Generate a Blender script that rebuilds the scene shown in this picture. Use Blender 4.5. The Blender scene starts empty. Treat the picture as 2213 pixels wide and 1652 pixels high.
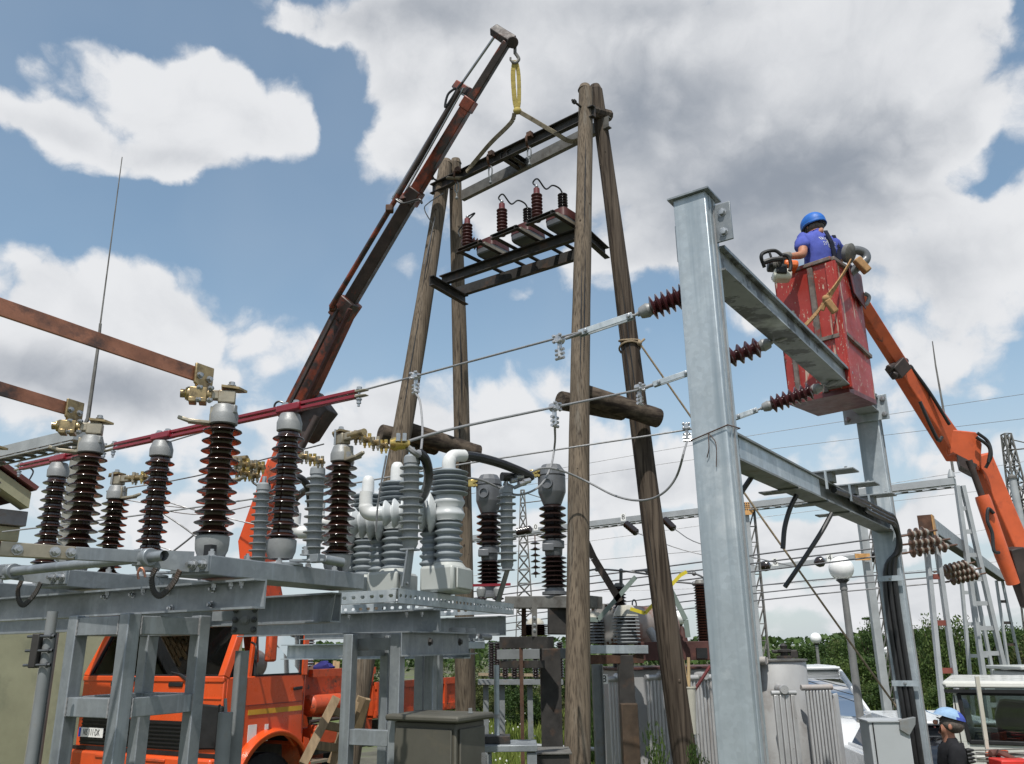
import bpy, math, random
from mathutils import Vector as V, Matrix
from mathutils import noise as mnoise
sc = bpy.context.scene
COL = sc.collection
random.seed(7)
PI = math.pi
# ------------------------------------------------------------------ camera
PITCH, ROLL, CAMZ = math.radians(17.5), math.radians(-0.8), 2.35
WP, HP, FP = 2213.0, 1652.0, 1816.0          # measuring frame of the photograph
_F = V((0, math.cos(PITCH), math.sin(PITCH))); _U = V((0, -math.sin(PITCH), math.cos(PITCH))); _R = V((1, 0, 0))
_c, _s = math.cos(ROLL), math.sin(ROLL)
CR = _c*_R + _s*_U; CU = -_s*_R + _c*_U; CF = _F
CAM = V((0, 0, CAMZ))
cd = bpy.data.cameras.new('camera'); cam = bpy.data.objects.new('camera', cd); COL.objects.link(cam)
m = Matrix((CR, CU, -CF)).transposed().to_4x4(); m.translation = CAM
cam.matrix_world = m
cd.sensor_width = 36.0; cd.sensor_fit = 'HORIZONTAL'; cd.lens = 36.0*FP/WP
cd.clip_start = 0.05; cd.clip_end = 4000
sc.camera = cam
sc.view_settings.view_transform = 'Standard'; sc.view_settings.look = 'None'
sc.view_settings.exposure = 0.0; sc.view_settings.gamma = 1.0; sc.view_settings.use_curve_mapping = False
def ray(x, y): return CF*FP + CR*(x-WP/2) + CU*(HP/2-y)
def at(x, y, D):                               # surveyed point: sight line at a given distance north of the camera
    d = ray(x, y); return CAM + d*(D/d.y)
def atz(x, y, z):
    d = ray(x, y); return CAM + d*((z-CAMZ)/d.z)
# ------------------------------------------------------------------ sun and sky
SUN_EL, SUN_AZ = math.radians(60), math.radians(190)   # azimuth clockwise from +Y (camera looks to +Y)
sd = V((math.sin(SUN_AZ)*math.cos(SUN_EL), math.cos(SUN_AZ)*math.cos(SUN_EL), math.sin(SUN_EL)))
sl = bpy.data.lights.new('sun', 'SUN'); sl.energy = 4.7; sl.angle = math.radians(0.5); sl.color = (1, .965, .90)
so = bpy.data.objects.new('sun', sl); COL.objects.link(so); so.rotation_euler = (-sd).to_track_quat('-Z', 'Y').to_euler()
so.location = (0, 0, 60)
world = bpy.data.worlds.new('World'); sc.world = world; world.use_nodes = True
nt = world.node_tree; nt.nodes.clear()
def N(t, **k):
    n = nt.nodes.new(t)
    for a, b in k.items(): setattr(n, a, b)
    return n
def L(a, b): nt.links.new(a, b)
def setin(n, key, v):
    if hasattr(v, 'is_linked') or isinstance(v, bpy.types.NodeSocket): L(v, n.inputs[key])
    else: n.inputs[key].default_value = v
def mth(op, a, b=None, clamp=False):
    n = N('ShaderNodeMath', operation=op, use_clamp=clamp); setin(n, 0, a)
    if b is not None: setin(n, 1, b)
    return n.outputs[0]
def mrange(v, a, b, c=0.0, d=1.0, typ='SMOOTHSTEP'):
    n = N('ShaderNodeMapRange', interpolation_type=typ); setin(n, 0, v); setin(n, 1, a); setin(n, 2, b); setin(n, 3, c); setin(n, 4, d)
    return n.outputs[0]
def wnoise(vec, scale, detail, rough=.55, col=False):
    n = N('ShaderNodeTexNoise'); L(vec, n.inputs['Vector']); n.inputs['Scale'].default_value = scale
    n.inputs['Detail'].default_value = detail; n.inputs['Roughness'].default_value = rough
    return n.outputs['Color' if col else 'Fac']
def vmath(op, a, b=None, sc_=None):
    n = N('ShaderNodeVectorMath', operation=op); setin(n, 0, a)
    if b is not None: setin(n, 1, b)
    if sc_ is not None: n.inputs['Scale'].default_value = sc_
    return n.outputs[0]
def mixc(f, a, b):
    n = N('ShaderNodeMix', data_type='RGBA'); setin(n, 0, f); setin(n, 6, a); setin(n, 7, b); return n.outputs[2]
sky = N('ShaderNodeTexSky', sky_type='NISHITA'); sky.sun_disc = False
sky.sun_elevation = SUN_EL; sky.sun_rotation = SUN_AZ
sky.air_density = 1.0; sky.dust_density = .8; sky.ozone_density = 1.0
tc = N('ShaderNodeTexCoord'); dirv = tc.outputs['Generated']
w1 = vmath('SCALE', vmath('SUBTRACT', wnoise(dirv, 5.5, 3, .5, True), (.5, .5, .5)), sc_=.10)
w2 = vmath('SCALE', vmath('SUBTRACT', wnoise(dirv, 17, 5, .6, True), (.5, .5, .5)), sc_=.03)
p0 = vmath('ADD', dirv, w1); pw = vmath('ADD', p0, w2)
def blobs(lst, vec, tot=None):
    for (x, y, rx, ry, w) in lst:
        c = ray(x, y).normalized(); u = c.cross(V((0, 0, 1))).normalized(); v = u.cross(c)
        rot = Matrix((u, c, v)).transposed().to_euler()
        src = vec
        if tot is not None:                    # keeps the shader's evaluation in sequence (stack size)
            ch = N('ShaderNodeVectorMath', operation='MULTIPLY_ADD'); L(tot, ch.inputs[0]); ch.inputs[1].default_value = (1e-7,)*3; L(vec, ch.inputs[2]); src = ch.outputs[0]
        mp = N('ShaderNodeMapping', vector_type='TEXTURE'); L(src, mp.inputs[0])
        mp.inputs['Location'].default_value = c; mp.inputs['Rotation'].default_value = rot
        k = 1/math.hypot(FP, math.hypot(x-WP/2, y-HP/2))
        mp.inputs['Scale'].default_value = (rx*k, .6, ry*k)
        ln = N('ShaderNodeVectorMath', operation='LENGTH'); L(mp.outputs[0], ln.inputs[0])
        o = mrange(ln.outputs['Value'], 1.5, .25, 0.0, w)
        tot = o if tot is None else mth('ADD', tot, o)
    return tot
CLOUDS = [ # cloud masses: x, y, half width, half height, weight
 (330, 130, 170, 110, 1), (470, 215, 190, 105, 1), (230, 280, 190, 80, 1), (600, 260, 120, 70, .9), (400, 350, 130, 55, .9), (60, 235, 120, 50, .8), (150, 340, 110, 40, .5),
 (200, 640, 210, 90, 1), (430, 670, 130, 100, 1), (60, 720, 190, 110, 1), (300, 800, 260, 120, 1), (120, 880, 280, 110, 1), (620, 740, 100, 60, .7), (60, 590, 90, 40, .5),
 (680, 40, 190, 60, 1), (900, 120, 170, 130, 1), (1000, 300, 210, 170, 1), (870, 330, 110, 60, .8), (1200, 80, 400, 180, 1.2), (1350, 350, 350, 230, 1.2), (1650, 150, 430, 260, 1.2), (1750, 450, 330, 200, 1.2), (1480, 560, 200, 60, .7), (2050, 120, 280, 200, 1), (1930, 330, 200, 130, 1), (1100, 480, 140, 80, .6), (880, 470, 90, 60, .35), (900, 590, 70, 40, .4),
 (2100, 640, 220, 150, 1), (2180, 480, 150, 80, .9), (1950, 830, 170, 100, .9), (2160, 960, 170, 60, .9), (1700, 640, 120, 50, .5),
 (800, 870, 130, 75, 1), (960, 880, 160, 90, 1), (1150, 850, 100, 80, .8), (1220, 800, 60, 50, .7), (1090, 960, 220, 80, .8), (700, 960, 150, 60, .6), (1440, 1010, 130, 60, 1), (1330, 1060, 170, 45, .7),
 (1250, 620, 170, 60, .55), (1560, 690, 110, 60, .4), (760, 1130, 600, 60, .8), (1420, 1080, 260, 60, .8), (2060, 1060, 200, 60, .8), (1250, 950, 160, 90, .7), (560, 980, 200, 70, .6), (1650, 1215, 500, 45, .7), (1400, 1170, 420, 50, .8), (1900, 1130, 420, 55, .9), (1500, 1290, 560, 45, .9), (2080, 1290, 420, 50, .8), (300, 1100, 450, 60, .5), (1780, 1010, 210, 45, .7), (1000, 1300, 500, 40, .7)]
GAPS = [(1950, 1210, 380, 22, -.5), (1560, 1100, 200, 25, -.5), (720, 640, 180, 50, -.9), (960, 700, 260, 45, -.8), (620, 470, 230, 60, -.9), (250, 480, 240, 50, -.9), (740, 220, 50, 110, -1), (600, 80, 110, 30, -.9), (190, 30, 190, 45, -.9), (2090, 350, 80, 55, -1.1), (2140, 270, 50, 40, -.6), (1720, 900, 170, 45, -.6), (1240, 700, 240, 40, -.7), (650, 1060, 300, 40, -.4), (2190, 30, 40, 60, -.6)]
DARK = [(1560, 330, 420, 230, .55), (1650, 480, 330, 130, 1), (1850, 600, 160, 60, .5), (1330, 250, 260, 120, .75), (1000, 15, 330, 60, .8), (1450, 20, 250, 70, .6), (1750, 330, 260, 110, .5), (150, 850, 300, 70, .9), (420, 830, 150, 50, .5), (330, 330, 200, 30, .35), (60, 260, 120, 30, .3), (1130, 420, 160, 80, .45), (2020, 600, 70, 100, .4), (1500, 1240, 500, 22, .5), (1900, 1060, 300, 25, .5), (1150, 1000, 220, 40, .5), (820, 950, 180, 40, .5), (2060, 850, 120, 40, .4), (1600, 900, 70, 60, .2)]
fine = wnoise(pw, 8, 8, .66)
up_sun = tuple(sd*.030+V((0, 0, .020)))
fine2 = wnoise(vmath('ADD', pw, up_sun), 8, 6, .64)
billow = N('ShaderNodeTexVoronoi'); billow.feature = 'F1'; L(pw, billow.inputs['Vector']); billow.inputs['Scale'].default_value = 19; billow.inputs['Detail'].default_value = 1
puff = mth('SUBTRACT', .42, billow.outputs['Distance'])
big = wnoise(dirv, 2.2, 4, .55)
frame = blobs([(1106, 700, 1700, 1100, 1.0)], dirv)
gen = mth('MULTIPLY', mrange(big, .42, .62, 0, 1), mth('SUBTRACT', 1.0, frame, True))
lowm = N('ShaderNodeMapping'); L(p0, lowm.inputs[0]); lowm.inputs['Scale'].default_value = (1, 1, 3.2)
lows = wnoise(lowm.outputs[0], 5.5, 4, .55); sep0 = N('ShaderNodeSeparateXYZ'); L(dirv, sep0.inputs[0])
low_cu = mth('MULTIPLY', mrange(lows, .42, .67, 0, .9), mrange(sep0.outputs[2], .34, .14))      # rows of flat cumulus towards the horizon
body = mth('ADD', mth('ADD', blobs(GAPS, pw, blobs(CLOUDS, pw)), low_cu), gen)
dens = mth('ADD', mth('ADD', body, mth('MULTIPLY', mth('SUBTRACT', fine, .5), 2.0)), mth('MULTIPLY', puff, .95))
mask = mrange(dens, .06, .80)
sepz = N('ShaderNodeSeparateXYZ'); L(dirv, sepz.inputs[0])
veil = mth('ADD', mrange(sepz.outputs[2], .40, .0, .14, .80), mth('MULTIPLY', mth('SUBTRACT', wnoise(p0, 3, 3, .6), .45), .40), True)   # milky summer haze, denser towards the horizon
mask = mth('MULTIPLY', mask, .98)
self_sh = mth('ADD', mth('MULTIPLY', mth('SUBTRACT', fine2, fine), .9), mth('MULTIPLY', puff, -.45))
thick = mrange(dens, .6, 2.0, -.08, .22)
shade = mth('ADD', mth('ADD', mth('MULTIPLY', blobs(DARK, p0), .62), self_sh), thick)
shade = mth('ADD', shade, mth('MULTIPLY', mth('SUBTRACT', wnoise(lowm.outputs[0], 4, 3, .5), .47), .75))
shf = mrange(shade, -.02, 1.45, 0, 1, 'SMOOTHSTEP')
ccol = mixc(shf, (.82, .83, .85, 1), (.295, .33, .385, 1))
skyc = N('ShaderNodeMix', data_type='RGBA', blend_type='MULTIPLY'); skyc.inputs[0].default_value = 1
L(sky.outputs[0], skyc.inputs[6]); skyc.inputs[7].default_value = (.150, .164, .150, 1)
# sky below the horizon continues as haze-grey ground
fin = mixc(mask, mixc(veil, skyc.outputs[2], (.55, .61, .68, 1)), ccol)
bg = N('ShaderNodeBackground'); L(fin, bg.inputs[0]); bg.inputs[1].default_value = 1.0
wo = N('ShaderNodeOutputWorld'); L(bg.outputs[0], wo.inputs[0])
world.cycles.sampling_method = 'MANUAL'; world.cycles.sample_map_resolution = 256
# ------------------------------------------------------------------ mesh helpers
def frame(d, up=None):
    d = V(d).normalized(); up = V(up) if up is not None else V((0, 0, 1))
    if abs(d.dot(up.normalized())) > .999: up = V((1, 0, 0)) if abs(d.x) < .9 else V((0, 1, 0))
    s = d.cross(up).normalized(); u = s.cross(d).normalized()
    return d, s, u                                # forward, side (right), up
class MB:
    def __init__(self): self.v = []; self.f = []
    def add(self, vs, fs):
        o = len(self.v); self.v += [tuple(p) for p in vs]; self.f += [tuple(i+o for i in q) for q in fs]; return self
    def box(self, c, sx, sy, sz, ax=None):
        c = V(c); X, Y, Z = ax if ax else (V((1, 0, 0)), V((0, 1, 0)), V((0, 0, 1)))
        vs = [c+X*(sx/2*i)+Y*(sy/2*j)+Z*(sz/2*k) for k in (-1, 1) for j in (-1, 1) for i in (-1, 1)]
        return self.add(vs, [(0, 2, 3, 1), (4, 5, 7, 6), (0, 1, 5, 4), (2, 6, 7, 3), (0, 4, 6, 2), (1, 3, 7, 5)])
    def bar(self, a, b, w, h, up=None, w2=None, h2=None):   # rectangular bar, w sideways, h along up
        a, b = V(a), V(b); d, s, u = frame(b-a, up); w2 = w if w2 is None else w2; h2 = h if h2 is None else h2
        vs = [p+s*(ww/2*i)+u*(hh/2*j) for p, ww, hh in ((a, w, h), (b, w2, h2)) for i, j in ((-1, -1), (1, -1), (1, 1), (-1, 1))]
        return self.add(vs, [(3, 2, 1, 0), (4, 5, 6, 7), (0, 1, 5, 4), (1, 2, 6, 5), (2, 3, 7, 6), (3, 0, 4, 7)])
    def extr(self, prof, a, b, up=None, s2=1.0):             # closed profile [(side, up)] swept from a to b
        a, b = V(a), V(b); d, s, u = frame(b-a, up); n = len(prof)
        vs = [a+s*x+u*y for x, y in prof]+[b+s*x*s2+u*y*s2 for x, y in prof]
        fs = [tuple(range(n-1, -1, -1)), tuple(range(n, 2*n))]+[(i, (i+1) % n, n+(i+1) % n, n+i) for i in range(n)]
        return self.add(vs, fs)
    def tube(self, pts, r, n=8, caps=True):
        pts = [V(p) for p in pts]; m_ = len(pts); rs = r if isinstance(r, (list, tuple)) else [r]*m_
        vs = []; fs = []; prev = None
        for i, p in enumerate(pts):
            d = (pts[min(i+1, m_-1)]-pts[max(i-1, 0)])
            if d.length < 1e-9: d = V((0, 0, 1))
            d.normalize()
            if prev is None: _, s, u = frame(d)
            else:
                s = (prev-d*prev.dot(d))
                if s.length < 1e-6: _, s, u = frame(d)
                s.normalize(); u = s.cross(d)
            prev = s
            for k in range(n):
                t = 2*PI*k/n; vs.append(p+s*(math.cos(t)*rs[i])+u*(math.sin(t)*rs[i]))
        for i in range(m_-1):
            for k in range(n):
                k2 = (k+1) % n; fs.append((i*n+k, i*n+k2, (i+1)*n+k2, (i+1)*n+k))
        if caps: fs += [tuple(range(n-1, -1, -1)), tuple(range((m_-1)*n, m_*n))]
        return self.add(vs, fs)
    def lathe(self, a, b, prof, n=24, caps=True):            # profile [(distance from a towards b, radius)]
        a = V(a); d, s, u = frame(V(b)-a); vs = []; fs = []
        for t, r in prof:
            for k in range(n):
                g = 2*PI*k/n; vs.append(a+d*t+s*(math.cos(g)*r)+u*(math.sin(g)*r))
        for i in range(len(prof)-1):
            for k in range(n):
                k2 = (k+1) % n; fs.append((i*n+k, i*n+k2, (i+1)*n+k2, (i+1)*n+k))
        if caps: fs += [tuple(range(n-1, -1, -1)), tuple(range((len(prof)-1)*n, len(prof)*n))]
        return self.add(vs, fs)
    def ball(self, c, r, n=14, k=8, sc_=(1, 1, 1), ax=None):
        X, Y, Z = ax if ax else (V((1, 0, 0)), V((0, 1, 0)), V((0, 0, 1))); c = V(c)
        vs = [c-Z*r*sc_[2]]; fs = []
        for i in range(1, k):
            th = -PI/2+PI*i/k
            for j in range(n):
                p = 2*PI*j/n
                vs.append(c+X*(r*sc_[0]*math.cos(th)*math.cos(p))+Y*(r*sc_[1]*math.cos(th)*math.sin(p))+Z*(r*sc_[2]*math.sin(th)))
        vs.append(c+Z*r*sc_[2])
        for j in range(n):
            fs.append((0, 1+(j+1) % n, 1+j)); e = 1+(k-2)*n; fs.append((e+j, e+(j+1) % n, len(vs)-1))
        for i in range(k-2):
            for j in range(n):
                a_ = 1+i*n+j; b_ = 1+i*n+(j+1) % n; fs.append((a_, b_, b_+n, a_+n))
        return self.add(vs, fs)
    def prism(self, pts, thick):                              # planar polygon of 3-D points given a thickness along its normal
        pts = [V(p) for p in pts]; n = len(pts); nr = V((0, 0, 0))
        for i in range(n): nr += (pts[i]-pts[0]).cross(pts[(i+1) % n]-pts[0])
        nr.normalize(); nr = nr*(thick if not isinstance(thick, V) else 1)
        if isinstance(thick, V): nr = thick
        vs = pts+[p+nr for p in pts]
        return self.add(vs, [tuple(range(n-1, -1, -1)), tuple(range(n, 2*n))]+[(i, (i+1) % n, n+(i+1) % n, n+i) for i in range(n)])
    def bolt(self, c, d, r=.012, h=.012, stub=.0):
        c = V(c); d = V(d).normalized()
        self.lathe(c-d*.002, c+d, [(0, r*1.35), (.005, r*1.35)], 10)
        self.lathe(c+d*.003, c+d, [(0, r), (h, r), (h+.001, r*.8)], 6)
        if stub: self.lathe(c+d*h, c+d*2, [(0, r*.55), (stub, r*.55)], 8)
        return self
    def slotrail(self, a, b, w, fl, t, pitch, sl, sh, normal):   # slotted C rail: web with real slots facing `normal`, flanges behind
        a, b = V(a), V(b); d = (b-a); Ln = d.length; d.normalize(); nrm = V(normal).normalized(); up = nrm.cross(d).normalized(); nrm = d.cross(up).normalized()
        if nrm.dot(V(normal)) < 0: nrm = -nrm
        n = max(1, int(Ln/pitch)); q = Ln/n
        for i in range(n):
            x0, x1 = i*q, (i+1)*q; xm = (x0+x1)/2
            inn = [(xm-sl/2, 0), (xm-sl/2+sh*.3, -sh/2), (xm, -sh/2), (xm+sl/2-sh*.3, -sh/2), (xm+sl/2, 0), (xm+sl/2-sh*.3, sh/2), (xm, sh/2), (xm-sl/2+sh*.3, sh/2)]
            out = [(x0, 0), (x0, -w/2), (xm, -w/2), (x1, -w/2), (x1, 0), (x1, w/2), (xm, w/2), (x0, w/2)]
            vs = []
            for off in (0, -t):
                vs += [a+d*x+up*y+nrm*off for x, y in out]+[a+d*x+up*y+nrm*off for x, y in inn]
            fs = []
            for k in range(8):
                k2 = (k+1) % 8
                fs += [(k, k2, 8+k2, 8+k), (16+k2, 16+k, 24+k, 24+k2), (8+k, 8+k2, 24+k2, 24+k)]
            self.add(vs, fs)
        for sg in (-1, 1):
            p = a+up*(sg*(w/2-t/2))-nrm*(t+fl/2); self.bar(p, p+d*Ln, fl, t, up)
        return self
def MX(obm, loc):
    return [tuple(V(p)-loc) for p in obm.v]
def mkobj(name, mb, mat, loc=V((0, 0, 0)), parent=None, smooth=35, bev=0):
    me = bpy.data.meshes.new(name); me.from_pydata([(p[0]-loc.x, p[1]-loc.y, p[2]-loc.z) for p in mb.v], [], mb.f); me.update()
    if smooth:
        for p in me.polygons: p.use_smooth = True
        me.set_sharp_from_angle(angle=math.radians(smooth))
    mats = mat if isinstance(mat, (list, tuple)) else [mat]
    for q in mats: me.materials.append(q)
    o = bpy.data.objects.new(name, me); COL.objects.link(o)
    if parent is not None: o.parent = parent
    if bev:
        b = o.modifiers.new('bevel', 'BEVEL'); b.width = bev; b.segments = 2; b.limit_method = 'ANGLE'; b.angle_limit = math.radians(40)
    return o
class Thing:
    """An Empty at the thing's base with its parts as children; parts are given in world (or prototype) coordinates."""
    def __init__(self, name, label, cat, loc=(0, 0, 0), group=None):
        self.loc = V(loc); o = bpy.data.objects.new(name, None); COL.objects.link(o); o.location = self.loc
        o.empty_display_size = .2; o['label'] = label; o['category'] = cat
        if group: o['group'] = group
        self.o = o
    def part(self, name, mb, mat, parent=None, smooth=35, bev=0, label=None):
        o = mkobj(name, mb, mat, self.loc, parent or self.o, smooth, bev)
        if label: o['label'] = label
        return o
    def bolts(self, cs, d, mat, r=.012, h=.012, stub=0, parent=None, name='bolt'):
        """alike bolts share one mesh"""
        me = None; outs = []
        for c in cs:
            c = V(c)
            if me is None:
                mb = MB().bolt((0, 0, 0), d, r, h, stub); o = mkobj(name, mb, mat, V((0, 0, 0)), parent or self.o); me = o.data
            else:
                o = bpy.data.objects.new(name, me); COL.objects.link(o); o.parent = parent or self.o
            o.location = c-self.loc; outs.append(o)
        return outs
def single(name, mb, mat, label, cat, group=None, loc=None, smooth=35, bev=0, kind=None):
    loc = V(loc) if loc is not None else V(mb.v[0])
    o = mkobj(name, mb, mat, loc, None, smooth, bev); o.location = loc
    if label: o['label'] = label
    if cat: o['category'] = cat
    if group: o['group'] = group
    if kind: o['kind'] = kind
    return o
def kids(o): return [c for c in bpy.data.objects if c.parent is o]
def dup(root, loc, rotz=0, label=None, tree=None):
    def cp(o, par):
        c = o.copy(); COL.objects.link(c); c.parent = par
        for ch in tree[o]: cp(ch, c)
        return c
    if tree is None: tree = famtree(root)
    r = cp(root, None); r.location = loc; r.rotation_euler = (0, 0, rotz)
    if label: r['label'] = label
    return r
def famtree(root):
    t = {}
    def go(o):
        t[o] = list(o.children)
        for c in t[o]: go(c)
    bpy.context.view_layer.update(); go(root); return t
def catenary(a, b, sag, n=14):
    a, b = V(a), V(b); return [a.lerp(b, i/n)-V((0, 0, sag*4*(i/n)*(1-i/n))) for i in range(n+1)]
def bez(pts, n=8):                                            # Catmull-Rom through points
    pts = [V(p) for p in pts]; P = [pts[0]*2-pts[1]]+pts+[pts[-1]*2-pts[-2]]; out = []
    for i in range(1, len(P)-2):
        for k in range(n):
            t = k/n; a, b, c, d = P[i-1], P[i], P[i+1], P[i+2]
            out.append(.5*((2*b)+(c-a)*t+(2*a-5*b+4*c-d)*t*t+(3*b-a-3*c+d)*t**3))
    out.append(pts[-1]); return out
def chan(w, h, t, side=1):                                    # C section: web at one side, open towards `side`
    return [(-side*w/2, -h/2), (side*w/2, -h/2), (side*w/2, -h/2+t), (-side*(w/2-t), -h/2+t), (-side*(w/2-t), h/2-t), (side*w/2, h/2-t), (side*w/2, h/2), (-side*w/2, h/2)][::side]
def angle(w, h, t, sx=1, sy=1): return [(0, 0), (sx*w, 0), (sx*w, sy*t), (sx*t, sy*t), (sx*t, sy*h), (0, sy*h)][::sx*sy]
def ibeam(w, h, t, tw): return [(-w/2, -h/2), (w/2, -h/2), (w/2, -h/2+t), (tw/2, -h/2+t), (tw/2, h/2-t), (w/2, h/2-t), (w/2, h/2), (-w/2, h/2), (-w/2, h/2-t), (-tw/2, h/2-t), (-tw/2, -h/2+t), (-w/2, -h/2+t)]
AU = V((-.80, .60, 0)).normalized(); AV = V((.60, .80, 0)).normalized(); AZ = V((0, 0, 1))   # yard axes
# ------------------------------------------------------------------ materials
def material(name, base, rough=.5, metal=0, spec=.5, var=.12, vscale=6, bump=0, bscale=40, tint=None, tint_scale=3, tint_lo=.5, tint_hi=.65, streak=None, coat=0, tscale=(1, 1, 1), detail=5, fleck=None, trans=0, spang=0, sub=None, rvar=.12):
    mt = bpy.data.materials.new(name); mt.use_nodes = True; n = mt.node_tree; n.nodes.clear(); Lk = n.links.new
    o = n.nodes.new('ShaderNodeOutputMaterial'); b = n.nodes.new('ShaderNodeBsdfPrincipled'); Lk(b.outputs[0], o.inputs[0])
    tcx = n.nodes.new('ShaderNodeTexCoord'); mp = n.nodes.new('ShaderNodeMapping'); Lk(tcx.outputs['Object'], mp.inputs[0]); mp.inputs['Scale'].default_value = tscale
    oi = n.nodes.new('ShaderNodeObjectInfo'); ad = n.nodes.new('ShaderNodeVectorMath'); ad.operation = 'ADD'; Lk(mp.outputs[0], ad.inputs[0])
    cmb = n.nodes.new('ShaderNodeVectorMath'); cmb.operation = 'SCALE'; cmb.inputs[0].default_value = (13., 7., 5.); Lk(oi.outputs['Random'], cmb.inputs['Scale']); Lk(cmb.outputs[0], ad.inputs[1])
    vec = ad.outputs[0]
    def noise(s, d=5, r=.6):
        q = n.nodes.new('ShaderNodeTexNoise'); q.inputs['Scale'].default_value = s; q.inputs['Detail'].default_value = d; q.inputs['Roughness'].default_value = r; Lk(vec, q.inputs['Vector']); return q.outputs['Fac']
    def rng(v, a, b_, c, d):
        q = n.nodes.new('ShaderNodeMapRange'); q.inputs[1].default_value = a; q.inputs[2].default_value = b_; q.inputs[3].default_value = c; q.inputs[4].default_value = d; Lk(v, q.inputs[0]); return q.outputs[0]
    def mix(f, a, c, bt='MIX'):
        q = n.nodes.new('ShaderNodeMix'); q.data_type = 'RGBA'; q.blend_type = bt
        for i, x in ((0, f), (6, a), (7, c)):
            if isinstance(x, bpy.types.NodeSocket): Lk(x, q.inputs[i])
            else: q.inputs[i].default_value = x if i == 0 else (*x[:3], 1)
        return q.outputs[2]
    col = tuple(base)
    nz = noise(vscale, detail)
    lo = tuple(c*(1-var*1.6) for c in base); hi = tuple(min(1, c*(1+var*1.4)) for c in base)
    colr = mix(rng(nz, .3, .7, 0, 1), lo, hi)
    if spang:
        vo = n.nodes.new('ShaderNodeTexVoronoi'); vo.inputs['Scale'].default_value = spang; Lk(vec, vo.inputs['Vector'])
        sep = n.nodes.new('ShaderNodeSeparateColor'); Lk(vo.outputs['Color'], sep.inputs[0])
        colr = mix(rng(sep.outputs[0], 0, 1, .0, .3), colr, tuple(c*.62 for c in base))
    if tint is not None:
        colr = mix(rng(noise(tint_scale, 8, .65), tint_lo, tint_hi, 0, 1), colr, tint)
    if streak is not None:                                    # (colour, scale xyz, lo, hi)
        mp2 = n.nodes.new('ShaderNodeMapping'); Lk(vec, mp2.inputs[0]); mp2.inputs['Scale'].default_value = streak[1]
        q = n.nodes.new('ShaderNodeTexNoise'); q.inputs['Scale'].default_value = 1; q.inputs['Detail'].default_value = 6; Lk(mp2.outputs[0], q.inputs['Vector'])
        colr = mix(rng(q.outputs['Fac'], streak[2], streak[3], 0, 1), colr, streak[0])
    if fleck is not None:                                     # (colour, scale, lo, hi)
        mp2 = n.nodes.new('ShaderNodeMapping'); Lk(vec, mp2.inputs[0]); mp2.inputs['Scale'].default_value = fleck[1]
        q = n.nodes.new('ShaderNodeTexNoise'); q.inputs['Scale'].default_value = 1; q.inputs['Detail'].default_value = 9; q.inputs['Roughness'].default_value = .7; Lk(mp2.outputs[0], q.inputs['Vector'])
        colr = mix(rng(q.outputs['Fac'], fleck[2], fleck[3], 0, 1), colr, fleck[0])
    Lk(colr, b.inputs['Base Color'])
    Lk(rng(noise(vscale*2.3, 4), .3, .7, max(.02, rough-rvar), min(1, rough+rvar)), b.inputs['Roughness'])
    b.inputs['Metallic'].default_value = metal; b.inputs['Specular IOR Level'].default_value = spec
    b.inputs['Coat Weight'].default_value = coat; b.inputs['Coat Roughness'].default_value = .08
    b.inputs['Transmission Weight'].default_value = trans
    if sub: b.inputs['Subsurface Weight'].default_value = sub; b.inputs['Subsurface Radius'].default_value = (.02, .01, .006)
    if bump:
        bp = n.nodes.new('ShaderNodeBump'); bp.inputs['Strength'].default_value = bump; bp.inputs['Distance'].default_value = .01
        Lk(noise(bscale, 6), bp.inputs['Height']); Lk(bp.outputs[0], b.inputs['Normal'])
    return mt
M = {}
M['galv'] = material('galvanized_steel', (.25, .27, .285), .42, .35, var=.10, vscale=5, spang=55, tint=(.15, .165, .185), tint_scale=4, tint_lo=.5, tint_hi=.72, streak=((.30, .33, .36), (26, 26, 1.2), .55, .75), bump=.03, bscale=60)
M['galv_new'] = material('bright_galvanized_steel', (.385, .43, .465), .40, .3, var=.07, vscale=4, spang=38, streak=((.25, .295, .33), (18, 18, .7), .50, .74), tint=(.52, .55, .57), tint_scale=2.2, tint_lo=.53, tint_hi=.66, fleck=((.20, .20, .195), (7, 7, 3), .70, .76), bump=.03, bscale=50)
M['galv_stain'] = material('stained_galvanized_steel', (.25, .265, .275), .5, .2, var=.1, vscale=5, tint=(.095, .098, .10), tint_scale=3.5, tint_lo=.52, tint_hi=.56, streak=((.5, .52, .54), (3, 3, 20), .58, .72))
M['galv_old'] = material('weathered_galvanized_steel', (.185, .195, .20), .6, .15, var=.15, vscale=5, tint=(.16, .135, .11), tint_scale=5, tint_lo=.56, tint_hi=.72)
M['bolt'] = material('zinc_bolt', (.38, .39, .40), .3, .7, var=.1, vscale=30)
M['bolt_dark'] = material('blackened_bolt', (.07, .075, .08), .35, .4, var=.2, vscale=30)
M['porc'] = material('brown_glazed_porcelain', (.024, .010, .007), .12, 0, .5, var=.25, vscale=5, coat=.45, rvar=.06, tint=(.05, .034, .026), tint_scale=9, tint_lo=.54, tint_hi=.80)
M['porc_blk'] = material('dark_glazed_porcelain', (.018, .011, .010), .13, 0, .5, var=.15, vscale=4, coat=.4, rvar=.04)
M['porc_wine'] = material('wine_red_glazed_porcelain', (.05, .014, .016), .10, 0, .5, var=.15, vscale=4, coat=.6, rvar=.04)
M['polyred'] = material('dull_maroon_polymer', (.075, .024, .022), .45, 0, .4, var=.15, vscale=9)
M['cap'] = material('painted_cast_cap', (.255, .26, .26), .5, .25, var=.08, vscale=14, tint=(.22, .22, .22), tint_scale=8, tint_lo=.55, tint_hi=.7, bump=.12, bscale=150)
M['poly'] = material('grey_polymer', (.235, .25, .26), .5, 0, .4, var=.05, vscale=8)
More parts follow.
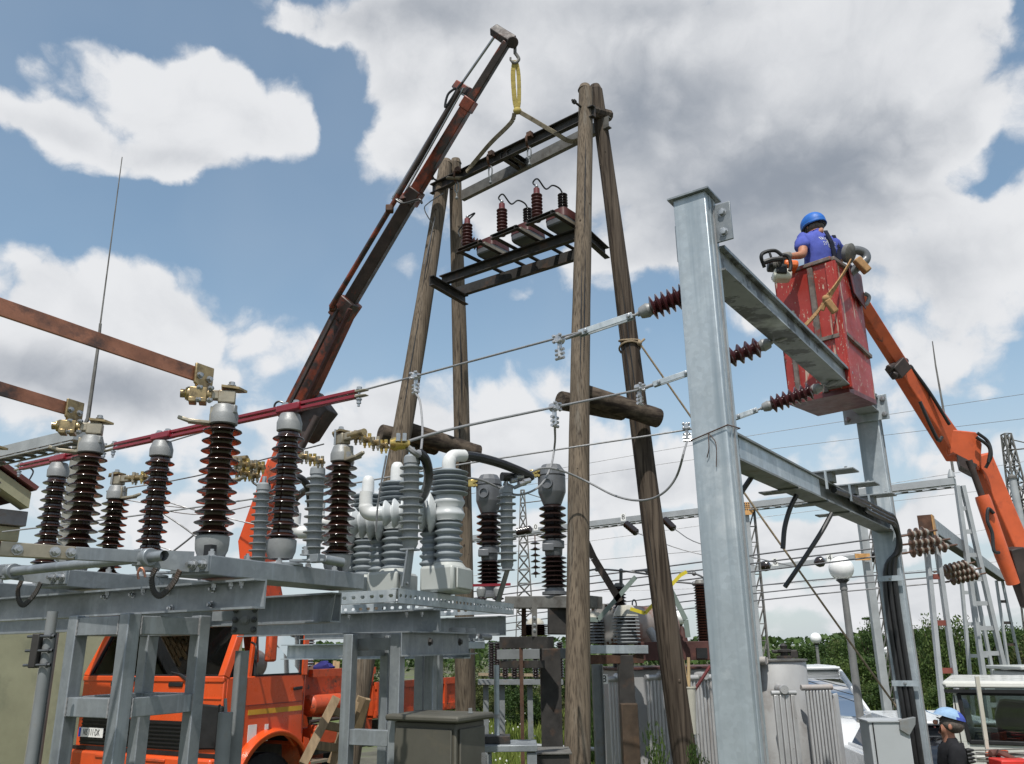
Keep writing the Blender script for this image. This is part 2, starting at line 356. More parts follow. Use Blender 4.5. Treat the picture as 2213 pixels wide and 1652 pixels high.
M['epoxy'] = material('grey_silicone_epoxy', (.215, .24, .26), .42, 0, .5, var=.05, vscale=6)
M['epoxy_lt'] = material('pale_grey_silicone', (.47, .49, .50), .4, 0, .5, var=.04, vscale=6)
M['white_ins'] = material('white_insulating_sleeve', (.60, .60, .59), .38, 0, .5, var=.04, vscale=8)
M['housing'] = material('pale_grey_housing', (.40, .415, .395), .4, 0, .5, var=.05, vscale=3, tint=(.31, .315, .29), tint_scale=4, tint_lo=.58, tint_hi=.8)
M['brass'] = material('tarnished_brass', (.34, .25, .13), .36, .75, var=.25, vscale=14, tint=(.12, .09, .06), tint_scale=18, tint_lo=.52, tint_hi=.68)
M['brass_pale'] = material('pale_tinned_bronze', (.34, .30, .23), .42, .5, var=.12, vscale=14, tint=(.26, .2, .13), tint_scale=16, tint_lo=.55, tint_hi=.7)
M['brass_br'] = material('bright_brass', (.50, .36, .12), .28, .85, var=.15, vscale=16)
M['copper'] = material('oxidised_copper', (.36, .15, .088), .42, .45, var=.22, vscale=7, tint=(.075, .055, .05), tint_scale=5, tint_lo=.50, tint_hi=.66, tscale=(1, 1, 1.5))
M['red_bl'] = material('red_painted_blade', (.20, .008, .018), .35, 0, .5, var=.12, vscale=8, coat=.15)
M['wood'] = material('weathered_pole_wood', (.150, .118, .087), .85, 0, .2, var=.22, vscale=10, tscale=(1, 1, .06), streak=((.045, .034, .026), (90, 90, 1.4), .46, .70), tint=(.165, .145, .12), tint_scale=9, tint_lo=.55, tint_hi=.7, bump=.5, bscale=45, fleck=((.045, .033, .027), (9, 9, 7), .64, .70))
M['wood_dk'] = material('dark_tarred_wood', (.09, .07, .054), .85, 0, .2, var=.3, vscale=10, tscale=(1, 1, .08), streak=((.035, .026, .02), (30, 30, 1.3), .46, .6), bump=.5, bscale=45)
M['log'] = material('tarred_log_wood', (.085, .066, .050), .85, 0, .2, var=.3, vscale=12, streak=((.03, .022, .018), (5, 5, 26), .46, .62), bump=.5, bscale=30)
M['darksteel'] = material('blackened_steel', (.038, .035, .033), .62, .2, .4, var=.25, vscale=7, tint=(.10, .058, .038), tint_scale=6, tint_lo=.55, tint_hi=.75, bump=.1)
M['greysteel'] = material('weathered_grey_steel', (.15, .145, .135), .6, .25, .4, var=.2, vscale=6, tint=(.07, .06, .052), tint_scale=5, tint_lo=.5, tint_hi=.7)
M['rust'] = material('rusty_steel', (.095, .05, .033), .75, .1, .3, var=.3, vscale=9, tint=(.07, .045, .035), tint_scale=6, tint_lo=.5, tint_hi=.65, bump=.15)
M['brownsteel'] = material('brown_weathered_steel', (.060, .042, .029), .7, .05, .3, var=.25, vscale=7, tint=(.10, .06, .035), tint_scale=6, tint_lo=.52, tint_hi=.7)
M['rustbrown'] = material('brown_painted_steel', (.075, .03, .026), .6, .05, .4, var=.25, vscale=6, tint=(.14, .06, .04), tint_scale=7, tint_lo=.58, tint_hi=.75)
M['orange'] = material('orange_truck_paint', (.62, .075, .014), .33, 0, .5, var=.06, vscale=2.5, tint=(.50, .075, .022), tint_scale=2.2, tint_lo=.52, tint_hi=.72, coat=.25, fleck=((.16, .05, .03), (16, 16, 16), .68, .72))
M['orange_worn'] = material('worn_orange_paint', (.52, .07, .018), .45, 0, .5, var=.14, vscale=5, tint=(.22, .06, .03), tint_scale=5, tint_lo=.52, tint_hi=.64, fleck=((.05, .035, .03), (12, 12, 12), .6, .66))
M['orange_boom'] = material('orange_lift_paint', (.55, .10, .033), .42, 0, .5, var=.1, vscale=4, tint=(.30, .065, .035), tint_scale=3.5, tint_lo=.56, tint_hi=.72, streak=((.10, .045, .035), (11, 11, 3), .66, .74))
M['boom_dk'] = material('greasy_dark_boom', (.040, .027, .024), .6, .0, .5, var=.3, vscale=6, tint=(.27, .055, .025), tint_scale=4, tint_lo=.60, tint_hi=.72)
M['boom_or'] = material('faded_orange_boom', (.20, .042, .020), .45, .1, .5, var=.25, vscale=5, tint=(.035, .024, .022), tint_scale=3.5, tint_lo=.44, tint_hi=.56)
M['chrome'] = material('hydraulic_rod', (.3, .3, .31), .22, .9, var=.1)
M['redbasket'] = material('scratched_red_paint', (.33, .034, .025), .42, 0, .5, var=.14, vscale=3, tint=(.25, .018, .014), tint_scale=4, tint_lo=.5, tint_hi=.68, fleck=((.46, .35, .27), (34, 34, 13), .60, .625), streak=((.42, .32, .25), (14, 14, 1.6), .62, .66))
M['maroon'] = material('dark_red_paint', (.12, .022, .022), .4, 0, .5, var=.2, vscale=5)
M['trim'] = material('worn_grey_rim', (.15, .125, .11), .6, .2, var=.3, vscale=12, tint=(.2, .035, .028), tint_scale=8, tint_lo=.55, tint_hi=.65)
M['strap'] = material('tan_webbing', (.33, .19, .09), .85, 0, .2, var=.15, vscale=20)
M['sling'] = material('yellow_webbing', (.42, .33, .10), .85, 0, .2, var=.15, vscale=14, tint=(.26, .21, .1), tint_scale=7, tint_lo=.55, tint_hi=.7)
M['sling_dk'] = material('soiled_webbing', (.19, .16, .115), .9, 0, .2, var=.25, vscale=14)
M['rope'] = material('beige_rope', (.28, .22, .15), .9, 0, .2, var=.2, vscale=30)
M['cable'] = material('black_cable_sheath', (.018, .018, .019), .38, 0, .5, var=.2, vscale=8)
M['alu'] = material('aluminium_conductor', (.24, .24, .245), .6, .2, var=.1, vscale=30)
M['alu_br'] = material('bright_aluminium', (.48, .48, .49), .3, .7, var=.1, vscale=20)
M['wire'] = material('dull_wire', (.16, .16, .165), .5, .4, var=.1)
M['ctgrey'] = material('grey_cast_head', (.13, .135, .145), .42, .2, var=.12, vscale=5, tint=(.12, .122, .13), tint_scale=4, tint_lo=.52, tint_hi=.7)
M['concrete'] = material('concrete', (.24, .235, .21), .9, 0, .2, var=.15, vscale=3, bump=.2, bscale=60)
M['render'] = material('pale_yellow_render', (.35, .345, .23), .92, 0, .2, var=.07, vscale=2, tint=(.235, .24, .165), tint_scale=1.6, tint_lo=.5, tint_hi=.7, bump=.25, bscale=90)
M['brick'] = material('buff_brick', (.34, .24, .125), .9, 0, .2, var=.2, vscale=7, bump=.2)
M['mortar'] = material('mortar', (.22, .2, .17), .95, 0, .1)
M['roofrust'] = material('maroon_roof_edge', (.13, .05, .045), .7, 0, .3, var=.2)
M['glassdk'] = material('dark_window_glass', (.012, .014, .018), .03, 0, .6, var=0, coat=.3, rvar=.01)
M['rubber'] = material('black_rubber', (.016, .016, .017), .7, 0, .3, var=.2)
M['blackpl'] = material('black_plastic', (.014, .014, .015), .5, 0, .4, var=.2)
M['whitepaint'] = material('white_car_paint', (.62, .63, .64), .25, 0, .5, var=.02, vscale=2, coat=.5)
M['cream'] = material('cream_van_paint', (.56, .56, .525), .33, 0, .5, var=.04, vscale=3, tint=(.46, .455, .41), tint_scale=3, tint_lo=.55, tint_hi=.75, coat=.3)
M['boxgrey'] = material('pale_cabinet_paint', (.36, .375, .39), .5, 0, .4, var=.04, vscale=2)
M['olive'] = material('dark_olive_cabinet', (.080, .076, .062), .55, .05, .4, var=.14, vscale=3, tint=(.12, .105, .075), tint_scale=4, tint_lo=.55, tint_hi=.75)
M['trafo'] = material('grey_transformer_paint', (.35, .35, .35), .45, .1, .4, var=.07, vscale=3, tint=(.21, .19, .175), tint_scale=2.5, tint_lo=.55, tint_hi=.75, streak=((.22, .17, .13), (9, 9, 1), .68, .80))
M['fin'] = material('aluminium_painted_radiator', (.42, .42, .42), .38, .3, .5, var=.08, vscale=4, streak=((.27, .24, .22), (7, 7, .8), .58, .72))
M['tank'] = material('peeling_conservator_paint', (.27, .23, .21), .55, .05, .4, var=.1, vscale=4, tint=(.22, .10, .07), tint_scale=2.6, tint_lo=.47, tint_hi=.6)
M['tankend'] = material('grey_pink_tank_end', (.33, .31, .295), .6, 0, .4, var=.08, vscale=4, tint=(.3, .22, .19), tint_scale=4, tint_lo=.52, tint_hi=.7)
M['globe'] = material('white_lamp_globe', (.80, .80, .79), .4, 0, .4, var=.02, sub=1.0); M['globe'].node_tree.nodes['Principled BSDF'].inputs['Subsurface Radius'].default_value = (.25, .25, .25)
M['lampgrey'] = material('grey_lamp_post', (.18, .18, .175), .6, .2, var=.12, vscale=4)
M['lattice'] = material('pale_galvanized_lattice', (.33, .345, .355), .55, .15, var=.1, vscale=3)
M['orangeplate'] = material('orange_gusset_plate', (.50, .27, .10), .6, 0, .4, var=.2, vscale=9)
M['redrung'] = material('red_primer_rung', (.20, .06, .045), .7, 0, .3, var=.2)
M['discw'] = material('pale_glass_disc', (.26, .245, .215), .2, 0, .6, var=.1)
M['discb'] = material('brown_cap', (.11, .06, .04), .35, .1, var=.2)
M['yellow'] = material('yellow_painted_bus', (.55, .45, .03), .4, 0, .5, var=.08)
M['greenbus'] = material('grey_green_bus', (.17, .21, .19), .5, 0, .4, var=.1)
M['brownbus'] = material('dark_brown_bus', (.055, .04, .032), .55, 0, .4, var=.2)
M['radins'] = material('pale_cream_bushing_cap', (.45, .43, .37), .4, 0, .5, var=.08)
M['cone'] = material('new_timber', (.46, .34, .19), .7, 0, .3, var=.15, vscale=12, tscale=(1, 1, .2))
M['ladder'] = material('weathered_ladder_wood', (.25, .18, .11), .8, 0, .2, var=.2, vscale=14, tscale=(1, 1, .2), streak=((.2, .14, .09), (28, 28, 2), .52, .68))
M['skin'] = material('tanned_skin', (.36, .16, .095), .55, 0, .4, var=.10, vscale=14, sub=.12)
M['skin2'] = material('sunburnt_skin', (.40, .19, .13), .5, 0, .4, var=.10, vscale=14, sub=.12)
M['hair'] = material('grey_hair', (.10, .085, .075), .7, 0, .3, var=.3, vscale=60)
M['tee'] = material('violet_blue_cotton', (.075, .095, .36), .9, 0, .2, var=.12, vscale=9, bump=.3, bscale=18)
M['navy'] = material('dark_navy_overalls', (.020, .023, .042), .9, 0, .2, var=.2, vscale=9)
M['blacktee'] = material('black_cotton', (.018, .018, .021), .92, 0, .2, var=.2, vscale=9, bump=.3, bscale=18)
M['helmet'] = material('glossy_blue_helmet', (.018, .12, .44), .5, 0, .4, var=.10, vscale=20)
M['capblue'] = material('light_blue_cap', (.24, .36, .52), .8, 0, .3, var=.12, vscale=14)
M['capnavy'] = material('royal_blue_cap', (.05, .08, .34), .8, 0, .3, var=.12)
M['glove'] = material('grey_work_glove', (.16, .15, .135), .85, 0, .3, var=.2, vscale=30)
M['sawor'] = material('saw_orange', (.66, .14, .03), .4, 0, .5)
M['sawwh'] = material('saw_cream', (.68, .66, .58), .4, 0, .5)
M['print'] = material('white_print', (.75, .76, .80), .8, 0, .3, var=.06)
M['platewh'] = material('white_number_plate', (.74, .74, .72), .4, 0, .4, var=.04)
M['plateblue'] = material('blue_plate_band', (.02, .05, .32), .4, 0, .4)
M['ink'] = material('black_print', (.012, .012, .014), .5, 0, .3)
M['stripe'] = material('faded_yellow_stripe', (.52, .28, .03), .5, 0, .4)
M['grill'] = material('grille_black', (.010, .010, .011), .45, 0, .4, var=.1)
M['redpl'] = material('red_plastic', (.55, .03, .02), .4, 0, .5)
M['brownrubber'] = material('dark_brown_bag', (.10, .04, .03), .6, 0, .4, var=.3, vscale=14)
M['beigecloth'] = material('beige_cloth', (.5, .43, .32), .9, 0, .2)
M['bluecloth'] = material('dark_blue_cloth', (.03, .03, .14), .9, 0, .2)
def glass_mat():
    mt = bpy.data.materials.new('tinted_glass'); mt.use_nodes = True; n = mt.node_tree; n.nodes.clear()
    o = n.nodes.new('ShaderNodeOutputMaterial'); mx = n.nodes.new('ShaderNodeMixShader'); t = n.nodes.new('ShaderNodeBsdfTransparent'); g = n.nodes.new('ShaderNodeBsdfGlossy'); fr = n.nodes.new('ShaderNodeFresnel')
    t.inputs[0].default_value = (.74, .79, .78, 1); g.inputs['Roughness'].default_value = .02; fr.inputs[0].default_value = 1.75
    n.links.new(fr.outputs[0], mx.inputs[0]); n.links.new(t.outputs[0], mx.inputs[1]); n.links.new(g.outputs[0], mx.inputs[2]); n.links.new(mx.outputs[0], o.inputs[0]); return mt
M['glass'] = glass_mat()
def leaf_mat(name, a, b_, c):
    mt = bpy.data.materials.new(name); mt.use_nodes = True; n = mt.node_tree; n.nodes.clear(); Lk = n.links.new
    o = n.nodes.new('ShaderNodeOutputMaterial'); mx = n.nodes.new('ShaderNodeMixShader'); d = n.nodes.new('ShaderNodeBsdfPrincipled'); tr = n.nodes.new('ShaderNodeBsdfTranslucent')
    d.inputs['Roughness'].default_value = .6; d.inputs['Specular IOR Level'].default_value = .25
    g = n.nodes.new('ShaderNodeNewGeometry'); tcx = n.nodes.new('ShaderNodeTexCoord'); nz = n.nodes.new('ShaderNodeTexNoise'); nz.inputs['Scale'].default_value = .9; nz.inputs['Detail'].default_value = 3
    Lk(tcx.outputs['Object'], nz.inputs['Vector'])
    ad = n.nodes.new('ShaderNodeMath'); ad.operation = 'MULTIPLY_ADD'; Lk(g.outputs['Random Per Island'], ad.inputs[0]); ad.inputs[1].default_value = .55
    Lk(nz.outputs['Fac'], ad.inputs[2])
    cr = n.nodes.new('ShaderNodeValToRGB'); e = cr.color_ramp.elements; e[0].position = .3; e[0].color = (*a, 1); e[1].position = 1.1 if False else 1.0; e[1].color = (*c, 1); k = e.new(.65); k.color = (*b_, 1)
    Lk(ad.outputs[0], cr.inputs[0]); Lk(cr.outputs[0], d.inputs['Base Color']); Lk(cr.outputs[0], tr.inputs[0])
    mx.inputs[0].default_value = .25; Lk(d.outputs[0], mx.inputs[1]); Lk(tr.outputs[0], mx.inputs[2]); Lk(mx.outputs[0], o.inputs[0]); return mt
M['leaf_a'] = leaf_mat('dark_leaf', (.016, .032, .009), (.032, .062, .014), (.062, .105, .024))
M['leaf_b'] = leaf_mat('mid_green_leaf', (.026, .05, .012), (.05, .088, .02), (.10, .14, .035))
M['leaf_c'] = leaf_mat('olive_leaf', (.032, .042, .013), (.06, .075, .022), (.115, .125, .042))
M['grassm'] = leaf_mat('meadow_grass', (.07, .11, .018), (.12, .17, .028), (.19, .22, .05))
M['bark'] = material('bark', (.09, .07, .055), .9, 0, .2, var=.3, vscale=8, tscale=(1, 1, .2))
M['flower'] = material('white_flower', (.7, .7, .66), .8)
M['dirt'] = material('gravel_ground', (.105, .10, .078), .95, 0, .2, var=.25, vscale=1.2, tint=(.10, .13, .04), tint_scale=.35, tint_lo=.45, tint_hi=.6, bump=.4, bscale=20)

def lettering(txt, size, ink, bold=0.0, name='lettering', xs=1.0):
    cu = bpy.data.curves.new(name, 'FONT'); cu.body = txt; cu.align_x = 'CENTER'; cu.align_y = 'CENTER'; cu.size = size; cu.extrude = .0006; cu.resolution_u = 3; cu.offset = bold
    tmp = bpy.data.objects.new(name, cu); COL.objects.link(tmp); dg = bpy.context.evaluated_depsgraph_get(); me = bpy.data.meshes.new_from_object(tmp.evaluated_get(dg)); bpy.data.objects.remove(tmp)
    for v_ in me.vertices: v_.co.x *= xs
    me.materials.clear(); me.materials.append(M[ink]); o = bpy.data.objects.new(name, me); COL.objects.link(o); return o
# ------------------------------------------------------------------ ground and buildings
g = MB()
NG = 40
for i in range(NG+1):
    for j in range(NG+1):
        x = -600+1200*i/NG; y = -60+1000*j/NG; g.v.append((x, y, 0.0))
for i in range(NG):
    for j in range(NG):
        a = i*(NG+1)+j; g.f.append((a, a+NG+1, a+NG+2, a+1))
o = mkobj('ground', g, M['dirt'], smooth=0); o['kind'] = 'structure'; o['label'] = 'gravelly yard ground with patches of grass'
# meadow behind the yard
rnd = random.Random(3)
gm = MB()
for k in range(26000):
    y = 14+(rnd.random()**1.6)*32; x = (-.10+rnd.random()*.26)*y if y < 25 or rnd.random() < .45 else (.14+rnd.random()*.5)*y
    h = .22+.33*rnd.random(); a = rnd.random()*PI; w = .012+.012*rnd.random()*(1+y/25); dx, dy = math.cos(a)*w, math.sin(a)*w
    lx, ly = rnd.gauss(0, .1), rnd.gauss(0, .1)
    gm.add([(x-dx, y-dy, 0), (x+dx, y+dy, 0), (x+lx*.5+dx*.6, y+ly*.5+dy*.6, h*.6), (x+lx, y+ly, h)], [(0, 1, 2), (0, 2, 3)])
single('meadow_grass', gm, M['grassm'], 'tall bright green meadow grass behind the switchyard steelwork', None, loc=(0, 0, 0), kind='stuff')
fw = MB()
for k in range(420):
    y = 14+rnd.random()*22; x = -1+rnd.random()*(4+y*.15); z = .25+.25*rnd.random()
    fw.ball((x, y, z), .022, 5, 3)
single('meadow_flowers', fw, M['flower'], 'tiny white flowers dotted over the meadow grass', None, loc=(0, 0, 0), kind='stuff')
# building at the left edge
bx = at(50, 1110, 13.0); B0 = V((bx.x, bx.y, 0))              # far top corner of the building; its face runs back towards the camera along AV
b = Thing('building', 'pale yellow rendered building with buff brick gable at the left edge', 'building', B0)
def wallbox(p, u0, u1, v0, v1, z0, z1): return MB().box(p+AU*((u0+u1)/2)+AV*((v0+v1)/2)+AZ*((z0+z1)/2), u1-u0, v1-v0, z1-z0, (AU, AV, AZ))
zt = at(64, 1106, 13.0).z; zm = at(64, 1138, 13.0).z; zlow = at(64, 1172, 13.0).z
b.part('wall', wallbox(B0, .5, 9, -9, -.3, 0, zlow), M['render'])
b.part('cornice', wallbox(B0, 0, 9, -9, 0, zlow, zm-.01), M['render'], bev=.02)
b.part('roof_slab_edge', wallbox(B0, -.06, 9, -9, .05, zm, zt), M['galv_old'], bev=.01)
gb = B0+AU*.06-AV*.35; ze = at(40, 1062, 12.6).z; zo = zt+.004; sl_ = .56
gw = b.part('gable_wall', MB().prism([gb+AZ*zo, gb-AV*6+AZ*zo, gb-AV*6+AZ*(ze+3*sl_), gb-AV*3+AZ*(ze+3*sl_), gb+AZ*ze], AU*5), M['mortar'])
me = None
for r in range(12):
    z = zo+.005+r*.085
    for c in range(7):
        v0_ = .012+c*.25+(.125 if r % 2 else 0)
        if z > ze+v0_*sl_-.05: continue
        p = gb-AV*(v0_+.115)-AU*.012+AZ*(z+.036)
        if me is None:
            bo = b.part('brick', MB().box(b.loc, .03, .232, .068, (AU, AV, AZ)), M['brick'], parent=gw, smooth=0); me = bo.data
        else:
            bo = bpy.data.objects.new('brick', me); COL.objects.link(bo); bo.parent = gw
        bo.location = p-b.loc
b.part('fascia', MB().prism([gb+AV*.32+AZ*(ze-.22), gb-AV*4+AZ*(ze-.22+4.32*sl_), gb-AV*4+AZ*(ze+.02+4.32*sl_), gb+AV*.32+AZ*(ze+.02)], -AU*.3), M['render'])
b.part('roof', MB().prism([gb+AV*.42+AZ*(ze-.03), gb-AV*4+AZ*(ze-.03+4.42*sl_), gb-AV*4+AZ*(ze+.06+4.42*sl_), gb+AV*.42+AZ*(ze+.06)], AU*5.2).box(gb-AU*.18-AV*1.8+AZ*(ze+2.22*sl_+.06), .36, 5.0, .07, (AU, (AV-AZ*sl_).normalized(), (AZ+AV*sl_).normalized())), M['roofrust'])
for k in range(3):
    b.part('eave_insulator', MB().tube([gb+AV*(.30-.2*k)-AU*.2+AZ*(ze+.1), gb+AV*(.30-.2*k)-AU*.2+AZ*(ze+.22)], [.05, .03], 10).tube(bez([gb+AV*(.30-.2*k)-AU*.2+AZ*(ze+.22), gb+AV*(.34-.2*k)-AU*.2+AZ*(ze+.36), gb+AV*(.28-.2*k)-AU*.2+AZ*(ze+.42)]), .012, 6), M['porc_blk'])
# wall running on behind the truck
W0 = B0+AU*.0-AV*6
single('boundary_wall', wallbox(W0, .0, .3, 0, 10.2, 0, 2.95), M['render'], 'pale yellow rendered wall running behind the orange truck', 'wall', loc=W0)
# ------------------------------------------------------------------ wooden H-frame gantry
hf = Thing('wooden_gantry', 'tall weathered wooden H-frame of two leaning pole pairs with steel crossbeams', 'pole gantry', (.5, 9, 0))
def polegeo(top, low, rt, rl, n=20, seed=1):
    top, low = V(top), V(low); d = low-top; k = (top.z+.0)/(top.z-low.z); foot = top+d*k; rf = rt+(rl-rt)*k
    pts = []; rs = []; r0 = random.Random(seed)
    for i in range(25):
        t = i/24; p = foot.lerp(top, t); w = .012*math.sin(t*7+seed)
        pts.append(p+V((w, 0, 0))); rs.append((rf+(rt-rf)*t)*(1+r0.uniform(-.018, .018)))
    mb = MB(); mb.tube(pts, rs, n)
    # bevelled tip
    tip = top+(top-low).normalized()*.07
    mb.tube([top, tip], [rt, rt*.72], n)
    # knots
    return mb
R1t, R1b = at(1264, 196, 8.8), at(1245, 1640, 8.0)
R2t, R2b = at(1287, 196, 8.97), at(1481, 1640, 9.35)
L1t, L1b = at(964, 356, 10.45), at(782, 1452, 9.75)
L2t, L2b = at(985, 354, 10.6), at(1007, 1486, 11.2)
def pole(t, l, rt, rl, seed, mat='wood'):
    o = hf.part('pole', polegeo(t, l, rt, rl, seed=seed), M[mat]); return o
for t, l, rt, rl, seed, mat in ((R1t, R1b, .088, .118, 1, 'wood'), (R2t, R2b, .082, .135, 2, 'wood_dk'), (L1t, L1b, .092, .138, 3, 'wood'), (L2t, L2b, .085, .128, 4, 'wood')):
    po = pole(t, l, rt, rl, seed, mat)
    d = (t-l).normalized()
    crk = MB(); vis = (CAM-l); vis.z = 0; vis.normalize(); sidev = vis.cross(d).normalized()
    rr = random.Random(seed+9)
    for q in range(3):                                        # drying cracks along the grain
        z0 = rr.uniform(.1, .75); L0 = rr.uniform(1.0, 2.2); off = rr.uniform(-.6, .6)
        pts = []
        for i in range(12):
            k = i/11; p = l.lerp(t, min(1, z0+k*L0/(t-l).length)); rad = rl+(rt-rl)*min(1, z0+k*L0/(t-l).length)
            oo = off+rr.uniform(-.02, .02); pts.append(p+vis*(rad*math.cos(oo)*1.004)+sidev*(rad*math.sin(oo)*1.004))
        crk.tube(pts, [.001+.0075*math.sin(PI*i/11) for i in range(12)], 6)
    hf.part('drying_crack', crk, M['blackpl'], parent=po)
    for q in range(7):
        k = rr.uniform(.02, .9); off = rr.uniform(-1.1, 1.1); p = l.lerp(t, k); rad = rl+(rt-rl)*k
        hf.part('knot', MB().ball(p+vis*(rad*math.cos(off))+sidev*(rad*math.sin(off)), rr.uniform(.008, .016), 8, 6, (1, .5, 1.3)), M['wood_dk'], parent=po)
# a few branch stubs / step bolts on the poles
def on_pole(t, l, y):                                          # axis point at a measured image height
    lo_, hi_ = 0.0, 1.25
    def prow(p): v = p-CAM; return HP/2-v.dot(CU)*FP/v.dot(CF)
    for _ in range(40):
        mid = (lo_+hi_)/2
        if prow(t+(l-t)*mid) < y: lo_ = mid
        else: hi_ = mid
    return t+(l-t)*lo_
zb = at(1285, 243, 8.68).z
def beam_at(xa, ya, xb, yb, z, w=.065, h=.15, sd_=1, name='crossbeam', mat='darksteel', ext=0):
    a, b_ = atz(xa, ya, z), atz(xb, yb, z); d = (b_-a).normalized()
    return hf.part(name, MB().extr(chan(w, h, .011, sd_), a-d*ext, b_+d*ext), M[mat], smooth=0), a, b_
bf, fa, fb = beam_at(932, 410, 1284, 240, zb, sd_=1)
br, ra, rb = beam_at(1000, 424, 1318, 264, zb, sd_=-1, mat='greysteel')
dB = (fb-fa).normalized()
# spreader between beams
for xo in (1098, 1112):
    a = fa+dB*((xo-932)/(1284-932)*(fb-fa).length); pr = ra+dB*(a-ra).dot(dB)
    hf.part('spreader', MB().extr(chan(.06, .09, .008, 1), a, pr), M['darksteel'], smooth=0)
def ubolt(p, r, th=.012):                                      # through bolts at pole tops
    pass
for po_t, po_l, y in ((R1t, R1b, 238), (L1t, L1b, 398)):
    p = on_pole(po_t, po_l, y); nv = V((-dB.y, dB.x, 0)); nv = -nv if nv.y > 0 else nv
    hf.part('through_bolt', MB().tube([p+nv*.26, p-nv*.5], .014, 8), M['darksteel'])
    hf.part('bolt_nut', MB().lathe(p+nv*.20, p+nv, [(0, .03), (.03, .03)], 6), M['darksteel'])
# wooden packing block between beam and poles at the right
hf.part('packing_block', MB().tube([on_pole(R1t, R1b, 240)+V((.02, -.02, 0)), on_pole(R2t, R2b, 246)+V((.13, .05, 0))], .075, 10), M['wood_dk'])
# hanging hooks with shackles
hookme = {}
for i, x in enumerate((1001, 1078, 1161)):
    a = fa+dB*((x-932)/(1284-932)*(fb-fa).length*1.0); nv = V((dB.y, -dB.x, 0)); nv = -nv if nv.y > 0 else nv
    p = a+nv*.05
    hk = MB(); hk.bar(p+AZ*.06-dB*.02, p+AZ*.06+dB*.05, .06, .07); hk.tube(bez([p+AZ*.05, p+nv*.05+AZ*.02, p+nv*.05-AZ*.06, p-AZ*.08-dB*.03, p-AZ*.13]), .016, 8)
    ho = hf.part('hook', hk, M['rust'])
    sh = MB(); c = p-AZ*.20
    ring = [c+dB*(.03*math.cos(g_))+AZ*(.08*math.sin(g_)) for g_ in [2*PI*k/16 for k in range(17)]]
    sh.tube(ring, .0095, 8, caps=False); sh.tube([c-AZ*.08, c-AZ*.15], .008, 8); sh.ball(c-AZ*.16, .022, 10, 6)
    hf.part('shackle', sh, M['galv_old'], parent=ho)
# lower platform
zp = at(1245, 507, 8.62).z
pf, pa, pb = beam_at(952, 608, 1250, 506, zp, sd_=1, h=.13)
pr_, qa, qb = beam_at(985, 634, 1268, 544, zp, sd_=-1, h=.13)
cl1, _, _ = beam_at(932, 606, 1008, 650, zp-.14, sd_=1, h=.13, name='cross_channel')
cl2, _, _ = beam_at(1268, 508, 1312, 548, zp-.0, sd_=1, h=.14, name='cross_channel')
# logs between legs
def logg(pts, r, seed):
    p0, p1 = V(pts[0]), V(pts[1]); rr = random.Random(seed)
    prof = [(0, r*.93), (.015, r)]+[(p_*(p1-p0).length/10, r*(1+rr.uniform(-.03, .03))) for p_ in range(1, 10)]+[((p1-p0).length-.015, r), ((p1-p0).length, r*.93)]
    return MB().lathe(p0, p1, prof, 18)
a = at(1210, 866, 8.62); b_ = atz(1424, 903, a.z-.02)
hf.part('brace_log', logg((a, a.lerp(b_, .62)), .105, 4), M['log'])
a2 = on_pole(R1t, R1b, 852)+V((.02, .24, .07)); a2 = at(1262, 852, 8.62)
hf.part('brace_log', logg((a2, at(1424, 905, 8.95)), .108, 5), M['log'])
a = at(822, 936, 10.35); b_ = at(1020, 985, 11.1)
hf.part('brace_log', logg((a, a.lerp(b_, .6)), .115, 6), M['log'])
hf.part('brace_log', logg((at(868, 928, 10.3), at(1034, 982, 10.75)), .12, 7), M['log'])
# rope and thin wires tied round the poles
def wrap(pc, r, dz, n=20):
    return [pc+V((math.cos(t)*r, math.sin(t)*r, dz*math.sin(t*1.0))) for t in [2*PI*k/n for k in range(n+1)]]
pc = on_pole(R2t, R2b, 742)
rp = MB(); rp.tube(wrap(pc+AZ*.03, .118, .03), .012, 7, caps=False); rp.tube(wrap(pc-AZ*.06, .120, -.04), .012, 7, caps=False)
kx = at(1382, 742, 8.95); rp.tube(bez([pc+V((.1, -.08, 0)), kx, at(1393, 733, 8.95)]), .014, 7); rp.ball(kx, .03, 10, 6)
ropeend = at(1957, 1556, 9.6)
rp.tube(catenary(kx, ropeend, .02, 12), .0115, 7)
single('rope', rp, M['rope'], 'beige rope knotted round the wooden pole and stretched down to the right', 'rope', loc=kx)
wr = MB(); wr.tube(bez([at(958, 418, 10.2), at(925, 440, 10.15), at(918, 455, 10.1), at(938, 490, 10.2)]), .0075, 6); wr.tube(bez([at(940, 470, 10.2), at(925, 540, 10.1), at(916, 572, 10.05)]), .006, 6)
hf.part('earth_wire', wr, M['wire'])
